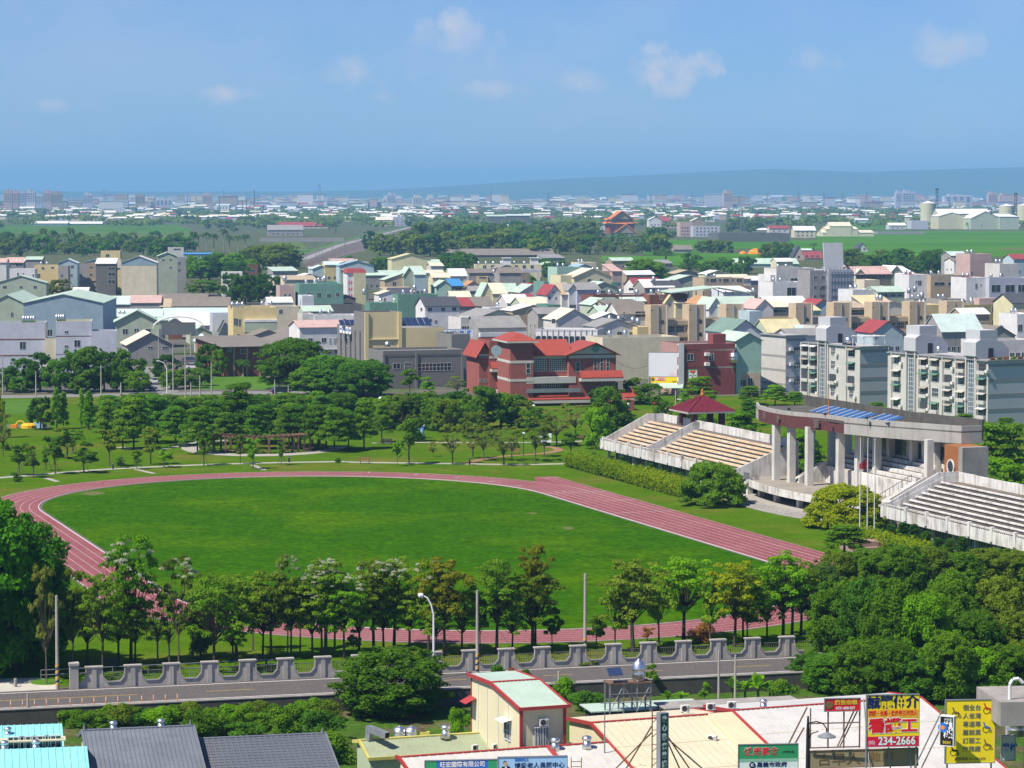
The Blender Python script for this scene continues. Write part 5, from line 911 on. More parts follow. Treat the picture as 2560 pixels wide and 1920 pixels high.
class B:
    """building: front-left foot at (xl,yb) of a photo window, front to xr, eaves at yt, turned by a degrees, d metres deep"""
    def __init__(s,vw,xl,xr,yb,yt,a,d,name,label,wall,roof='flat',rm='grey',rh=2.,win=(),lwin=(),over=.35,par=.6,cat='building',side=None,sill=0,rfrac=.5,base=0,into=None,pn=''):
        s.vw=vw; p=G(vw,xl,yb); s.a=R(a); s.ex=Vector((math.cos(s.a),math.sin(s.a),0)); s.ey=Vector((-s.ex.y,s.ex.x,0)); s.p=p
        A=px(vw,xl,yt); c=(px(vw,xr,0)[0]-1280)/F; s.w=(c*p.y-p.x)/(s.ex.x-c*s.ex.y); s.h=AT(A[0],A[1],p.y).z; s.d=d; h=s.h; w_=s.w
        s.o=o=thing(name,label,cat,p,s.a) if into is None else into.o
        q_=p+s.ex*(s.w/2)+s.ey*(d/2); BL.append((q_.x,q_.y,.5*math.hypot(s.w,d)))
        if into is not None:   # a wing of an existing building, written in that building's own coordinates
            s.off=into.mi()@p; s.da=s.a-into.a
        else: s.off=Vector((0,0,0)); s.da=0
        wm=TW[wall] if isinstance(wall,str) else wall; rmm=RF[rm] if isinstance(rm,str) else rm; m=MB(); r=MB(); t=.14; v=over
        if roof=='flat':
            m.box(0,w_,0,d,base,h-par)
            for x0,x1,y0,y1 in ((0,w_,0,.18),(0,w_,d-.18,d),(0,.18,.18,d-.18),(w_-.18,w_,.18,d-.18)): m.box(x0,x1,y0,y1,h-par,h)
            r.box(.18,w_-.18,.18,d-.18,h-par,h-par+.06)
        elif roof=='gy':
            ap=(w_*rfrac,h+rh); m.prism([(0,0,base),(w_,0,base),(w_,0,h-.05),(ap[0],0,ap[1]-.05),(0,0,h-.05)],(0,d,0))
            sl=rh/ap[0]; sr=rh/(w_-ap[0]); r.prism([(-v,-v,h-sl*v),(ap[0],-v,ap[1]),(w_+v,-v,h-sr*v),(w_+v,-v,h-sr*v+t),(ap[0],-v,ap[1]+t),(-v,-v,h-sl*v+t)],(0,d+2*v,0))
        elif roof=='gx':
            yr=d*rfrac; m.prism([(0,0,base),(0,0,h-.05),(0,yr,h+rh-.05),(0,d,h-.05),(0,d,base)],(w_,0,0)); sl=rh/yr; sb=rh/(d-yr)
            r.prism([(-v,-v,h-sl*v),(-v,-v,h-sl*v+t),(-v,yr,h+rh+t),(-v,d+v,h-sb*v+t),(-v,d+v,h-sb*v),(-v,yr,h+rh)],(w_+2*v,0,0))
        elif roof=='shed':
            m.prism([(0,0,base),(0,0,h-.05),(0,d,h+rh-.05),(0,d,base)],(w_,0,0)); sl=rh/d; r.prism([(-v,-v,h-sl*v),(-v,-v,h-sl*v+t),(-v,d+v,h+rh+sl*v+t),(-v,d+v,h+rh+sl*v)],(w_+2*v,0,0))
        elif roof=='hip':
            m.box(0,w_,0,d,base,h); i=min(w_,d)*.42; E_=[(-v,-v,h),(w_+v,-v,h),(w_+v,d+v,h),(-v,d+v,h)]; Tq=[(i,i if w_<=d or True else 0,h+rh),(w_-i,i,h+rh),(w_-i,d-i,h+rh),(i,d-i,h+rh)]
            for k in range(4): r.face([E_[k],E_[(k+1)%4],Tq[(k+1)%4],Tq[k]])
            r.face(Tq); r.face(E_[::-1])
        s.fo=-.055 if side else 0
        if side: # front stays wall, the other faces take another paint: a thin front skin
            s.add(MB().box(0,w_,-.05,-.001,base,h),pn+'front_skin',wm); wm=TW[side] if isinstance(side,str) else side
        s.wall=s.add(m,pn+'wall',wm); s.roof=s.add(r,pn+'roof',rmm)
        for q in win: s.window(*q)
        for q in lwin: s.lwindow(*q)
    def mi(s): return Matrix.LocRotScale(s.p,Matrix.Rotation(s.a,3,'Z').to_quaternion(),None).inverted()
    def add(s,m,name,mat,loc=None,par=None):
        o=m.build(name,mat,par or s.o); l=Vector(loc or (0,0,0))
        if par is None:
            o.location=s.off+Matrix.Rotation(s.da,3,'Z')@l; o.rotation_euler=(0,0,s.da)
        else: o.location=l
        return o
    def L2(s,l): return s.off+Matrix.Rotation(s.da,3,'Z')@Vector(l)
    def W(s,l): return s.p+s.ex*l[0]+s.ey*l[1]+Vector((0,0,l[2]))
    def fl(s,x,y):  # photo window point -> front face (x,z)
        d=ray(*px(s.vw,x,y)); n_=Vector((s.ex.y,-s.ex.x,0)); o=Vector((0,0,H)); t=(s.p-o).dot(n_)/d.dot(n_); q=o+d*t; return (q-s.p).dot(s.ex),q.z
    def ll(s,x,y):
        d=ray(*px(s.vw,x,y)); n_=s.ex; o=Vector((0,0,H)); t=(s.p-o).dot(n_)/d.dot(n_); q=o+d*t; return (q-s.p).dot(s.ey),q.z
    def window(s,x,y,w_,h_,nx=2,nz=1,fr=0):
        a,b=s.fl(x-w_/2,y+h_/2); c,e=s.fl(x+w_/2,y-h_/2); me,ww,hh=wcache(c-a,e-b,nx,nz,fr); o=inst('window',me,s.o,s.L2((a,s.fo,b))); o.rotation_euler=(0,0,s.da); return o
    def lwindow(s,x,y,w_,h_,nx=2,nz=1,fr=0):
        a,b=s.ll(x-w_/2,y+h_/2); c,e=s.ll(x+w_/2,y-h_/2); me,ww,hh=wcache(abs(c-a),e-b,nx,nz,fr); o=inst('window',me,s.o,s.L2((0,max(a,c),b))); o.rotation_euler=(0,0,s.da-math.pi/2); return o
    def grid(s,nx,nz,ww,wh,z0,dz,face='f',x0=.08,x1=.92,fr=0,panes=2):
        L_=s.w if face=='f' else s.d; me,a,b=wcache(ww,wh,panes,1,fr)
        for i in range(nx):
            for j in range(nz):
                t=(x0+(x1-x0)*(i+.5)/nx)*L_; z=z0+j*dz
                o=inst('window',me,s.o,s.L2((t-a/2,s.fo,z) if face=='f' else (0,t+a/2,z))); o.rotation_euler=(0,0,s.da-(0 if face=='f' else math.pi/2))
    def band(s,z,hh,mat,name='band',face='fl',pr=.05):
        if 'f' in face: s.add(MB().box(-pr,s.w+pr,-pr,-.002,z,z+hh),name,mat)
        if 'l' in face: s.add(MB().box(-pr,-.002,.0,s.d,z,z+hh),name,mat)
    def tanks(s,n,what,x0=.15,x1=.85,y=.6,r=.55,hh=1.5,z=None,lg=.5):
        for i in range(n):
            fx=x0+(x1-x0)*(i+.5)/n; tank(s.W((fx*s.w,y*s.d,(s.h-.55 if z is None else z)+lg)),r,hh,('%s steel water tank from the left on %s'%(ORD[i],what)) if n>1 else 'steel water tank on '+what,legs=lg)
b=B('D',-60,385,1150,716,6,11,'apartment_block','blue-grey tiled block at the left edge with roof garden and purple bands','bluegrey',rm='garden',win=[(198,912,52,62),(412,905,30,70)])
b.band(b.h*.66,.25,TW['brick'],face='f'); b.band(b.h*.34,.25,TW['brick'],face='f'); b.tanks(5,'the leftmost roof garden',.55,.8,.3,.5,1.6)
b=B('D',485,790,1150,703,8,11,'apartment_block','blue-grey tiled block with green roof and small paired windows','bluegrey',rm='garden',win=[(575,797,32,18),(575,922,32,18),(668,895,50,55)],side='cream'); b.band(b.h*.7,.25,TW['brick'],face='f'); b.band(b.h*.35,.25,TW['brick'],face='f'); b.tanks(4,'the second roof garden from the left',.0,.25,.3,.5,1.6)
c=B('D',790,1003,1150,788,8,9,'','','bluegrey',into=b,pn='wing_',par=.9)
B('D',392,484,1150,850,7,4,'entrance_porch','lit cream recess with porch between the two blue-grey blocks','cream',win=[(430,800,40,60)])
b=B('D',207,888,870,545,3,45,'warehouse','large pale blue warehouse with low gable roof','blue','gy','green',2.6)
b=B('D',-80,205,870,545,3,40,'warehouse','pale green warehouse left of the big blue one','palegreen','gy','green',2.4,win=[(103,645,20,42)])
b=B('D',1000,1370,930,705,8,14,'gable_house','pale green gable house with three dark windows and lime roof','palegreen','gy','green',3.1,win=[(1083,790,44,44),(1180,785,38,34),(1280,785,44,38)],over=.6)
c=B('D',1372,1450,930,695,8,12,'','','palegreen','gx','green',.6,win=[(1405,838,44,34)],into=b,pn='annex_')
b=B('D',1105,1490,1075,905,14,14,'old_house','stained old gable house with cream roof slope by the side street','grey','gy','cream',3.0,win=[(1300,930,40,22),(1425,930,44,22)],over=.5)
B('D',915,1400,800,665,6,12,'long_shed','mint-roofed shed behind the pale green gable house','palegreen','gx','mint',2.2).tanks(2,'the mint-roofed shed',.2,.35,.2,.5,1.4,z=5)
for x0,x1,yb,yt,rh,rm,wl,lab in ((800,1145,660,556,2.7,'mint','grey','long shed with pale mint roof, left of its row'),(1130,1385,660,543,2.4,'pink','grey','shed with pinkish-cream roof in the row of sheds'),(1388,1500,660,577,2.6,'tan','darkgrey','short shed with ochre roof in the row of sheds'),(1490,1980,660,572,2.9,'brown','concrete','long old house with grey-brown tiled roof'),(1380,1790,560,505,1.6,'brown','darkgrey','far grey-brown tiled roof behind the long old house'),(1412,1966,770,702,4.0,'mint','offwhite','very long shed with pale cyan roof'),(700,800,600,520,1.2,'brown','darkgrey','small brown tiled roof at the end of the mint shed')):
    b=B('D',x0,x1,yb,yt,4,13,'long_shed',lab,wl,'gx',rm,rh); 
    if x1-x0>230: b.grid(5,1,1.2,1.1,1.2,3)
b=B('D',1057,1392,500,444,4,12,'old_house','old farmhouse with grey-brown double roof and pale gables','offwhite','gx','brown',2.6,win=[(1170,465,60,30)])
b=B('D',1836,2012,880,642,10,12,'steel_building','white corrugated steel building with outside stair','steelwhite',side='bluegrey'); 
st=MB(); st.prism([(b.w*.2,-.3,3),(b.w*.5,-.3,b.h*.8),(b.w*.58,-.3,b.h*.8),(b.w*.3,-.3,3)],(0,-.9,0)); b.add(st,'outside_stair',TW['darkgrey'])
b=B('D',2016,2390,910,585,12,14,'yellow_building','yellow three-storey building with awnings and tanks','yellow',win=[(2030,705,20,58),(2050,710,20,58),(2075,715,20,58),(2190,720,80,40),(2060,825,24,24)]); b.tanks(3,'the yellow three-storey building',-.05,.3,.2,.55,1.7); b.add(MB().box(b.w*.25,b.w,-1.2,-.02,b.h*.62,b.h*.68),'awning',RF['white']); b.add(MB().box(b.w*.25,b.w,-1.1,-.03,b.h*.35,b.h*.62),'balcony_wall',TW['palegreen'])
b=B('D',1945,2420,1180,925,20,30,'brick_factory','old brick factory with sagging black roof','brick','shed','brown',1.0,over=1.0,win=[(2110,965,60,28),(1985,950,30,30)])
for k in range(6): b.add(MB().box(-.14+0,.0,3+k*5,3.4+k*5,0,b.h),'buttress',TW['beige']); b.add(MB().box(2+k*3.2,2.4+k*3.2,-.15,-.002,0,b.h),'buttress',TW['tan'])
B('D',1700,1830,985,880,10,12,'small_shed','small teal shed with pale roof beside the arched gate','skyblue','gy','mint',1.6)
B('D',1640,1830,900,800,12,12,'small_shed','low pale yellow-green gable shed behind the arched gate','palegreen','gy','green',1.6)
B('D',1570,1830,840,740,12,16,'white_hall','low white-roofed hall with roof vents','offwhite','shed','white',3.4)
B('D',1452,1575,860,728,8,10,'brick_house','small brick house with dark tiled roof','brick','hip','dark',1.4,win=[(1505,765,40,22)])
b=B('D',1815,1930,1175,1075,20,5,'rust_container','dark rusty red box store on the grass','brick',rm='dark',cat='container')
g=thing('arched_gate','arched white gateway roof at the end of the side street','gate',G('D',1545,990),R(8))
for x in (-5,5): MB().box(x-.3,x+.3,-.3,.3,0,7).build('post',TW['white'],g)
m=MB()
for k in range(12):
    t0=math.pi*k/12;t1=math.pi*(k+1)/12; m.prism([(-7*math.cos(t0),-2,7+3.2*math.sin(t0)),(-7*math.cos(t1),-2,7+3.2*math.sin(t1)),(-7*math.cos(t1),-2,7.3+3.2*math.sin(t1)),(-7*math.cos(t0),-2,7.3+3.2*math.sin(t0))],(0,4,0))
m.build('arched_roof',RF['white'],g); MB().box(-4.6,4.6,-.1,.1,5.4,8.8).build('gate_panel',TW['cream'],g)
# rows farther back on the left
for x0,x1,yb,yt,rt,rm,rh,wl,lab,wn in ((-40,56,430,195,'gx','pink',1.8,'white','white house with pink roof at the left edge',[]),(56,205,420,195,'gx','pink',2.2,'grey','grey terrace under a pink roof',[(80,225,25,20),(165,215,60,20)]),(215,365,400,190,'gx','tan',1.5,'pink','pinkish house with ochre roof',[(270,205,30,14)]),(86,303,470,250,'flat','grey',1,'white','plain white house with three small windows',[(156,300,13,30),(203,300,13,28),(288,312,13,32)]),(-40,400,520,372,'gy','green',3.0,'palegreen','long pale green gable shed at the left',[(42,408,34,26),(182,408,26,22),(305,408,30,26)]),(300,505,460,218,'flat','grey',1,'yellow','yellow terrace house with balcony',[(370,245,22,18),(453,240,22,14),(335,310,24,34)]),(225,365,440,170,'gx','green',1.2,'grey','grey house with green roof between yellow terraces',[]),(505,670,460,200,'gy','mint',1.8,'skyblue','house with light blue gable front',[(625,232,22,26),(522,195,16,22)]),(505,590,470,225,'flat','grey',1,'grey','narrow grey terrace before the light blue gable',[(535,310,20,26),(618,310,20,26)]),(670,760,450,210,'flat','grey',1,'grey','weathered grey terrace house',[(700,305,24,26)]),(755,830,450,200,'flat','tan',1,'tan','narrow tan terrace house',[(785,235,26,16),(785,300,26,20)]),(832,1000,500,205,'shed','white',2.0,'darkgrey','tall dark grey house with white roof sheet and striped balconies',[(965,295,60,34),(965,362,60,32),(965,245,60,26)]),(1003,1050,470,175,'flat','grey',1,'cream','narrow cream tower house',[(1025,250,24,20)]),(1020,1080,480,262,'flat','grey',1,'yellow','small yellow house behind the dark grey one',[]),(740,1000,430,190,'gy','skyblue',1.6,'skyblue','low light blue gable roof house',[]),(872,1042,330,95,'flat','grey',1,'yellow','bright yellow rooftop house',[(930,135,30,22)]),(1052,1355,520,196,'gy','white',2.7,'cream','tall blank cream house with light blue gable top',[(1193,170,10,8)]),(1366,1530,500,140,'gy','green',1.6,'palegreen','tall pale green house with small square windows',[(1410,173,20,15),(1475,172,22,15),(1475,238,22,15)]),(1530,1610,480,150,'flat','green',1,'grey','narrow grey house with lit balconies beside the pale green one',[(1550,200,20,30),(1550,260,20,30)]),(1365,1470,430,285,'gx','pink',.8,'offwhite','small lean-to house at the foot of the pale green one',[]),(1922,2095,490,278,'flat','white',1,'white','small white cube house left of the dark tree',[(1985,320,40,30)]),(2120,2230,340,215,'flat','red',1,'brick','house with red railings left of the railway',[(2170,265,80,18)]),(1455,1590,260,65,'flat','grey',1,'offwhite','pale flat-roofed house behind the palms',[(1530,80,60,12)])):
    b=B('D',x0,x1,yb,yt,4 if x0<1300 else 8,11,'town_house',lab,wl,rt,rm,rh,win=wn)
    if lab.startswith('tall blank'): b.add(MB().prism([(-.02,-.06,b.h*.93),(b.w+.02,-.06,b.h*.93),(b.w,-.06,b.h+.0),(b.w/2,-.06,b.h+2.6),(0,-.06,b.h)],(0,.05,0)),'blue_gable_sheet',TW['blue'])
    if lab.startswith('grey terrace') : b.tanks(3,'the pink-roofed grey terrace',.5,1.2,.2,.5,1.4)
    if lab.startswith('yellow terrace'): b.tanks(2,'the yellow terrace with balcony',.1,.6,.6)
for x0,x1,yb,yt,lab,wl,rm in ((600,740,440,340,'green lean-to roof behind the terraces','grey','deepgreen'),(765,905,450,350,'ochre lean-to roof behind the terraces','tan','orange'),(630,760,475,440,'low white lean-to by the bare tree','grey','white'),(835,945,475,430,'low mint lean-to in the trees','grey','mint')):
    B('D',x0,x1,yb,yt,4,6,'lean_to',lab,wl,'shed',rm,1.2)
# blue roofed train platform roof
b=B('D',1590,1830,190,122,2,6,'station_canopy','long blue and red striped canopy behind the trees',TW['blue'],'gx','blue',.8); b.band(b.h-.5,.5,TW['brick'],face='f')
# ---------------------------------------------------------------- the land office (window E)
lo=B('E',940,1640,1225,765,19,24,'land_office','large office with blank yellow stair tower, grey fronts and blue lettering on white panels',pm('office_yellow',(.74,.62,.33),.75,.06,.5,stain=.08,stc=(.5,.4,.2)),side=pm('office_grey',(.20,.195,.185),.8,.08,.5),rm='grey')
c=B('E',938,1255,1225,625,19,9,'','',MT['office_yellow'],side=MT['office_grey'],into=lo,pn='tower_'); lo.add(MB().box(0,c.w,-.3,-.06,c.h*.60,c.h*.615),'ledge',MT['office_yellow']); lo.add(MB().box(c.w*.9,c.w,-.35,-.06,0,c.h),'pilaster',MT['office_yellow']); lo.add(MB().box(0,c.w*.1,-.35,-.06,0,c.h),'pilaster',MT['office_yellow'])
c=B('E',1097,1795,1290,958,19,12,'','',MT['office_grey'],into=lo,pn='front_block_'); c.band(c.h*.84,.5,TW['darkgrey'],'cornice',face='f'); 
for x,y,w_,h_,nx,nz in ((1215,1088,58,50,2,1),(1312,1096,50,68,3,2),(1543,1096,285,68,9,2),(1600,1310,90,60,3,2)): c.window(x,y,w_,h_,nx,nz)
for t in (.0,.4,.97): c.add(MB().box(c.w*t,c.w*t+.5,-.25,-.002,0,c.h-.6),'pilaster',MT['office_grey'])
for x,y in ((965,1060),(1042,1080),(1075,1190)): c.lwindow(x,y,34,46)
c=B('E',1690,1850,1250,815,19,12,'','',MT['office_grey'],into=lo,pn='rear_wing_')
for k in range(5): lo.add(MB().box(-.4,-.02,3+k*4.2,3.9+k*4.2,0,lo.h-.8),'side_pier',MT['office_grey'])
for x in (645,685,740,790,815,860): lo.lwindow(x,880,16,60)
p1=px('E',1622,770); q=AT(p1[0],p1[1],lo.p.y+3.2); sg=None
S_=Sign('office_sign','four white panels reading 大林地政 in blue on the land office','E',1622,772,1872,835,lo.p.y+4.5,8,PC['white'],edge=PC['sky'])
for k,ch in enumerate('大林地政'): S_.text(ch,.125+.25*k,.5,.62,PC['blue'],1.05,.02); S_.panel(.25*k-.006,.25*k+.006,0,1,PC['blue'],.02,'panel_joint')
for k,ch in enumerate('地政事務'):
    x=722+26*k; s_=Sign('hanging_sign','white vertical sign on the dark side of the land office, %s from the left'%ORD[k],'E',x,738+4*k,x+20,800+4*k,lo.p.y+14-k*2,-30,PC['white']); s_.text(ch,.5,.5,.4,PC['blue'],.7,.01)
sa=thing('solar_array','dark solar panels on the land office roof right of the tower','solar panels',lo.W((lo.w*.5,3,lo.h)),lo.a)
for k in range(5):
    for j in range(2): m=MB(); m.prism([(k*1.5,j*1.6,.3+j*.9),(k*1.5+1.4,j*1.6,.3+j*.9),(k*1.5+1.4,j*1.6+1.5,1.15+j*.9),(k*1.5,j*1.6+1.5,1.15+j*.9)],(0,0,.06)); m.build('panel',m_panel,sa)
sb=thing('solar_array','small solar panels left of the yellow office tower','solar panels',lo.W((-2.5,12,lo.h)),lo.a)
for k in range(3): m=MB(); m.prism([(k*1.3,0,.3),(k*1.3+1.2,0,.3),(k*1.3+1.2,1.7,1.4),(k*1.3,1.7,1.4)],(0,0,.06)); m.build('panel',m_panel,sb)
tank(lo.W((3.5,-7,8.6)),.7,1.1,'shiny steel tank on the front roof of the land office')
# ---------------------------------------------------------------- red brick hall (windows E and F)
m_rb=pm('hall_brick',(.30,.10,.085),.8,.1,.8); m_st=pm('hall_stone',(.50,.48,.44),.8,.08,.6)
bh=B('F',-15,185,1440,875,14,11,'brick_hall','red brick hall with orange tiled roofs, tower and tall grid windows',m_rb,'hip',m_tile,1.5,over=.9)
for z in (.66,.38): bh.band(bh.h*z,.55,m_st)
bh.add(MB().box(-.9,bh.w+.9,-.9,bh.d+.9,bh.h-.35,bh.h-.02),'eave_slab',m_st)
bh.window(140,1110,32,90,1,2)
for vw,x in (('F',-130),('F',-75),('F',-25)): pass
lw=B('E',2016,2230,1340,870,14,11,'','',m_rb,into=bh,pn='tower_wall_')
for x in (2092,2148,2203): lw.window(x,1095,26,100,1,3)
lw.band(lw.h*.67,.55,m_st,face='f')
m=MB().lathe([(1.1,0),(1.1,.12)],20).build('clock_disc',TW['skyblue'],bh.o,bh.L2((bh.w*.0-3,-.2,bh.h*.86))); m.rotation_euler=(R(90),0,0)
le=B('E',1928,2018,1340,965,14,12,'','',m_rb,'gy',m_tile,2.0,into=bh,pn='left_wing_',over=.8); le.band(le.h*.9,.4,m_st,face='f'); 
for x in (1945,1990): le.window(x,1000,22,26,2,1)
for x in (1940,1985): le.window(x,1215,22,24,2,1)
ce=B('F',186,492,1430,985,14,10,'','',m_rb,'gx',m_tile,2.6,into=bh,pn='centre_',over=.8); ce.band(ce.h-.9,.5,m_st,face='f')
ce.window(243,1068,105,128,7,7); ce.window(398,1068,150,128,9,7)
re=B('F',492,900,1430,985,14,11,'','',m_rb,'gy',m_tile,2.2,into=bh,pn='right_wing_',over=.9,rfrac=.56); re.band(re.h-.9,.6,m_st,face='f')
re.add(MB().prism([(.3,-.04,re.h),(re.w-.3,-.04,re.h),(re.w*.56,-.04,re.h+1.9)],(0,.03,0)),'pediment',m_st)
m=MB().lathe([(.75,0),(.75,.12)],18).build('pediment_disc',TW['teal'],bh.o,re.L2((re.w*.56,-.1,re.h+1.0))); m.rotation_euler=(R(90),0,re.da)
for x in (722,776,828): re.window(x,1078,26,105,1,3)
re.window(570,1098,32,80,1,2)
def awn(b_,x0,x1,z,dep,hh,nm='tile_awning'):
    o=b_.add(MB().prism([(x0,-dep,z-hh),(x1,-dep,z-hh),(x1,.0,z),(x0,.0,z)],(0,0,.16)),nm,m_tile); n=int((x1-x0)/.42); ang=math.atan2(hh,dep); me=MB().box(-.09,.09,-math.hypot(dep,hh),0,0,.12).mesh('tile_rib',m_tile)
    for i in range(n): q=inst('tile_rib',me,o,(x0+.2+i*(x1-x0-.3)/max(1,n-1),0,z+.13)); q.rotation_euler=(ang,0,0)
    b_.add(MB().box(x0-.1,x1+.1,-dep-.1,-.02,z-hh-.6,z-hh-.05),'awning_fascia',m_st)
zz=lambda b_,y:b_.fl(b_.w and 500,y)[1]
z1=re.fl(700,1140)[1]; z2=re.fl(700,1310)[1]
awn(lw,.2,lw.w+1.2,z1+.2,1.6,1.35); awn(re,re.w*.22,re.w+1.2,z1+.1,1.6,1.35); awn(ce,-3.5,ce.w+4.5,z2-.1,2.4,1.5); awn(re,re.w*.75,re.w+4,z2+.2,2.2,1.5); awn(lw,1.5,lw.w+1,z2-.2,2.2,1.4)
ce.add(MB().box(-2,ce.w+1,-1.9,-.05,z1-2.2,z1-.9),'balcony_fascia',m_st); ce.add(MB().box(-2,ce.w+2,-2.2,-2.0,z2+.0,z2+.8),'balcony_rail',m_galv)
for x,y,w_,h_,nx,nz in ((275,1265,40,45,3,3),(376,1262,105,42,6,3),(562,1275,50,70,3,4)): ce.window(x,y,w_,h_,nx,nz)
for x,y,w_,h_ in ((210,1285,36,85),(640,1275,32,78),(55,1290,22,80),(10,1290,20,80)): ce.window(x,y,w_,h_,1,2)
for x in (795,848,902): re.window(x,1265,24,78,1,2)
bw=B('F',905,1060,1475,1385,14,8,'','',m_rb,into=bh,pn='porch_')
# ---------------------------------------------------------------- window E: houses behind
def H_(vw,rows,a=12,d=11,nm='town_house'):
    for x0,x1,yb,yt,rt,rm,rh,wl,lab,wn in rows:
        b=B(vw,x0,x1,yb,yt,a,d,nm,lab,wl,rt,rm,rh,win=wn)
        if rt=='flat' and x1-x0>140: b.tanks(2,'the '+' '.join(lab.split()[:5]),.1,.5,.5)
        if not wn and yb-yt>110: b.grid(max(2,int((x1-x0)/60)),max(1,int(b.h/3.3)-1),1.1,1.1,1.2,3.2)
H_('E',[(505,880,900,652,'flat','grey',1,'white','white flat-roofed building left of the land office',[(590,742,44,55),(590,840,44,30),(760,690,30,20)]),(402,505,900,640,'flat','grey',1,'offwhite','off-white wing with balcony left of the white building',[(450,740,60,40)]),(0,370,850,575,'flat','grey',1,'cream','cream terrace building with lean-to awnings',[(62,618,24,32),(213,618,26,34)]),(108,315,700,540,'gx','white',1.6,'offwhite','rooftop shed with white roof on the cream terrace',[]),(375,755,640,380,'flat','green',1,'teal','teal-green two-storey house with four windows',[(455,465,28,24),(545,475,32,45),(630,482,32,32),(707,470,30,34)]),(525,700,600,362,'flat','grey',1,'teal','upper storey block of the teal-green house',[]),(207,330,640,395,'flat','grey',1,'pink','narrow pinkish house left of the teal one',[(250,480,18,30),(290,480,18,30)]),(246,520,620,345,'shed','tan',1.2,'cream','cream house with ochre roof behind the teal one',[(290,405,14,20)]),(400,500,700,482,'flat','white',1,'steelwhite','white sheet-metal stair tower',[]),(982,1570,720,545,'flat','green',1,'green','long dark green wall with low roof',[]),(1228,1572,720,472,'flat','grey',1,'green','dark green upper storey with one window',[(1440,505,38,20)]),(1062,1250,640,470,'gy','cream',1.2,'white','small white gable house beside the green wall',[(1082,515,14,30),(1113,515,14,30)]),(1165,1350,600,468,'gx','slate',2.2,'grey','house with dark slate roof in the middle of town',[]),(842,972,520,380,'flat','grey',1,'green','green block under the red-roofed tower',[(900,410,60,30)]),(690,860,600,505,'gy','brown',1.4,'darkgrey','brown rounded old roof between green houses',[]),(500,915,640,555,'flat','grey',1,'darkgrey','dark flat roof with steel frame and white tarpaulin',[]),(940,1310,430,305,'gx','green',2.0,'grey','grey shed with pale green roof behind the red-roofed tower',[]),(1112,1432,560,345,'gy','green',2.6,'beige','big beige house with low pale green roof',[(1195,378,30,36),(1345,380,30,38)]),(490,640,420,250,'gy','mint',1.6,'skyblue','small light blue gable house near the railway',[]),(595,720,420,215,'gx','mint',1.4,'yellow','small yellow house with mint roof near the railway',[]),(722,1020,430,222,'gy','skyblue',2.2,'skyblue','blue-grey gable hall near the railway',[]),(735,890,430,260,'gx','tan',2.0,'palegreen','house with ochre roof before the blue-grey hall',[]),(1172,1500,420,165,'gy','yellow',2.4,'paleyellow','big pale yellow gable warehouse near the woods',[]),(1500,1595,420,205,'gx','green',1.8,'palegreen','pale green annex of the yellow warehouse',[]),(1512,1620,430,225,'gx','cream',1.2,'offwhite','small cream roofed house right of the yellow warehouse',[]),(1370,1466,560,300,'shed','green',3,'skyblue','pale blue-green house with steep green roof',[]),(1276,1372,560,305,'gy','green',3.2,'palegreen','pale green gable end next to the steep roof',[]),(1440,1625,480,285,'gx','cream',1,'palegreen','cream flat-roofed house with tanks',[]),(1528,1735,520,325,'gx','cream',1.6,'paleyellow','pale house with wide cream roof',[]),(1680,1820,520,310,'gx','white',2.8,'cream','house with bright white roof',[(1775,345,30,14)]),(1912,2005,480,312,'flat','yellow',1,'yellow','little bright yellow house front',[(1960,325,60,14)]),(1840,2050,480,285,'gx','brown',1.6,'grey','old grey-brown roof behind the yellow front',[]),(2105,2290,500,285,'gx','brown',2.2,'concrete','grey concrete gable building in front of the arcade',[]),(1556,1700,560,400,'gy','green',2.2,'mint','teal gable house beside the bright blue roof',[(1568,420,12,30)]),(1690,1795,560,398,'shed','blue',2.4,'darkgrey','house with bright blue sheet roof',[(1750,425,60,30)]),(1798,1960,560,410,'gy','orange',2.4,'pink','house with orange roof and gable',[]),(1850,1965,600,440,'gx','grey',1.6,'grey','grey house below the orange roof',[]),(1690,1860,640,505,'gx','cream',2.4,'offwhite','small pale house with cream roof by the slate house',[]),(1945,2050,640,480,'gy','green',4.5,'paleyellow','yellow gable end with steep roof',[(1965,500,14,26)]),(2045,2170,640,465,'shed','cream',3.4,'paleyellow','steep cream roof of the yellow gable house',[]),(2000,2260,560,450,'gx','green',3.2,'palegreen','long pale green roof behind the yellow gable',[]),(1730,1905,700,575,'shed','red',2.6,'concrete','house with crimson roof behind the white house',[]),(1900,2060,700,572,'shed','brown',2.6,'concrete','house with grey-brown roof beside the crimson one',[])])
b=B('E',1462,1760,830,572,19,10,'white_house','white two-storey house with dark slate roof, left gable bright','white','gx','slate',2.6,win=[(1505,600,34,30),(1617,600,32,30),(1713,597,34,28),(1500,693,40,30),(1553,705,22,22),(1695,703,42,48)],lwin=[(1430,600,16,26)])
b=B('E',790,845,560,285,14,9,'red_roof_tower','white tower house with crimson hip roof and red ornaments','white',win=[]); c=B('E',845,950,560,285,14,9,'','','paleyellow',into=b,pn='side_'); b.add(MB().prism([(-.4,-.4,b.h),(b.w+c.w+.4,-.4,b.h),(b.w+c.w-.6,.8,b.h+1.6),(.6,.8,b.h+1.6)],(0,8,.1)),'crimson_roof',RF['red'])
for k in range(3):
    for j in range(3): b.add(MB().box(.6+k*.9,.9+k*.9,-.07,-.01,3+j*2.6,4.2+j*2.6),'red_ornament',PC['red'])
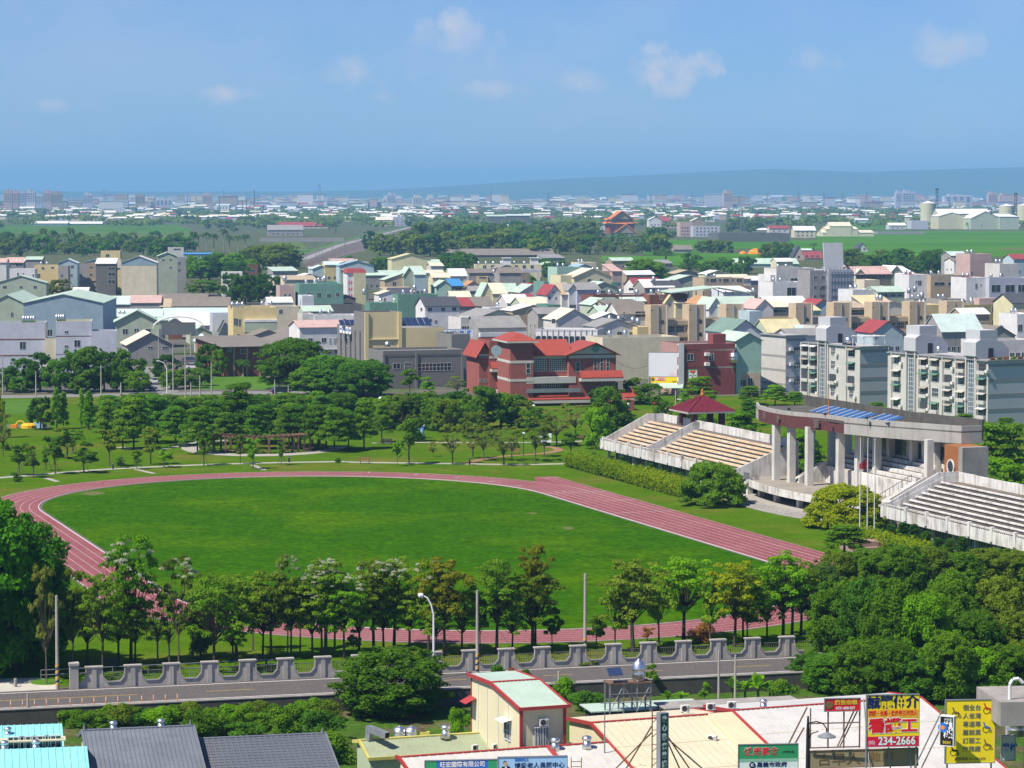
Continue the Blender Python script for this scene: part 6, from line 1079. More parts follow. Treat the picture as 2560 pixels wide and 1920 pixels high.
b=B('E',1875,2300,950,690,22,16,'factory','grey factory hall with green corrugated front and two roofs','palegreen','gy','grey',2.6); c=B('E',1925,2330,960,760,22,12,'','','grey','gx','grey',3.0,into=b,pn='lower_'); c.add(MB().box(0,c.w,-1.2,-.02,c.h*.62,c.h*.8),'balcony_wall',TW['white']); c.grid(5,1,1.6,1.4,1.5,3)
c=B('E',1770,1872,950,668,22,10,'','','offwhite',into=b,pn='left_'); c.grid(2,2,1.6,1.2,2,3.4)
for i,(x0,x1,yb,yt,lab) in enumerate(((-40,250,930,835,'low brown warehouse roof left of the great tree'),(210,500,950,840,'low brown warehouse roof behind the great tree'),(110,560,985,895,'low black warehouse roof with roof vents'))):
    b=B('E',x0,x1,yb,yt,14,22,'old_warehouse',lab,'grey' if i<2 else 'darkgrey','gy','brown',1.8)
# arcade terrace (E-F)
b=B('B',870,1295,790,672,4,12,'arcade_terrace','cream and white terrace row with blue arcade and rooftop tanks','paleyellow',win=[]); b.band(b.h*.6,1.2,TW['lilac'],'balcony_band',face='f'); b.grid(7,1,1.6,1.6,b.h*.78,3)
for k in range(9):
    x=b.w*(k+.5)/9; b.add(MB().box(x-.35,x+.35,-1.6,-.9,0,b.h*.6),'arcade_pier',TW['lilac'])
for i,(x,z) in enumerate(((.06,1.6),(.17,1.6),(.28,1.6),(.6,1.6),(.75,1.6),(.4,1.6))): tank(b.W((x*b.w,4,b.h-.2)),.7,1.8,'%s steel tank on the arcade terrace'%ORD[i])
for x in (.48,.9): b.add(MB().box(b.w*x-2,b.w*x+2,2,6,b.h-.5,b.h+3),'roof_room',TW['white']); b.add(MB().box(b.w*x-2.4,b.w*x+2.4,1.5,6.4,b.h+3.01,b.h+3.3),'roof_slab',RF['white'])
# ---------------------------------------------------------------- windows F and G: centre and right of the town
H_('F',[(782,1450,1210,845,'flat','grey',1,'cream','large blank cream wall building with rusty streaks behind the brick hall',[(2,2,1,1)]),(735,1080,1000,752,'gy','grey',1.9,'offwhite','grey-white gable warehouse with two barred windows',[(930,810,42,30),(1035,808,42,28)]),(1082,1180,1000,752,'flat','grey',1,'yellow','small ochre annex of the grey-white warehouse',[]),(385,690,960,690,'gy','cream',2.9,'offwhite','pale gable warehouse behind the white arcade',[(360,700,30,40)]),(920,1190,900,640,'gx','brown',3.2,'offwhite','old hall with grey-brown roof and dark open front',[(1120,640,110,50),(965,635,14,26)]),(765,925,860,640,'gx','green',2.2,'palegreen','low pale green roof before the old hall',[]),(690,880,800,560,'gy','green',2,'palegreen','pale gable shed with shiny tanks in front',[]),(880,985,800,550,'shed','deepgreen',1.4,'green','small deep green shed',[]),(532,860,640,320,'gy','cream',3.0,'paleyellow','pale yellow gable house with dark red rake trim',[(667,348,30,25),(772,346,32,25)]),(420,535,640,305,'flat','grey',1,'paleyellow','flat pale yellow annex left of the red-trimmed gable',[]),(856,918,600,362,'flat','deepgreen',1,'teal','teal corner house beside the pale yellow gable',[]),(305,432,700,470,'gy','red',3.2,'white','white gable house with red and cream striped roof',[(357,452,12,14),(323,500,12,26),(378,502,12,22)]),(430,560,700,472,'shed','tan',3.6,'offwhite','striped long slope of the red and cream roof',[]),(562,760,700,430,'gx','grey',2.2,'lilac','lilac-grey house with grey roof beside the striped one',[]),(490,565,700,430,'gy','grey',1.8,'white','white gable end of the lilac-grey house',[]),(680,910,660,412,'gy','green',2.0,'palegreen','pale green gable house with two dark windows',[(787,448,40,26),(852,448,32,26)]),(70,275,640,452,'gy','green',2.8,'offwhite','off-white gable with green roof at the crimson roofs',[]),(200,300,600,440,'shed','red',2.6,'offwhite','crimson roof slope beside the green roof',[]),(276,318,680,362,'flat','deepgreen',1,'teal','tall narrow teal tower',[]),(100,240,660,515,'shed','red',1.6,'pink','low crimson roof in the middle of town',[]),(-40,150,740,545,'gx','white',2.6,'offwhite','low bright white roof at the crimson houses',[]),(85,310,760,560,'gx','cream',2.2,'palegreen','house with cream roof over a green wall',[]),(312,420,820,560,'flat','grey',1,'green','dark green house wrapped in bamboo scaffold',[(340,590,20,40)]),(390,620,560,235,'flat','deepgreen',1,'mint','teal house row with tanks and open frames',[]),(550,700,520,240,'gy','skyblue',1.4,'skyblue','light blue gable among teal houses',[]),(700,905,560,270,'flat','grey',1,'beige','tall beige house behind the pale yellow gable',[]),(865,950,560,270,'shed','pink',2.4,'pink','house with pink roof at the round tree',[]),(580,728,420,195,'flat','white',1,'cream','cream rooftop house above the teal houses',[]),(1062,1300,640,395,'gx','red',2.6,'white','white house with dark red roof',[(1030,425,40,20)]),(1145,1400,660,410,'gx','white',2.6,'concrete','grey house under a white roof sheet',[]),(1250,1480,660,430,'gx','slate',3.0,'grey','grey house with charcoal roof',[]),(1375,1500,660,440,'gx','pink',1.8,'pink','house with faded pink roof',[]),(700,1180,760,475,'flat','grey',1,'brick','long low brick-red parapet building with pipes',[]),(1190,1520,760,470,'flat','grey',1,'brick','brick-red flat building with pink chimney block',[(1290,495,24,40)]),(958,1280,760,530,'gx','mint',2.0,'palegreen','shed with pale mint and cream roof',[]),(1322,1415,760,540,'gy','yellow',2.4,'cream','cream gable end with yellow roof',[(1365,560,14,20)]),(1412,1515,760,545,'shed','cream',2.8,'paleyellow','cream-yellow roof slope beside the gable end',[]),(1412,1660,620,345,'gy','green',1.6,'palegreen','pale green house at the left end of the terrace row',[(1470,372,18,20)]),(1660,2005,640,330,'flat','grey',1,'beige','tan terrace row with bay windows and many tanks',[(1690,345,24,24),(1740,348,50,30),(1795,345,22,24),(1850,348,50,30),(1905,345,22,24),(1965,348,50,30)]),(1825,2070,680,450,'shed','white',1.6,'steelwhite','white sheet wall under the steel canopy end',[]),(1960,2060,560,395,'flat','yellow',1,'tan','small ochre rooftop house by the canopy',[(2020,420,20,14)]),(2010,2200,520,350,'gx','white',1.6,'concrete','house with shiny white roof behind the canopy',[]),(1615,1770,780,550,'gy','orange',2.2,'white','white gable house with rusty striped roof',[]),(1700,1825,820,590,'gy','green',3.2,'white','white house with pale green roof behind the beige towers',[]),(1790,2140,820,580,'gx','green',3.0,'palegreen','long pale green roof behind the beige towers',[]),(2105,2260,860,590,'gy','pink',2.6,'white','white house with pinkish gable roof',[]),(2050,2160,900,615,'flat','white',1,'skyblue','light blue rooftop house with white slab',[])],a=19)
def dark_red_trim(): pass
# steel canopy hall
cp=thing('steel_canopy','wide green steel canopy hall with white balustrade','canopy',G('F',1375,760),R(12)); k_=G('F',1375,760).y/F*.28933; cw=700*k_; ch=AT(*px('F',1375,452),G('F',1375,760).y).z
m=MB(); m.prism([(0,-1,ch),(cw*.6,-1,ch+1.6),(cw,-1,ch-.2),(cw,-1,ch-.5),(cw*.6,-1,ch+1.3),(0,-1,ch-.3)],(0,18,0)); m.build('roof',RF['green'],cp)
for i in range(9): MB().box(cw*.22+i*cw*.095-.15,cw*.22+i*cw*.095+.15,-.5,-.2,0,ch+.4).build('post',m_galv,cp)
MB().box(cw*.2,cw,-.4,14,0,ch-3.2).build('lower_floor',TW['white'],cp)
for i in range(34): MB().box(cw*.2+i*cw*.8/34,cw*.2+i*cw*.8/34+.25,-.6,-.41,ch-3.2,ch-2.2).build('baluster',TW['white'],cp)
MB().box(cw*.2,cw,-.65,-.38,ch-2.2,ch-2.0).build('top_rail',TW['white'],cp)
# white arcade wall
b=B('F',205,738,1010,770,-12,10,'white_arcade','long white arcaded building with round-headed windows behind the brick hall','white',win=[])
for k in range(11):
    x=b.w*(k+.5)/11; z=b.h-2.6; m=MB(); m.prism([(x-.9,-.05,z-1.4),(x+.9,-.05,z-1.4),(x+.9,-.05,z),(x+.63,-.05,z+.63),(x,-.05,z+.9),(x-.63,-.05,z+.63),(x-.9,-.05,z)],(0,.04,0)); b.add(m,'arched_window',m_glass); b.add(MB().box(x+b.w/22-.12,x+b.w/22+.12,-.25,-.002,0,b.h),'pilaster',TW['greytile'])
b.band(b.h-.5,.5,TW['greytile'],'cornice',face='f')
# shop corner building with the printed hoarding
sb_=B('F',1465,1930,1345,900,19,12,'shop_building','dark red tiled corner building with white column and large hoarding',pm('red_wall_tile',(.24,.07,.068),.7,.08,.8),win=[(1538,1012,50,58),(1720,1010,44,58)],side=pm('rose_render',(.40,.24,.21),.8,.1,.6))
sb_.band(sb_.h*.86,.35,m_st,face='f'); sb_.band(sb_.h*.52,.35,m_st,face='f'); sb_.add(MB().box(-.9,0.4,-.35,.3,0,sb_.h+.1),'corner_column',TW['white']); sb_.add(MB().box(sb_.w*.62,sb_.w*.86,1,4,sb_.h-.5,sb_.h+2.0),'roof_room',MT['red_wall_tile'])
for k in range(4): sb_.add(MB().box(-.92,-.9,-.25,.2,1.5+k*2.6,3.2+k*2.6),'column_inlay',MT['red_wall_tile'])
for y0,y1 in ((985,1000),(1035,1085)): sb_.add(MB().box(sb_.w*.42,sb_.w*.5,-.9,-.02,sb_.fl(1690,y1)[1],sb_.fl(1690,y1)[1]+.7),'air_conditioner',m_ac)
hb_=Sign('hoarding','large white and pink printed hoarding on the corner building','F',1178,970,1428,1178,sb_.p.y+2.0,-10,pm('hoarding_print',(.70,.70,.74),.6,.05,.3,c2=(.62,.38,.44),sc2=.25,lo=.52,hi=.72))
ys=Sign('yellow_shop_sign','yellow shop sign with red panel under the hoarding','F',1200,1180,1430,1240,sb_.p.y+1.6,-10,PC['yellow']); ys.panel(.2,.56,.42,.9,PC['red']); ys.text('鼎鶴鑊豆',.38,.66,.36,PC['white'],.95,.01); ys.disc(.08,.6,.26,PC['brown']); ys.text('大林店',.88,.3,.26,PC['ink'],.9)
o=thing('shop_awning','green corrugated awning under the yellow shop sign','awning',AT(*px('F',1218,1275),sb_.p.y+.5),R(-10)); m=MB(); m.prism([(0,-1.4,0),(6.6,-1.4,0),(6.6,.6,.9),(0,.6,.9)],(0,0,.06)); m.build('sheet',RF['green'],o)
for k in range(20): m=MB(); m.prism([(k*.33,-1.4,.06),(k*.33+.08,-1.4,.06),(k*.33+.08,.6,.96),(k*.33,.6,.96)],(0,0,.05)); m.build('corrugation',RF['green'],o)
# convenience store sign: stripes and a large 7
cs_=Sign('store_sign','white store sign with large red and orange 7 on a green frame','F',1525,1122,1602,1196,sb_.p.y-2.5,10,PC['white'],t=.3,edge=PC['green'])
def poly(sg,pts,mat,d,nm): m=MB(); m.prism([(x*sg.w,0,z*sg.h) for x,z in pts],(0,-.012,0)); m.build(nm,mat,sg.o,(0,-d,0))
poly(cs_,[(.14,.92),(.86,.92),(.86,.80),(.14,.80)],PC['orange'],.01,'stripe'); poly(cs_,[(.14,.78),(.80,.78),(.62,.58),(.5,.40),(.42,.40),(.56,.66),(.14,.66)],PC['red'],.012,'numeral'); poly(cs_,[(.40,.30),(.50,.30),(.50,.06),(.40,.06)],PC['red'],.012,'numeral_foot'); poly(cs_,[(.1,.40),(.9,.40),(.9,.30),(.1,.30)],PC['green'],.01,'stripe'); cs_.text('ELEVEN',.5,.35,.13,PC['white'],.9,.006,.03); cs_.posts((.5,),-6)
H_('F',[(1905,2150,1330,1150,'flat','grey',1,'beige','low beige shop annex with canopy right of the corner building',[(2060,1235,40,90),(1990,1235,60,60)]),(1580,1890,1330,1110,'flat','grey',1,'paleyellow','pale yellow low shop beside the store sign',[(1700,1150,200,30)])],a=12)
b=B('F',1935,2158,1330,870,19,12,'mint_house','tall mint green blank gable house behind the shops','mint','gy','green',1.6)
tank(b.W((-1.2,-1.4,AT(*px('F',1940,1055),b.p.y).z)),.95,2.3,'large ribbed steel tank standing before the mint gable',legs=2)
b=B('F',1878,2155,1250,800,19,14,'white_hall','white hall with dark green roof behind the mint gable','white','gy','deepgreen',2.8)
# beige townhouse row with stair towers
m_bg=pm('row_beige',(.50,.40,.27),.8,.1,.4,stain=.3,stc=(.36,.27,.17)); m_bs=pm('row_frame',(.55,.51,.45),.8,.08,.5)
tr_=B('F',1180,3885,900,690,19,10,'townhouse_row','row of beige three-storey townhouses with tall stair towers',m_bg,rm='grey')
S0=px('F',0,0)
for i,(u0,u1) in enumerate(((1180,1325),(1510,1652),(1830,1976),(2432,2575),(2758,2908),(3088,3238),(3412,3553),(3732,3880))):
    x0,_=tr_.fl(u0,700); x1,_=tr_.fl(u1,700); z1=tr_.fl(u1,556 if i<3 else 575)[1]; z1=tr_.h+4.3
    t_=tr_.add(MB().box(x0,x1,-1.6,3.5,0,z1),'stair_tower',m_bg); xm=x0+(x1-x0)*.40
    tr_.add(MB().box(x0-.06,xm,-1.9,-1.61,0,z1+.1),'tower_pier',m_bg,par=t_); tr_.add(MB().box(x1-.35,x1+.06,-1.9,-1.61,0,z1+.1),'tower_frame',m_bs,par=t_); tr_.add(MB().box(xm,xm+.3,-1.9,-1.61,0,z1+.1),'tower_frame',m_bs,par=t_)
    for z in (tr_.h-.4,tr_.h-4.2,tr_.h-8): 
        m=MB(); c_=(xm+x1)/2; m.prism([(c_-.5,-1.66,z-.7),(c_+.5,-1.66,z-.7),(c_+.5,-1.66,z+.1),(c_,-1.66,z+.5),(c_-.5,-1.66,z+.1)],(0,.04,0)); tr_.add(m,'arched_light',m_glass,par=t_)
    tr_.add(MB().box(x0,x0+.5,-1.93,-1.905,z1-1.6,z1-1.4),'slot',m_dark,par=t_)
    nx_=tr_.fl((1510,1830,2432,2758,3088,3412,3732,4060)[i],700)[0]
    for j in range(3):
        z=tr_.h-1.0-j*3.6; tr_.add(MB().box(x1+.1,nx_-.1,-.9,-.02,z-.6,z+.7),'balcony',m_bg); me_,ww,hh=wcache(2.4,1.6,4,2)
        for f_ in (.25,.68): o=inst('window',me_,tr_.o,(x1+(nx_-x1)*f_-1.2,-.0,z-2.6))
b=B('G',1665,2110,840,560,19,14,'olive_building','olive-yellow three-storey building with square windows','olive',win=[(1848,592,75,36),(1947,600,28,45),(2018,600,32,45),(2097,598,34,48),(1828,720,28,32),(1945,715,32,48),(2015,712,32,42),(2095,705,34,56)],side='yellow'); b.tanks(2,'the olive-yellow building',.15,.5,.5); b.add(MB().box(b.w*.45,b.w*.85,3,7,b.h-.5,b.h+1.8),'roof_room',TW['pink'])
b=B('G',2112,2330,860,545,19,12,'gable_house','pale yellow house with dark slate gable roof at the right edge','paleyellow','gx','slate',2.6,win=[(2135,622,18,24),(2165,760,40,60)])
# ---------------------------------------------------------------- grey-white apartment blocks
m_ap=pm('apartment_tile',(.50,.485,.455),.75,.1,.5,stain=.3,stc=(.42,.40,.36)); m_ap2=pm('apartment_side_tile',(.47,.475,.50),.7,.06,.4); m_bnd=pm('apartment_band',(.27,.27,.275),.75,.06,.5)
def apartment(xl,xr,yb,yt,d,label,cols,stairs,nst,seed):
    b=B('G',xl,xr,yb,yt,27,d,'apartment_block',label,m_ap2,rm='grey'); g=random.Random(seed); sh_=(b.h-1.0)/nst
    b.add(MB().box(-.12,-.003,0,d,0,b.h),'facade_skin',m_ap)
    for k in range(nst): b.band(.9+k*sh_+sh_*.62,.55,m_bnd,'storey_band',face='f',pr=.04)
    b.add(MB().box(-.5,.4,-.3,d,b.h-.1,b.h+.12),'cornice',m_bnd); b.add(MB().box(-.3,b.w+.2,-.35,-.0,b.h-.08,b.h+.14),'cornice',m_bnd)
    for t in stairs:  # glazed stair strip with a tall head house above it
        y=t*d; b.add(MB().box(-.16,-.125,y-1.0,y+1.0,.5,b.h+.6),'stair_glass',pm('stair_glass',(.10,.14,.19),.2,.1,.6,spec=.5))
        for k in range(int(b.h/.9)): b.add(MB().box(-.2,-.165,y-1.0,y+1.0,.6+k*.9,.68+k*.9),'transom',m_frame)
        for yy in (-1.0,-.3,.35,.95): b.add(MB().box(-.21,-.166,y+yy-.04,y+yy+.04,.5,b.h+.6),'mullion',m_frame)
        for yy in (-1.6,1.25): b.add(MB().box(-.55,-.125,y+yy,y+yy+.35,0,b.h+.4),'stair_fin',m_ap)
        m=MB(); m.prism([(-.7,y-2,b.h+.7),(-.7,y-2,b.h+3.3),(.6,y-2,b.h+4.0),(5.2,y-2,b.h+3.4),(7,y-2,b.h+2.0),(7,y-2,b.h+.2),(.2,y-2,b.h+.2)],(0,4,0)); b.add(m,'stair_head',m_ap2); b.add(MB().box(.3,4.4,y-1.9,y+2.6,b.h+3.6,b.h+5.6),'tank_room',m_ap2); b.add(MB().box(2.2,3.3,y-2.06,y-2.0,b.h+.2,b.h+2.2),'roof_door',m_dark)
    aws=[pm('awning_%d'%i,c,.6,.1,1) for i,c in enumerate(((.42,.40,.36),(.10,.20,.15),(.5,.5,.48),(.30,.27,.22)))]
    for t in cols:
        y=t*d; b.add(MB().box(-.45,-.125,y+1.55,y+1.9,0,b.h),'facade_fin',m_ap)
        for k in range(nst):
            z=.8+k*sh_+.9; kk=g.random(); me_,ww,hh=wcache(2.0 if kk<.7 else 1.4,1.5,3,2,1 if kk<.5 else 0)
            if kk<.55: b.add(MB().box(-.75,-.125,y-1.2,y+1.2,z-.5,z+.15),'balcony',m_ap); 
            o=inst('window',me_,b.o,b.L2((-.14 if kk>.55 else -.3,y+ww/2,z))); o.rotation_euler=(0,0,-math.pi/2)
            if g.random()<.75: m=MB(); m.prism([(-.13,y-1.3,z+1.75),(-1.1,y-1.3,z+1.4),(-1.1,y-1.3,z+1.34),(-.13,y-1.3,z+1.69)],(0,2.6,0)); b.add(m,'awning',g.choice(aws))
            if g.random()<.6: b.add(MB().box(-.7,-.2,y-1.95,y-1.3,z-.1,z+.4),'air_conditioner',m_ac)
            if kk<.4:
                for q in range(9): b.add(MB().box(-.62,-.58,y-1.0+q*.25,y-.96+q*.25,z+.1,z+1.5),'window_bar',m_galv)
    return b
ap=apartment(155,330,1307,828,10.4,'left grey-white apartment block, partly behind the middle one',[],[],4,1)
for k,y in enumerate((955,1085,1225)): ap.window(255,y,62,56,3,2); ap.add(MB().box(ap.fl(195,y)[0]-.4,ap.fl(195,y)[0]+.4,-.6,-.02,ap.fl(195,y)[1],ap.fl(195,y)[1]+.6),'air_conditioner',m_ac)
for k in range(3): ap.add(MB().box(-.13,-.122,0,10.4,1.2+k*3.1,1.7+k*3.1),'storey_band',m_bnd)
ap=apartment(795,1045,1440,925,21.3,'middle grey-white apartment block with glazed stair strip',[.14,.46,.80,.94],[.64],4,2)
ap.tanks(1,'the middle apartment block',.5,.9,.55,.7,1.4,lg=.6)
rg=thing('roof_pergola','white rooftop pergola frame with plants on the middle apartment block','pergola',ap.W((1.5,1.0,ap.h)),ap.a)
for x in (0,2.6,5.2):
    for y in (0,4): MB().box(x-.06,x+.06,y-.06,y+.06,-.5,1.9).build('post',TW['white'],rg)
for y in (0,4): MB().box(-.3,5.5,y-.06,y+.06,1.9,2.05).build('beam',TW['white'],rg)
for x in (0,1.3,2.6,3.9,5.2): MB().box(x-.05,x+.05,-.3,4.3,2.06,2.16).build('rafter',TW['white'],rg)
ap=apartment(1900,2330,1607,1045,32.8,'right grey-white apartment block with two glazed stair strips',[.05,.25,.38,.51,.62,.90],[.155,.75],4,3)
tank(ap.W((1.5,18,ap.h+.6)),.6,1.3,'steel tank on the right apartment block roof')
for i in range(5): tree('roof_shrub','dry potted shrub, %s from the left on the right apartment roof'%ORD[i],ap.W((2.5+i*1.6,2.0,ap.h-.4)),1.2,1.5,'bush','olive' if i%2 else 'red',cat='shrub',group='roof plants on the apartment block')
# ---------------------------------------------------------------- window G: behind
H_('G',[(20,160,640,300,'flat','white',1,'white','white cube of the school under scaffold, left end',[(95,342,24,30)]),(70,415,640,245,'flat','grey',1,'offwhite','long grey-white school roof storey',[(225,345,60,30),(297,345,30,30)]),(40,345,680,365,'flat','grey',1,'white','white rounded school front with tall dark window',[(203,465,78,110)]),(760,1065,640,295,'gx','pink',2.6,'darkgrey','house with pinkish roof behind the scaffold',[(985,315,60,26)]),(755,830,640,290,'gy','cream',1.6,'paleyellow','yellowish gable end at the pinkish roof',[]),(1045,1170,620,290,'gy','white',2.8,'palegreen','pale green gable house with white roof',[]),(1110,1265,620,295,'shed','white',2.6,'grey','white roof slope right of the pale green gable',[]),(1215,1400,700,300,'flat','red',1,'white','white block with red parapet line and two windows',[(1280,362,12,26),(1310,370,32,42)]),(1402,1740,700,305,'flat','grey',1,'beige','beige school wing with green ledge',[(1480,378,90,26),(1600,378,90,26),(1690,378,70,26)]),(1710,1905,720,325,'flat','red',1,'white','second white block with red parapet line',[(1800,400,18,44),(1838,390,10,18)]),(1908,2330,720,330,'flat','grey',1,'bluegrey','blue-grey gallery wing at the right edge',[(1970,420,80,60),(2090,420,80,60),(2190,420,60,60)]),(1742,1930,640,120,'flat','grey',1,'pink','tall cream stair tower of the school',[(1760,285,16,30)]),(1998,2165,660,205,'flat','grey',1,'offwhite','shorter pale stair tower of the school',[(2020,298,16,26)]),(830,965,680,345,'flat','white',1,'cream','cream house with plain front below the pinkish roof',[]),(730,950,760,430,'flat','white',1,'white','white flat terrace with pillars',[]),(950,1180,760,450,'gx','green',1.6,'palegreen','pale green house with green eaves',[(1015,480,34,20),(1085,480,34,20),(1140,480,30,20)]),(990,1160,640,395,'flat','yellow',1,'yellow','bright yellow rooftop walls',[]),(1260,1520,740,515,'flat','grey',1,'grey','grey flat house with concrete parapet',[]),(1500,1700,760,510,'flat','grey',1,'concrete','grey concrete house behind the tower row',[(1690,530,40,24)]),(1345,1520,800,560,'flat','yellow',1,'yellow','yellow house between the beige stair towers',[]),(695,880,800,600,'shed','tan',2.0,'darkgrey','dark open loft with ochre edge between the towers',[(790,605,150,40)]),(850,1110,790,580,'shed','yellow',3.2,'grey','bright yellow roof slope between the towers',[]),(400,545,790,570,'gy','red',2.0,'skyblue','light blue gable with rusty roof',[]),(0,180,790,580,'gx','cream',1.6,'darkgrey','cream roof over dark windows at the beige towers',[(90,615,140,30)]),(0,350,780,560,'gx','white',2.4,'palegreen','long white roof edged with red behind the towers',[]),(365,455,800,610,'gx','yellow',1.4,'mint','small house with yellow eave',[]),(905,1170,1000,800,'gy','red',3.0,'skyblue','light blue gable with red rake trim behind the apartments',[]),(1500,1860,1000,790,'gx','mint',4.4,'grey','large pale cyan roof behind the apartments',[]),(0,310,960,800,'gx','yellow',3.4,'palegreen','yellow roof behind the left apartment block',[]),(290,450,960,800,'gx','mint',1.8,'palegreen','mint roof behind the middle apartment block',[]),(1870,2140,1000,830,'gy','brown',2.6,'concrete','old grey-brown roof with tank at the right',[]),(1840,2330,1060,870,'flat','grey',1,'offwhite','long white parapet building at the right edge',[]),(2150,2330,900,640,'flat','white',1,'white','white house with balcony at the right edge',[(2180,760,40,60)]),(1580,1720,330,135,'gx','mint',2.0,'concrete','house with mint roof beyond the school towers',[]),(2120,2330,360,165,'gx','red',2.4,'skyblue','house with red roof and bright blue awning at the right edge',[])],a=19)
# scaffolded stair tower
b=B('G',520,720,720,255,19,12,'scaffold_building','school tower wrapped in grey scaffold netting','greytile'); m_net=pm('scaffold_net',(.40,.41,.43),.9,.15,.5)
for k in range(7): b.add(MB().box(-.9,b.w+.9,-1.5,-1.3,2+k*b.h/7.5,2.12+k*b.h/7.5),'scaffold_ledger',m_galv)
for k in range(10): b.add(MB().box(-.9+k*(b.w+1.8)/9-.05,-.9+k*(b.w+1.8)/9+.05,-1.52,-1.4,0,b.h+1),'scaffold_standard',m_galv)
b.add(MB().box(.6,b.w+.3,-1.28,-1.24,3,b.h-.8),'scaffold_net',m_net); m=MB(); m.prism([(-1,1,b.h-.6),(b.w*.72,1,b.h-.6),(b.w*.66,1,b.h+9),(-1.6,1,b.h+9)],(0,.4,0)); b.add(m,'white_screen',TW['white'])
c=B('G',360,520,720,262,19,10,'','','grey',into=b,pn='side_'); c.grid(2,5,1.4,1.2,2,3.2)
for k in range(8): c.add(MB().box(-.3,c.w+.2,-1.2,-1.05,1.5+k*c.h/8,1.62+k*c.h/8),'scaffold_ledger',m_galv)
for k in range(7): c.add(MB().box(-.3+k*c.w/6-.05,-.3+k*c.w/6+.05,-1.22,-1.1,0,c.h+.6),'scaffold_standard',m_galv)
# loose steel tanks over the town
for i,(vw,x,y,lab) in enumerate((('F',1088,700,'big round steel tank on the grey-white warehouse'),('F',1045,690,'steel tank left of the big round one on the warehouse'),('F',925,680,'tall steel tank on the roofs above the white warehouse'),('F',815,668,'left steel tank on the roofs above the white warehouse'),('F',845,675,'second steel tank on the roofs above the white warehouse'),('F',720,580,'steel tank before the pale gable shed'),('F',770,580,'second steel tank before the pale gable shed'),('F',825,578,'third steel tank before the pale gable shed'),('F',940,440,'wide steel tank above the brick parapet'),('F',1080,445,'steel tank above the brick parapet, right one'),('F',1225,330,'steel tank on legs above the red roofs'),('F',2085,430,'tall steel tank at the canopy end'),('G',945,490,'steel tank over the yellow roof'),('G',975,495,'second steel tank over the yellow roof'),('G',1220,430,'steel tank before the white school block'),('G',1270,415,'upper steel tank before the white school block'),('G',1330,470,'large steel tank before the white school block'),('G',905,765,'steel tank on legs above the middle apartments'),('G',1755,515,'red-banded steel tank on the grey house'),('G',2015,765,'steel tank on the old brown roof'),('G',1850,765,'reddish steel tank on the old brown roof'),('E',1370,405,'steel tank on the big beige house'),('E',1462,440,'steel tank on the green upper storey'),('E',935,440,'steel tank on the green block'),('E',595,325,'steel tank on the cream roof'),('E',250,325,'steel tank on the pinkish house'))):
    pr_=px(vw,x,y); yy=640+max(0,(900-pr_[1]))*1.55; tank(AT(pr_[0],pr_[1]+9,yy),.7,1.9,lab,legs=2.5)

# small weathered houses filling the gaps of the town
g=random.Random(77); cand=[]
for _ in range(4000):
    if len(cand)>=50: break
    y=g.uniform(730,1500); u=g.uniform(640,2560); x=(u-1280)/F*y; w_=g.uniform(8,13); r_=w_*.6
    if any((x-a_)**2+(y-b_)**2<(r_+c_*.82)**2 for a_,b_,c_ in BL): continue
    BL.append((x,y,r_)); cand.append((u,x,y,w_))
for i,(u,x,y,w_) in enumerate(sorted(cand)):
    pc=P(u,600); v=V0+H*F/y; wl=g.choice(['offwhite','concrete','beige','grey','cream','tan','white','palegreen']); rm=g.choice(['grey','brown','white','cream','green','tan','pink']); rt=g.choice(['gx','gx','flat','gy','shed']); hh=g.uniform(5.5,9.5); dv=hh*F/y
    b=B('S',u-w_*F/y/2,u+w_*F/y/2,v,v-dv,19,w_*.9,'small_house','small weathered %s house in a gap of the town, %s such from the left'%(wl,ORD[i]),wl,rt,rm,1.6); b.grid(3,max(1,int(hh/3.3)),1.1,1.1,1.2,3.0); b.grid(2,max(1,int(hh/3.3)),1.0,1.1,1.2,3.0,face='l')
    if rt=='flat': b.tanks(1,'the %s small house in a town gap from the left'%ORD[i],.3,.6,.5)
    b.add(MB().box(.3,1.1,-.5,-.02,2.6,3.1),'air_conditioner',m_ac); b.add(MB().prism([(w_*.5,-.02,2.7),(w_*.95,-.02,2.7),(w_*.95,-1.2,2.35),(w_*.5,-1.2,2.35)],(0,0,.06)),'awning',RF[g.choice(['green','white','grey','tan'])])
# ================================================================ beyond the town: woods, palms, railway, temple, silos, hazy town
def wood(vw,n,x0,x1,y0,y1,h0,h1,lf,lab,seed,name='woodland_tree',kind='roundfar',wr=1.05):
    g=random.Random(seed)
    for i in range(n):
        x=x0+(x1-x0)*((i+g.uniform(.1,.9))/n); y=g.uniform(y0,y1); h=g.uniform(h0,h1)*(.5 if vw=='B' and 1650<x<1970 and y>460 else 1)
        tree(name,'%s, %s from the left'%(lab,ORD[i]),G(vw,x,y),h,h*wr*g.uniform(.85,1.25),kind,g.choice(lf),group=lab)
wood('B',44,250,2100,585,622,13,18,['far','far','dark','olive'],'broad tree in the front edge of the wood',1)
wood('B',36,420,2060,530,570,15,21,['far','dark','far'],'broad tree in the middle of the wood',2)
wood('B',26,600,1700,485,515,13,18,['far','deep'],'broad tree at the back of the wood',3)
wood('B',16,1500,2150,480,505,6,8,['far','dark'],'tree around the orange temple',4)
wood('A',34,-60,1230,575,622,9,14,['far','dark','deep'],'dark tree among the palms beyond the left houses',5)
wood('A',16,-60,1230,520,560,8,12,['far','dark'],'lower tree behind the palms beyond the left houses',6)
wood('A',16,1180,1800,400,470,10,15,['far','bluish'],'tree in the belt left of the pink-roofed factory',7)
wood('A',7,1590,1880,690,705,12,17,['olive','far'],'rounded olive tree by the railway bend',8,kind='roundmid')
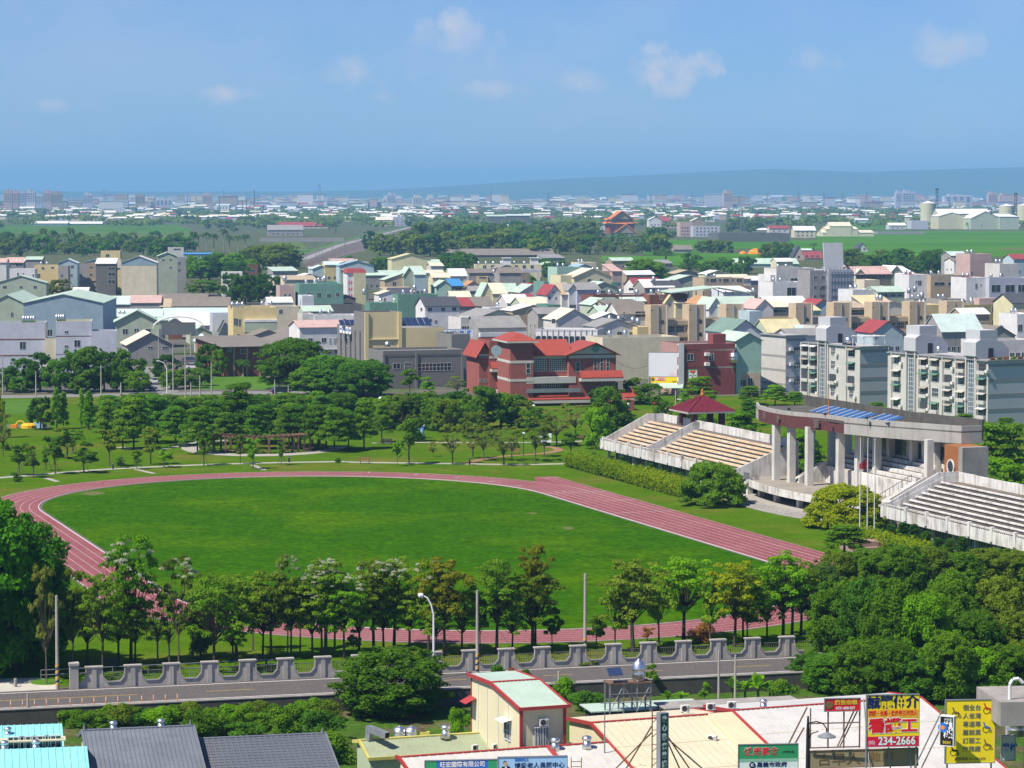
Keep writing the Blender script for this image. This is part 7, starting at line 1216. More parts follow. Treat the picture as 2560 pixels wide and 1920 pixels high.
wood('A',12,1190,1640,735,790,10,14,['mid','dark','fresh'],'leafy tree left of the small white cube house',9,kind='roundmid')
wood('A',7,1460,1840,880,930,10,13,['deep'],'dense dark tree behind the yellow building',10,kind='roundmid')
wood('C',22,1060,1760,700,745,8,14,['dark','mid','far'],'tree in the grove between the fields and the school',11,kind='roundmid')
wood('C',9,540,720,610,650,8,12,['far','dark'],'tree around the farmhouses by the rice field',12); wood('C',6,130,320,585,600,7,10,['far','bluish'],'tree on the bund of the near rice field',13); wood('C',10,330,520,440,470,12,17,['far','bluish'],'tall tree beside the pylon',14); wood('C',10,0,480,690,740,7,10,['dark','mid'],'tree behind the canopy hall',15)
wood('C',10,560,1000,395,440,10,15,['far','bluish'],'tree at the far edge of the rice fields',16); wood('B',12,420,1000,405,430,10,15,['far','bluish'],'tree behind the green-roofed hall',17)
wood('B',7,650,840,690,740,9,12,['dark','mid'],'dark tree left of the arcade terrace',18,kind='roundmid'); wood('B',9,210,560,700,735,7,10,['dark','mid'],'tree in front of the yellow warehouse',19,kind='roundmid'); wood('B',4,1280,1430,730,760,8,11,['dark'],'dark tree right of the arcade terrace',20,kind='roundmid')
for vw,x,yb,yt,wd,kd,lf,lab in (('F',1150,420,155,420,'round','mid','great round bright tree in the middle of the town'),('F',100,400,290,260,'roundmid','fresh','low bright tree before the grey concrete gable'),('B',195,580,450,110,'roundmid','deep','dark tree standing beside the railway'),('B',65,650,610,60,'bush','mid','bush on the railway bank'),('D',1330,420,280,280,'roundmid','mid','feathery tree before the tall blank cream house'),('D',520,500,330,230,'roundmid','sparse','brownish bare tree by the terraces'),('D',1000,480,400,120,'roundmid','mid','small tree behind the mint shed roofs'),('D',1760,480,340,330,'roundmid','mid','light green tree right of the pale green house'),('F',230,760,650,110,'palm','palm','small palm before the pale gable warehouse')):
    ptree(vw,x,yb,yt,wd,kd,lf,'palm_tree' if kd=='palm' else 'town_tree',lab)
for i,(vw,x,yb,yt) in enumerate(sorted([('A',45,590,440),('A',75,590,450),('A',150,590,455),('A',280,580,415),('A',300,585,470),('A',345,585,430),('A',420,580,455),('A',455,580,412),('A',490,585,460),('A',520,580,445),('A',735,585,440),('A',765,590,470),('A',795,590,455),('A',950,575,485),('A',1080,590,480),('A',1130,590,450),('A',1160,590,480),('A',1200,590,485),('A',1245,590,440),('A',1275,590,460),('A',1330,590,445),('A',1375,590,455),('A',1440,590,420),('A',1475,590,470),('A',1530,590,470),('A',1580,585,460),('A',2120,470,400),('A',2160,470,410),('A',110,600,480),('A',20,600,470)])):
    ptree(vw,x,yb,yt,75,'palm','palm','royal_palm','royal palm beyond the town, %s from the left'%ORD[i],cat='palm',group='royal palms beyond the town')
for vw,x,yb,yt,wd,lab in (('B',1600,500,430,80,'lone palm left of the temple'),('B',1105,450,405,60,'palm before the green-roofed hall'),('B',2095,680,565,150,'leaning palm by the rice field'),('C',860,590,530,90,'palm by the farm on the rice field')): ptree(vw,x,yb,yt,wd,'palm','palm','field_palm',lab,cat='palm')
# ---------------------------------------------------------------- railway with catenary poles
m_bal=pm('ballast',(.13,.115,.10),.95,.2,.1); sheet('railway',[*gp('A',(1975,705),(1925,612)),*gp('B',(0,528),(250,468),(430,430),(520,432),(330,520),(240,562),(0,622))],m_bal,.06)
rw_=bpy.data.objects['railway']
strip('rail_verge',gp('A',(1930,606))+gp('B',(0,526),(250,466),(440,428)),5,mf[0],.09,rw_); strip('platform_strip',gp('A',(1950,640))+gp('B',(0,548),(250,484),(450,432)),6,pm('platform_paving',(.28,.265,.25),.9),.09,rw_)
for k,(ya,yb_) in enumerate(((672,575),(680,590),(690,602))): strip('rail_track',gp('A',(1960,ya))+gp('B',(0,yb_),(240,yb_-70 if k else 500),(480,432+k)),1.6,pm('rail_rust',(.12,.075,.055),.8),.10,rw_)
for i in range(22):
    t=i/21; a=G('A',1960,668).lerp(G('B',470,430),t**1.5); side=-1 if i%2 else 1; p=a+Vector((side*7,0,0)); o=thing('catenary_pole','grey railway catenary pole, %s from the near end'%ORD[i],'pole',p,0,'catenary poles along the railway'); MB().tube((0,0,0),(0,0,10),.22,.16,5).build('mast',m_galv,o); MB().box(min(0,-side*4),max(0,-side*4),-.1,.1,8.2,8.45).build('arm',m_galv,o)
# ---------------------------------------------------------------- single buildings far out
def far(rows,a=6):
    for vw,x0,x1,yb,yt,d,rt,rm,rh,wl,nm,lab,g in rows:
        b=B(vw,x0,x1,yb,yt,a,d,nm,lab,wl,rt,rm,rh,over=.5)
        if g: b.grid(g[0],g[1],1.6,1.5,1.4,3.4)
far([('A',1722,1950,490,450,30,'gx','grey',5,'concrete','factory','grey-roofed factory left of the railway',(6,1)),('A',1792,2110,440,425,40,'gx','red',5,'cream','factory','long crimson-roofed factory left of the railway',(8,1)),('A',1845,1905,405,388,12,'flat','grey',1,'white','far_house','small white block before the crimson roof',(3,1)),('A',1670,2212,526,500,3,'flat','grey',1,'concrete','boundary_wall','long grey factory wall along the railway',None),('A',205,440,422,408,40,'gx','white',3,'blue','field_shed','blue and white sheds at the edge of the left field',(9,1)),('A',440,660,420,410,40,'gx','white',3,'grey','field_shed','low white-roofed shed right of the blue ones',None),('A',638,800,350,272,40,'flat','grey',1,'white','office_block','wide white office block beyond the left field',(10,4)),('A',820,905,358,330,20,'flat','orange',1,'yellow','far_house','yellow and turquoise building beyond the left field',(4,1)),('A',955,1090,360,330,25,'gy','white',4,'offwhite','far_shed','white gable warehouse beyond the left field',None),('A',180,250,335,310,20,'gy','cream',4,'cream','far_shed','cream warehouse at the far left',None),('A',10,180,335,322,20,'gx','white',4,'offwhite','far_shed','white-roofed sheds at the far left',None),('A',485,645,350,340,24,'gx','white',4,'cream','far_shed','row of pale far roofs left of the office block',(5,1)),('A',2080,2160,375,355,20,'flat','grey',1,'offwhite','far_house','pale flat house right of the crimson factory',(4,1)),('A',1605,1670,395,370,20,'flat','grey',1,'offwhite','far_house','small pale house in the left tree belt',(3,1)),('A',1995,2150,320,308,30,'gx','cream',4,'cream','far_shed','cream far warehouse below the lattice tower',None),('A',1820,1960,318,306,30,'gx','white',4,'bluegrey','far_shed','low white far warehouse left of the lattice tower',None),
('B',232,340,425,385,16,'gx','cream',4,'cream','far_house','cream house beside the railway',(4,2)),('B',345,455,425,365,16,'flat','grey',1,'bluegrey','far_house','grey-blue house beside the railway',(3,3)),('B',520,850,470,425,20,'flat','dark',1,'darkgrey','net_house','low black net house right of the railway',None),('B',945,1085,430,362,26,'gx','green',2,'darkgrey','green_hall','hall with pale green roof and dark open front, left half',None),('B',1070,1220,430,358,26,'gx','mint',2,'darkgrey','green_hall','hall with pale green roof and dark open front, right half',None),('B',990,1130,460,425,12,'gx','green',2,'tan','green_hall_annex','low annex before the green-roofed hall',None),('B',1268,1380,470,410,14,'flat','grey',1,'cream','far_house','cream terrace left of the temple',(4,2)),('B',1380,1462,470,412,14,'flat','grey',1,'paleyellow','far_house','pale yellow terrace house left of the temple',(3,2)),('B',1500,1632,470,412,14,'flat','grey',1,'cream','far_house','cream flat terrace beside the temple palm',(4,2)),('B',1665,1735,470,425,14,'flat','grey',1,'white','far_house','small white house touching the temple',(2,2)),('B',1985,2065,445,385,14,'gy','white',4,'white','far_house','white gable house right of the temple',(3,2)),('B',2055,2120,440,392,14,'gx','red',5,'pink','far_house','house with bright red roof right of the temple',(2,2)),('B',2120,2212,440,398,14,'flat','grey',1,'pink','far_house','pinkish row right of the temple',(4,1)),
('B',690,1380,625,612,40,'gx','brown',4,'darkgrey','net_house','long dark shed roofs at the foot of the wood',None),
('C',0,80,492,400,20,'flat','red',1,'pink','far_house','pink apartment house at the edge of the rice field',(4,3)),('C',85,255,495,425,18,'flat','grey',1,'bluegrey','far_house','grey-blue frame house at the edge of the rice field',(6,3)),('C',75,160,440,392,18,'gy','cream',4,'tan','far_shed','tan roofed hall behind the grey-blue house',None),('C',248,700,528,472,50,'flat','dark',1,'darkgrey','net_house','large black net house in the rice fields',None),('C',575,700,470,440,16,'gx','red',3,'offwhite','far_house','farmhouse with red roof behind the net house',(3,1)),('C',735,870,500,452,16,'gx','white',4,'cream','far_house','cream farmhouse with white roof by the yellow hall',(4,2)),('C',1130,1210,405,385,20,'gx','white',2,'skyblue','far_shed','small white-roofed shed in the far rice field',None),('C',1135,1205,592,575,12,'gy','slate',5,'offwhite','farmhouse','little grey-roofed farmhouse alone in the rice field',(2,1)),('C',725,800,645,620,10,'gy','slate',7,'pink','farmhouse','steep slate-roofed farmhouse at the near field edge',(1,1)),('C',790,910,640,628,10,'gx','red',4,'offwhite','farmhouse','red-roofed farmhouse at the near field edge',(3,1)),('C',740,845,630,580,10,'gx','mint',1,'grey','farmhouse','mint-roofed house behind the steep slate roof',(2,1)),('C',360,760,690,668,20,'gx','green',3,'mint','long_greenhouse','long pale green greenhouse roof behind the canopy hall',None),('C',-40,75,600,575,12,'gx','brown',3,'concrete','farm_shed','old brown shed on the bund at the left of the fields',None),('C',440,700,460,450,16,'gx','white',2,'offwhite','far_shed','low white roofs behind the black net house',None)])
# yellow tiered hall
b=B('C',918,1245,492,468,0+6,30,'tiered_hall','pale yellow three-tiered hall at the rice field','cream','gx','cream',2.5); c=B('C',940,1140,492,445,6,26,'','','cream','gx','cream',2.5,into=b,pn='middle_'); c=B('C',965,1100,492,425,6,22,'','','cream','gx','cream',4,into=b,pn='top_')
# silos and grain warehouse
m_silo=pm('silo_yellow',(.55,.53,.36),.6,.08,.05)
def silo(x,yb,yt,wd,lab):
    p=G('C',x,yb); k=.38879*p.y/F; h=AT(*px('C',x,yt),p.y).z; r=wd*k/2; o=thing('grain_silo',lab,'silo',p); MB().lathe([(r,0),(r,h*.93)],24).build('body',m_silo,o,smooth=False); MB().lathe([(r*1.02,h*.93),(r*.2,h),(r*.18,h*1.02)],24).build('cone_roof',RF['white'],o)
    for q in range(5): MB().lathe([(r*1.01,h*.15*q+h*.1),(r*1.012,h*.15*q+h*.11),(r*1.01,h*.15*q+h*.12)],24).build('hoop',m_silo,o)
silo(1594,430,267,98,'tall pale yellow grain silo at the left end of the warehouse'); silo(2100,430,285,100,'grain silo behind the warehouse, left of two at the right'); silo(2215,425,282,100,'grain silo cut by the right edge of the picture')
far([('C',1662,1830,445,362,40,'gy','white',5,m_silo,'grain_warehouse','yellow warehouse with blue loading door beside the silo',None),('C',1870,2055,447,375,45,'gy','white',9,'palegreen','grain_warehouse','pale green gable warehouse in the middle of the grain store',None),('C',2055,2175,447,365,45,'shed','white',3,'palegreen','grain_warehouse','pale green flat-topped warehouse right of the gable one',None),('C',1660,1985,440,345,30,'gx','white',6,m_silo,'grain_warehouse','long white roof behind the yellow warehouse',None),('C',1488,1592,445,390,25,'flat','white',1,'bluegrey','round_tank','squat grey tank building left of the silo',None),('C',1345,1450,448,420,18,'gx','white',3,'offwhite','field_house','white stepped house in the rice field',(3,1)),('C',1270,1570,478,462,20,'flat','grey',1,'grey','field_wall','low grey wall in front of the white stepped house',None)])
for x,yb,yt,wd,lab in ((1650,430,182,14,'dark conveyor tower beside the tall silo'),(2157,430,212,16,'dark conveyor tower between the right silos'),(2055,330,155,14,'lattice tower on the left skyline')):
    vw='A' if x==2055 else 'C'; p=G(vw,x,yb) if vw=='C' else G(vw,x,330); k=.38879*p.y/F; h=AT(*px(vw,x,yt),p.y).z; r=wd*k/2; o=thing('lattice_tower',lab,'tower',p)
    for sx in (-1,1):
        for sy in (-1,1): MB().tube((sx*r,sy*r,0),(sx*r*.8,sy*r*.8,h),r*.16,None,4).build('leg',m_dark if vw=='C' else m_galv,o)
    for q in range(9): z=h*q/9; MB().box(-r,r,-r*1.05,-r*.9,z,z+h*.02).build('ring',m_dark if vw=='C' else m_galv,o); MB().tube((-r,-r,z),(r,-r,z+h/9),r*.1,None,4).build('brace',m_dark if vw=='C' else m_galv,o)
    MB().box(-r*1.3,r*1.3,-r,r,h*.95,h).build('head',m_dark if vw=='C' else m_galv,o)
def pylon(vw,x,yb,yt,lab,D=None):
    p=G(vw,x,yb); 
    if D: p=AT(*px(vw,x,yb),D); p.z=0
    h=AT(*px(vw,x,yt),p.y).z; o=thing('power_pylon',lab,'pylon',p,.3,'lattice power pylons'); r=h*.11
    for sx in (-1,1):
        for sy in (-1,1): MB().path([(sx*r,sy*r,0),(sx*r*.3,sy*r*.3,h*.6),(0,0,h)],[h*.008]*3,4).build('leg',m_galv,o)
    for q in range(7): z=h*.6*q/7; t=r*(1-.7*q/7); MB().tube((-t,-t,z),(t*.9,-t,z+h*.6/7),h*.005,None,4).build('brace',m_galv,o)
    for z in (.68,.8,.92): MB().tube((-h*.13,0,h*z),(h*.13,0,h*z),h*.007,None,4).build('cross_arm',m_galv,o)
pylon('C',398,525,300,'big lattice pylon standing in the black net house')
for i,(vw,x,yt) in enumerate((('A',668,185),('C',75,205),('C',560,200),('C',762,195),('C',925,205),('C',1045,195),('C',1200,200),('B',1340,205),('B',2000,205),('B',700,205),('C',380,215))): pylon(vw,x,250,yt,'hazy pylon on the skyline, %s of the far line'%ORD[i],7500)
for i,(vw,x,yb,yt,w_) in enumerate((('A',1205,330,222,6),('A',1222,330,228,5),('A',1262,330,232,5),('A',1410,360,240,7),('A',1440,300,193,6),('A',1560,400,262,7),('A',1585,400,240,7),('A',1635,330,195,10),('B',972,300,190,6))):
    p=G(vw,x,yb); h=AT(*px(vw,x,yt),p.y).z; k=.38879*p.y/F*w_/2; o=thing('chimney','tall dark chimney on the skyline, %s from the left'%ORD[i],'chimney',p,0,'chimneys on the skyline'); MB().tube((0,0,0),(0,0,h),k,k*.75,8).build('shaft',TW['darkgrey'],o); MB().tube((0,0,h*.97),(0,0,h),k*.9,k*.9,8).build('rim',TW['brick'],o)
# towers on the skyline
for i,(vw,x0,x1,yt,wl,lab) in enumerate((('A',22,75,185,'pink','stepped pink tower block at the far left skyline'),('A',75,118,190,'pink','second pink tower block at the far left skyline'),('A',118,160,188,'lilac','third tower block of the far left cluster'),('A',165,225,185,'greytile','grey tower with crown of the far left cluster'),('A',225,272,210,'bluegrey','lower blue tower of the far left cluster'),('A',280,330,188,'pink','rose tower block standing apart on the left skyline'),('A',330,400,200,'tan','tan tower block standing apart on the left skyline'),('A',532,595,205,'bluegrey','blue slab tower on the left skyline'),('A',1300,1365,210,'pink','pink slab tower right of the chimneys'),('A',870,930,215,'tan','stepped tan tower on the left skyline'),('A',1000,1110,245,'bluegrey','low blue block on the left skyline'),('B',302,358,208,'bluegrey','blue slab tower on the middle skyline'),('B',470,530,226,'offwhite','small pale block on the middle skyline'),('C',282,340,192,'pink','stepped pinkish tower below the hills'),('C',1390,1430,195,'lilac','left of the pale twin slabs below the hills'),('C',1432,1515,192,'lilac','right of the pale twin slabs below the hills'),('C',1700,1890,218,'bluegrey','long low skyline block right of the conveyor'),('C',1985,2045,203,'pink','pink tower near the right skyline'),('C',2060,2120,212,'pink','smaller pink tower near the right skyline'),('C',655,690,240,'teal','dark green small tower below the hills'))):
    D=6800+90*i; u,v=px(vw,x0,yt); p=AT(u,v,D); ztop=p.z; wdt=(x1-x0)*.38879*D/F; o=thing('tower_block',lab,'building',(p.x,D,0),.1); MB().box(0,wdt,0,25,0,ztop*.86).build('body',TW[wl],o); MB().box(wdt*.15,wdt*.6,2,22,ztop*.86,ztop).build('crown',TW[wl],o); MB().box(wdt*.65,wdt*.95,2,22,ztop*.86,ztop*.93).build('crown',TW[wl],o)
    for q in range(4):
        for r in range(4): MB().box(wdt*(.08+.23*q),wdt*(.20+.23*q),-.3,-.02,ztop*(.45+.1*r),ztop*(.5+.1*r)).build('window_bay',m_glass,o)
# ---------------------------------------------------------------- orange temple
p=G('B',1720,475); k=.38879*p.y/F; tm=thing('temple','orange-roofed temple hall with double eaves and carved gable','temple',p,R(10)); m_or=pm('temple_tile',(.58,.19,.05),.5,.12,.2); m_tw=pm('temple_wall',(.30,.08,.06),.8,.1,.2); Wd=190*k; dp=Wd*.7
z=lambda y:AT(*px('B',1720,y),p.y).z
def hiproof(x0,x1,y0,y1,ze,zr,ins,nm,mat,par,curl=1.0):
    m=MB(); e=[(x0,y0,ze+curl),(x1,y0,ze+curl),(x1,y1,ze+curl),(x0,y1,ze+curl)]; em=[((x0+x1)/2,y0,ze),(x1,(y0+y1)/2,ze),((x0+x1)/2,y1,ze),(x0,(y0+y1)/2,ze)]; r=[(x0+ins,y0+ins,zr),(x1-ins,y0+ins,zr),(x1-ins,y1-ins,zr),(x0+ins,y1-ins,zr)]
    for k_ in range(4): n_=(k_+1)%4; rm_=tuple((a+b_)/2 for a,b_ in zip(r[k_],r[n_])); m.face([e[k_],em[k_],rm_,r[k_]]); m.face([em[k_],e[n_],r[n_],rm_])
    m.face(r); o=m.build(nm,mat,par)
    for k_ in range(4): MB().tube(e[k_],r[k_],.35,None,5).build('ridge_rib',mat,o)
    return o
MB().box(Wd*.06,Wd*.94,2,dp,0,z(412)).build('hall_wall',m_tw,tm); hiproof(-1,Wd+1,-1,dp+3,z(412),z(395),Wd*.14,'lower_roof',m_or,tm,1.4); MB().box(Wd*.12,Wd*.88,3,dp-1,z(400),z(388)).build('upper_wall',TW['tan'],tm); hiproof(Wd*.02,Wd*.98,.5,dp+2,z(388),z(375),Wd*.1,'upper_roof',m_or,tm,1.2)
m=MB(); m.prism([(Wd*.14,.2,z(380)),(Wd*.86,.2,z(380)),(Wd*.5,.2,z(330))],(0,dp,0)); m.build('gable_wall',TW['tan'],tm)
for s_ in (0,1): m=MB(); x0=Wd*(.10 if s_==0 else .90); m.prism([(x0,-1,z(382)),(Wd*.5,-1,z(328)),(Wd*.5,-1,z(333)),(x0,-1,z(388))],(0,dp+2,0)); m.build('gable_slope',m_or,tm); MB().tube((x0,-1,z(380)),(Wd*.5,-1,z(327)),.5,None,5).build('ridge_rib',m_or,tm)
m=MB(); m.prism([(Wd*.24,-5,z(470)),(Wd*.96,-5,z(470)),(Wd*.6,-5,z(418))],(0,7,0)); m.build('porch_gable',TW['tan'],tm)
for xx in (.16,1.0): MB().tube((Wd*xx,-5.2,z(474)),(Wd*.6,-5.2,z(414)),.8,None,5).build('porch_ridge',m_or,tm)
for xx in (.1,.3,.5,.7,.9): MB().tube((Wd*xx,1,0),(Wd*xx,1,z(412)),.5,None,8).build('column',m_tw,tm)
o=thing('temple_gate','small orange temple gate roof in the trees left of the temple','gate',G('B',1640,475)); MB().box(-4,4,0,3,0,7).build('wall',m_tw,o); hiproof(-6,6,-2,5,7,10,2,'roof',m_or,o)
o=thing('orange_tarpaulin','orange tarpaulin heap on the bund of the rice field','tarpaulin',G('C',485,605)); m=MB(); m.lathe([(6,0),(5.4,1.8),(3.5,3.2),(.5,4.2)],9); m.build('cover',PC['orange'],o); m=MB(); m.lathe([(3,0),(2.4,1.4),(.4,2.2)],8); m.build('side_heap',PC['orange'],o,(-9,1,0))
# ---------------------------------------------------------------- the hazy town and woods towards the horizon
g=random.Random(5); HM=[]
for wl,rf in (('white','white'),('cream','cream'),('offwhite','grey'),('pink','pink'),('white','mint'),('cream','red'),('lilac','white'),('paleyellow','green'),('white','cream'),('offwhite','white')):
    h=g.uniform(6,11); wd=g.uniform(12,26); d=12; m=MB(); m.box(0,wd,0,d,0,h); wm=m.mesh('wall',TW[wl]); r=MB(); r.prism([(-.6,-.6,h),(-.6,d/2,h+2.6),(-.6,d+.6,h)],(wd+1.2,0,0)); w2=MB()
    for q in range(4): w2.box(wd*(.1+.22*q),wd*(.2+.22*q),-.15,-.02,h*.5,h*.75)
    HM.append((wm,r.mesh('roof',RF[rf]),w2.mesh('window_row',m_glass)))
bandsH=[('A',0,2212,305,345,70),('B',0,2212,275,330,95),('C',0,2212,255,300,85),('C',0,1500,300,320,20),('B',1200,2212,300,345,18)]
for vw,x0,x1,y0,y1,n in bandsH:
    for i in range(n):
        p=G(vw,g.uniform(x0,x1),g.uniform(y0,y1)); hm=g.choice(HM); s_=g.uniform(.6,1.25)*max(1,p.y/5200); o=thing('far_town_house','small pale house in the hazy town towards the horizon','house',p,g.uniform(-.3,.3),'houses of the hazy town',(s_,s_,s_*.9))
        inst('wall',hm[0],o); inst('roof',hm[1],o); inst('window_row',hm[2],o)
m=MB(); mats=[TW['white'],TW['cream'],TW['pink'],TW['bluegrey'],TW['tan'],RF['red'],RF['white']]
for i in range(2600):
    y=8000+9000*g.random()**1.3; x=g.uniform(-.21,.21)*y; s_=g.uniform(14,60); h=g.uniform(8,26) if g.random()<.93 else g.uniform(26,46); m.m=g.choice((0,0,1,1,2,3,4,6)); m.box(x,x+s_,y,y+20,0,h); m.m=g.choice((5,6,6,0,1)); m.box(x-1,x+s_+1,y-1,y+21,h,h+1.2)
for i in range(1300):
    y=4300+3900*g.random(); x=g.uniform(-.21,.21)*y
    if g.random()>.25+.75*(math.sin(x*.006+y*.003)*math.sin(x*.0023-y*.0041)>.0): continue
    s_=g.uniform(8,22); h=g.uniform(5,10); m.m=g.choice((0,0,1,1,2,3,4)); m.box(x,x+s_,y,y+10,0,h); m.m=g.choice((5,6,6,0,1,1)); m.prism([(x-.8,y-.8,h),(x-.8,y+5,h+2.2),(x-.8,y+10.8,h)],(s_+1.6,0,0))
stuff(m.build('distant_town',mats))
def belt(name,n,ys,leaf,size,seed,hh=(7,13)):
    q=random.Random(seed); cl=[]
    for i in range(n):
        y=q.uniform(*ys); x=q.uniform(-.21,.21)*y; k_=.5+.5*math.sin(x*.004+y*.0021)*math.sin(x*.0017-y*.0013+1)
        if q.random()>k_+.28: continue
        h=q.uniform(*hh); 
        for j in range(3): cl.append((x+q.uniform(-14,14),y+q.uniform(-10,10),h*.5,q.uniform(7,13),8,h*.5))
    me=leaves(name,cl,len(cl)*26,size,.3,.7,.8,seed); me.materials.clear(); me.materials.append(LF[leaf]); o=inst(name,me); stuff(o)
belt('distant_woodland',420,(3500,5200),'far',2.6,31,(7,12)); belt('distant_woodland',700,(5200,8500),'far',4.2,32,(8,13)); belt('distant_woodland',1000,(8500,15000),'bluish',8,33,(12,20))
# ================================================================ park wall, street furniture, cars
m_wall=pm('park_wall_concrete',(.40,.375,.34),.9,.16,.6,stain=.6,stc=(.19,.175,.155))
pw=thing('park_wall','grey concrete park wall with octagonal openings and piers','wall',RD(0,0),RA); s0,t0=rds(190,1722); s1,_=rds(2010,1640); UN=3.42; n=int((s1-s0)/UN)+1; hw_=1.9
prof=MB(); hU=UN/2
pp=[(-hU,0),(hU,0),(hU,.48),(.62-.0+.0,.0)]
sec=[(-hU,0,0),(hU,0,0),(hU,0,.5),(hU-.55,0,.5),(hU-.95,0,.95),(hU-1.02,0,hw_-.12),(-hU+1.02,0,hw_-.12),(-hU+.95,0,.95),(-hU+.55,0,.5),(-hU,0,.5)]
panel_me=None
def unit_meshes():
    a=MB(); a.prism(sec,(0,.28,0)); pn=a.mesh('wall_panel',m_wall); b_=MB().box(-.2,.2,-.1,.38,0,hw_-.12).mesh('pier',m_wall); c_=MB().box(-hU+.92,hU-.92,-.14,.42,hw_-.12,hw_).mesh('cap',m_wall)
    l=MB()
    for s_ in (-1,1):
        for (xa,za),(xb,zb) in (((hU,.5),(hU-.55,.5)),((hU-.55,.5),(hU-.95,.95)),((hU-.95,.95),(hU-1.02,hw_-.13))): l.tube((s_*xa,-.03,za),(s_*xb,-.03,zb),.07,None,4)
    r_=MB()
    for q in range(9): r_.box(hU-.9+q*.225-.018,hU-.9+q*.225+.018,.12,.16,.5,1.32)
    r_.box(hU-1.0,hU+1.0,.11,.17,1.3,1.36); r_.box(hU-1.0,hU+1.0,.11,.17,.85,.88)
    return pn,b_,c_,l.mesh('opening_rim',m_wall),r_.mesh('railing',pm('dull_rail',(.13,.125,.12),.6,.1,1))
um=unit_meshes()
for i in range(n):
    s_=s0+1.6+i*UN
    for nm,me in zip(('wall_panel','pier','cap','opening_rim','railing'),um): inst(nm,me,pw,(s_,t0,.02))
e_=MB(); e_.box(s0-.55,s0+.2,t0-.3,t0+.5,0,2.1); e_.build('end_pier',m_wall,pw); MB().box(s0-.62,s0+.27,t0-.38,t0+.58,2.1,2.32).build('end_pier_cap',m_wall,pw)
# small inner rail and benches behind the wall
rl=thing('inner_railing','low tube railing on the lawn behind the left end of the park wall','railing',RD(s0-2.6,5.6),RA)
for k in range(15): MB().tube((k*1.6,.02*k,0),(k*1.6,.02*k,1.0),.035,None,5).build('post',m_galv,rl)
for z in (.55,1.0): MB().tube((0,0,z),(22.4,.28,z),.035,None,5).build('rail',m_galv,rl)
def bench(p,rz,label,col_=None):
    o=thing('bench',label,'bench',p,rz); c=col_ or pm('bench_wood',(.28,.16,.08),.8,.15,2)
    for k in range(3): MB().box(-.85,.85,-.25+k*.17,-.11+k*.17,.42,.46).build('seat_slat',c,o)
    for k in range(3): MB().box(-.85,.85,.26,.30,.55+k*.15,.66+k*.15).build('back_slat',c,o)
    for x in (-.7,.7): MB().box(x-.04,x+.04,-.25,.3,0,.42).build('leg',m_dark,o); MB().box(x-.04,x+.04,.3,.34,0,.98).build('back_post',m_dark,o)
bench(G('L',35,915),R(20),'wooden bench on the plaza at the left edge'); bench(G('L',1665,935),RA,'dark bench behind the park wall',m_dark); bench(G('L',705,960),RA,'dark bench behind the left end of the wall',m_dark)
bench(G('I',545,562),R(0),'white-legged bench by the park path'); bench(G('I',1512,505),R(0),'brown bench beside the earth path'); bench(G('I',1925,412),R(10),'red bench at the right side of the park'); bench(G('I',690,440),R(0),'dark bench near the exercise ground',m_dark)
# delineator posts along the road
dl=None
for i in range(15):
    p=G('L',70+76.5*i,1222-3.2*i); o=thing('road_delineator','orange flexible delineator post, %s from the left along the road edge'%ORD[i],'post',p,0,'delineator posts along the road edge')
    MB().lathe([(.13,0),(.13,.05),(.05,.09)],8).build('foot',PC['orange'],o); MB().tube((0,0,.05),(0,0,.82),.045,.04,8).build('stem',PC['orange'],o)
    for z in (.5,.66): MB().tube((0,0,z),(0,0,z+.08),.05,None,8).build('reflector_band',PC['white'],o)
# utility poles
m_pole=pm('pole_concrete',(.40,.37,.32),.9,.12,1,stain=.3)
def pole(vw,x,yb,yt,label,z=0,stripe=False,r=.17,arm=0,mat=None):
    p=G(vw,x,yb,z); h=AT(*px(vw,x,yt),p.y).z-z; o=thing('utility_pole',label,'pole',p); MB().tube((0,0,0),(0,0,h),r,r*.65,10).build('shaft',mat or m_pole,o)
    if stripe:
        for k in range(7):
            m=MB(); nseg=10
            for j in range(nseg):
                t0_=6.283*j/nseg; t1_=6.283*(j+1)/nseg; z0=.1+k*.28+.42*j/nseg; z1=.1+k*.28+.42*(j+1)/nseg; rr=r*1.04
                m.face([(rr*math.cos(t0_),rr*math.sin(t0_),z0),(rr*math.cos(t1_),rr*math.sin(t1_),z1),(rr*math.cos(t1_),rr*math.sin(t1_),z1+.14),(rr*math.cos(t0_),rr*math.sin(t0_),z0+.14)])
            m.build('warning_stripe',PC['amber'] if k%2==0 else PC['ink'],o)
    for k in range(arm): MB().box(-.7,.7,-.06,.06,h-.5-k*.7,h-.38-k*.7).build('cross_arm',m_galv,o)
    return o,p,h
def wire(label,a,b,sag=.5,r=.015,name='cable'):
    o=thing(name,label,'cable',a); d=Vector(b)-Vector(a); pts=[d*(k/8)+Vector((0,0,-4*sag*(k/8)*(1-k/8))) for k in range(9)]; MB().path(pts,[r]*9,4).build('strand',m_dark,o)
o,p,h=pole('L',370,1090,485,'striped-foot utility pole on the plaza corner',stripe=True); wire('left stay cable of the plaza utility pole',p+Vector((0,0,h*.96)),G('L',170,918),.1); wire('right stay cable of the plaza utility pole',p+Vector((0,0,h*.96)),G('L',265,920),.1)
o,p,h=pole('M',1088,1040,430,'striped-foot utility pole between the wall and the road, middle',stripe=True); wire('stay cable of the middle striped pole',p+Vector((0,0,h*.93)),G('M',1420,960),.2)
o,p,h=pole('M',1832,925,315,'striped-foot utility pole with long stay, right of the centre',stripe=True); wire('long stay cable of the right striped pole',p+Vector((0,0,h*.95)),G('N',800,790),.2)
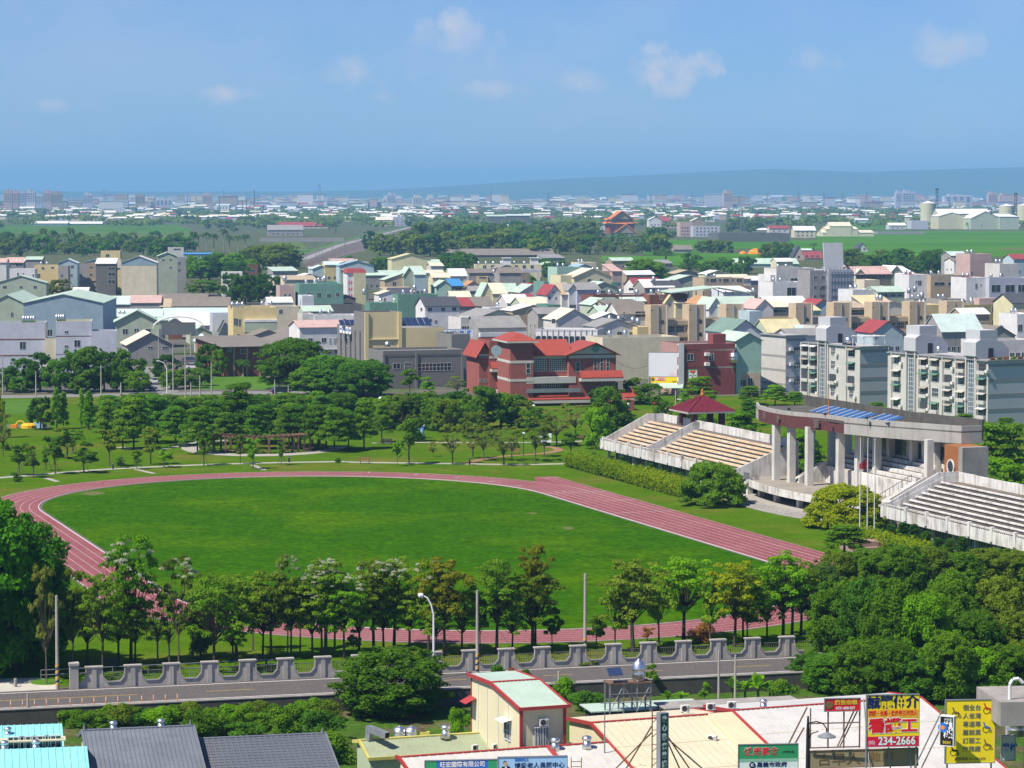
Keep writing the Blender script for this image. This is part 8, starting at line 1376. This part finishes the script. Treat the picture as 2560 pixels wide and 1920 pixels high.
for vw,x,yb,yt,lab,z in (('L',180,1305,1120,'short weathered post below the road at the left',Z0),('L',1955,1240,1125,'short white post beside the camphor tree',Z0),('M',1650,1190,990,'short pole behind the tower house',Z0),('N',1218,1175,755,'concrete pole on the banana lot',Z0),('N',1345,1170,790,'thin grey pole on the banana lot',Z0)): pole(vw,x,yb,yt,lab,z,r=.12)
# road lamp
p=G('M',786,1040); h=AT(*px('M',745,458),p.y).z; o=thing('road_lamp','tall white road lamp with bent neck','lamp',p); m_lw=pm('lamp_white',(.72,.72,.72),.4,.04,1); MB().path([(0,0,0),(0,0,h*.55),(.0,0,h*.76),(-.22,0,h*.88),(-.55,0,h*.955),(-.95,0,h*.985)],[.11,.095,.08,.075,.07,.06],8).build('post',m_lw,o); MB().lathe([(.08,-.22),(.2,-.12),(.24,.1),(.12,.3)],8).build('lamp_head',m_lw,o,(-1.1,0,h*.985)).rotation_euler=(0,R(-78),0)
MB().box(-.2,.2,-.2,.2,0,.12).build('base_plate',m_galv,o)
o=thing('stone_bollard','short stone bollard on the plaza','bollard',G('L',100,1075)); MB().lathe([(.16,0),(.15,.7),(.09,.8)],8).build('body',m_conc,o); o=thing('plaza_planter','round grass patch in the plaza paving','planter',G('L',300,1045)); MB().lathe([(1.5,0),(1.4,.1),(.9,.14)],16).build('grass_bed',MT['pasture_grass'],o)
for x,y in ((1845,1042),(1900,1052),): ptree('M' if x<1900 else 'M',x,945,905,150 if x==1845 else 90,'bush','olive','grass_tuft','dry grass tuft at the foot of the right striped pole' if x==1845 else 'smaller dry grass tuft by the right striped pole',cat='grass')
# park lights, bollard lights
for i,(vw,x,y) in enumerate((('H',727,600),('H',1860,556),('I',58,556),('I',1220,570))):
    o=thing('bollard_light','black bollard light on the park path, %s from the left'%ORD[i],'lamp',G(vw,x,y),0,'bollard lights on the park path'); MB().tube((0,0,0),(0,0,.85),.12,None,8).build('post',m_black,o); MB().tube((0,0,.85),(0,0,.95),.1,None,8).build('lens',PC['white'],o); MB().tube((0,0,.95),(0,0,1.02),.13,None,8).build('cap',m_black,o)
for i,(vw,x,yb,yt) in enumerate((('I',1566,515,365),('I',1632,260,190),('F',1000,1560,1410),('F',188,1560,1425),('I',645,220,135))):
    p=G(vw,x,yb); h=AT(*px(vw,x,yt),p.y).z; o=thing('park_lamp','park lamp with white globe, %s in the list from the path'%ORD[i] if False else ['park lamp with white globe beside the earth path','park lamp with white globe before the brick hall','park lamp with white globe right of the brick hall','park lamp with white globe left of the brick hall entrance','slim park lamp before the land office'][i],'lamp',p); MB().tube((0,0,0),(0,0,h-.5),.06,None,6).build('post',m_dark,o); MB().lathe([(.12,0),(.34,.2),(.3,.5),(.1,.6)],10).build('globe',PC['white'],o,(0,0,h-.55))
# pergola
pg=thing('pergola','curved brown timber pergola under the park trees','pergola',RC); m_tim=pm('pergola_timber',(.17,.10,.065),.85,.2,1)
PR_=RAD*.74
for k in range(34):
    t=math.pi*(1.12+.80*k/33); x,y=PR_*math.cos(t),PR_*1.2*math.sin(t)
    if k%3==0:
        for rr in (.93,1.07): MB().box(x*rr-.16,x*rr+.16,y*rr-.16,y*rr+.16,0,2.7).build('post',m_tim,pg)
    MB().tube((x*.88,y*.88,3.02),(x*1.12,y*1.12,3.02),.11,None,4).build('rafter',m_tim,pg)
for rr in (.93,1.07):
    for k in range(24):
        t0_=math.pi*(1.12+.80*k/24); t1_=math.pi*(1.12+.80*(k+1)/24); MB().tube((PR_*rr*math.cos(t0_),PR_*1.2*rr*math.sin(t0_),2.82),(PR_*rr*math.cos(t1_),PR_*1.2*rr*math.sin(t1_),2.82),.13,None,4).build('beam',m_tim,pg)
for k in range(5): t=math.pi*(1.2+.15*k); o=thing('pergola_bench','dark bench under the pergola, %s from the left'%ORD[k],'bench',RC+Vector((PR_*math.cos(t),PR_*1.2*math.sin(t),0)),t); MB().box(-.5,.5,-1.2,1.2,.4,.5).build('seat',m_tim,o); MB().box(-.3,.3,-1.1,-.9,0,.4).build('leg',m_dark,o); MB().box(-.3,.3,.9,1.1,0,.4).build('leg',m_dark,o)
# playground at the left edge
o=thing('playground_slide','yellow and orange plastic play set at the left of the park','playground',G('H',165,335)); MB().lathe([(2.4,0),(2.4,.9),(1.8,1.4)],12).build('yellow_drum',PC['amber'],o,(1.0,0,0)); m=MB()
for k in range(10): t=math.pi*k/10; t1_=math.pi*(k+1)/10; m.tube((-1.5+1.5*math.cos(t),0,1.5*math.sin(t)+.6),(-1.5+1.5*math.cos(t1_),0,1.5*math.sin(t1_)+.6),.22,None,6)
m.build('climbing_hoop',PC['gold'],o); MB().box(2.6,5.2,-.8,.8,0,1.7).build('panel_house',PC['sky'],o); MB().box(-4.4,-2.6,-.8,.8,0,1.1).build('orange_block',PC['orange'],o); MB().box(-6,7,1.5,2.0,0,.8).build('low_wall',m_conc,o); o.scale=(.62,.62,.62)
# exercise kiosk and white panels in the park
o=thing('toilet_cabin','blue portable cabin among the park trees','cabin',G('I',905,400)); MB().box(-.6,.6,-.6,.6,0,2.2).build('cabin_wall',PC['blue'],o); MB().box(-.65,.65,-.65,.65,2.2,2.35).build('cabin_roof',PC['white'],o); MB().box(-.35,.35,-.63,-.605,.1,1.9).build('door',PC['sky'],o)
o=thing('notice_board','leaning white notice panels at the right of the park','board',G('I',1705,432)); MB().box(-1,.0,-.05,.05,.2,2.0).build('panel',PC['white'],o); MB().box(.1,1.1,-.1,.0,.1,1.9).build('panel',PC['white'],o)
# back-road poles and lamps
for i,(x,yb,yt) in enumerate(((25,1330,1000),(312,1365,1135),(752,1310,1115),(875,1360,1080),(1045,1355,1230),(1185,1010,780),(1195,1240,1060),(1372,1110,850),(1497,1300,905),(1603,1365,905),(1650,1370,1230),(1728,1350,1170),(1828,1360,1060),(1648,1000,800),(1805,800,690))):
    pole('D',x,yb,yt,'grey roadside pole behind the park, %s in the row from the left'%ORD[i],r=.16,arm=1 if i in (0,3,5) else 0)
p=G('D',1443,1325); h=AT(*px('D',1415,1045),p.y).z; o=thing('road_lamp','white bent street lamp at the side street corner','lamp',p); MB().path([(0,0,0),(0,0,h*.75),(-.5,0,h*.93),(-1.6,0,h)],[.12,.1,.08,.07],7).build('post',m_lw,o); MB().box(-2.3,-1.5,-.15,.15,h-.08,h+.08).build('lamp_head',m_lw,o)
for i,(vw,x,yb,yt) in enumerate((('F',1183,1290,1020),('F',1092,1280,1130),('E',163,1365,1205),('E',280,1330,1250),('G',880,1430,1340),('J',825,170,-20))): pole(vw,x,yb,yt,['utility pole with cross arms beside the hoarding','short pole before the blank cream wall','pole by the parked blue car','white post behind the parked blue car','thin lamp pole before the apartments','pole behind the left stand'][i],r=.14,arm=2 if i==0 else 0)
for i,(a,b_) in enumerate(((('F',905,1045),('F',1183,1080)),(('F',1183,1080),('F',1420,1110)),(('F',1200,1030),('F',1700,1010)))):
    wire('overhead cable near the hoarding, %s from the left'%ORD[i],AT(*px(*a),640),AT(*px(*b_),625),1.2,.04,'overhead_cable')
# ---------------------------------------------------------------- cars
def car(vw,x,y,rz,paint,label,s=1.0):
    o=thing('parked_car',label,'car',G(vw,x,y,.04),rz); m=pm('car_'+paint[0],paint[1],.25,.03,1,spec=.6)
    b_=MB(); b_.prism([(-2.2,-.85,.35),(2.2,-.85,.35),(2.25,-.85,.7),(1.3,-.85,.92),(-2.1,-.85,.98),(-2.25,-.85,.7)],(0,1.7,0)); b_.build('body',m,o)
    c_=MB(); c_.prism([(-1.9,-.75,.95),(1.0,-.75,.92),(.35,-.68,1.45),(-1.3,-.68,1.47)],(0,1.5,0)); c_.build('cabin',m_glass,o); MB().box(-1.3,.3,-.66,.66,1.44,1.5).build('car_roof',m,o)
    for sx in (-1.35,1.35):
        for sy in (-.8,.8): w_=MB().lathe([(.32,-.1),(.33,0),(.32,.1)],12).build('wheel',m_black,o,(sx,sy,.33)); w_.rotation_euler=(R(90),0,0); MB().lathe([(.18,-.11),(.18,.11)],8).build('rim',m_galv,w_)
    for sy in (-.6,.6): MB().box(2.2,2.27,sy-.2,sy+.2,.6,.75).build('headlight',PC['white'],o); MB().box(-2.28,-2.2,sy-.2,sy+.2,.65,.8).build('tail_light',PC['red'],o)
    o.scale=(s,s,s)
car('D',1348,1245,R(-75),('silver',(.45,.46,.48)),'silver car driving down the side street'); car('D',1268,1300,R(-20),('maroon',(.10,.02,.025)),'dark maroon car at the side street corner'); car('D',1680,1115,R(5),('white',(.7,.7,.7)),'white car parked by the bushes'); car('E',212,1325,R(25),('navy',(.03,.05,.10)),'dark blue car parked by the great tree'); car('D',1655,1075,R(5),('grey',(.15,.14,.16)),'dark van roof behind the white car',1.35)
for i,(vw,x,y) in enumerate((('F',1455,1395),('F',1432,1385),('F',1240,1430))):
    o=thing('parked_scooter','scooter parked by the corner shop, %s in the row'%['right','middle','left'][i],'scooter',G(vw,x,y),R(30*i)); MB().box(-.7,.6,-.15,.15,.35,.7).build('body',[PC['white'],m_dark,PC['red']][i],o); MB().box(-.5,.2,-.14,.14,.7,.85).build('seat',m_black,o); MB().tube((.6,0,.4),(.45,0,1.1),.06,None,5).build('steering_column',m_dark,o)
    for sx in (-.6,.6): q=MB().lathe([(.25,-.05),(.25,.05)],10).build('wheel',m_black,o,(sx,0,.25)); q.rotation_euler=(R(90),0,0)
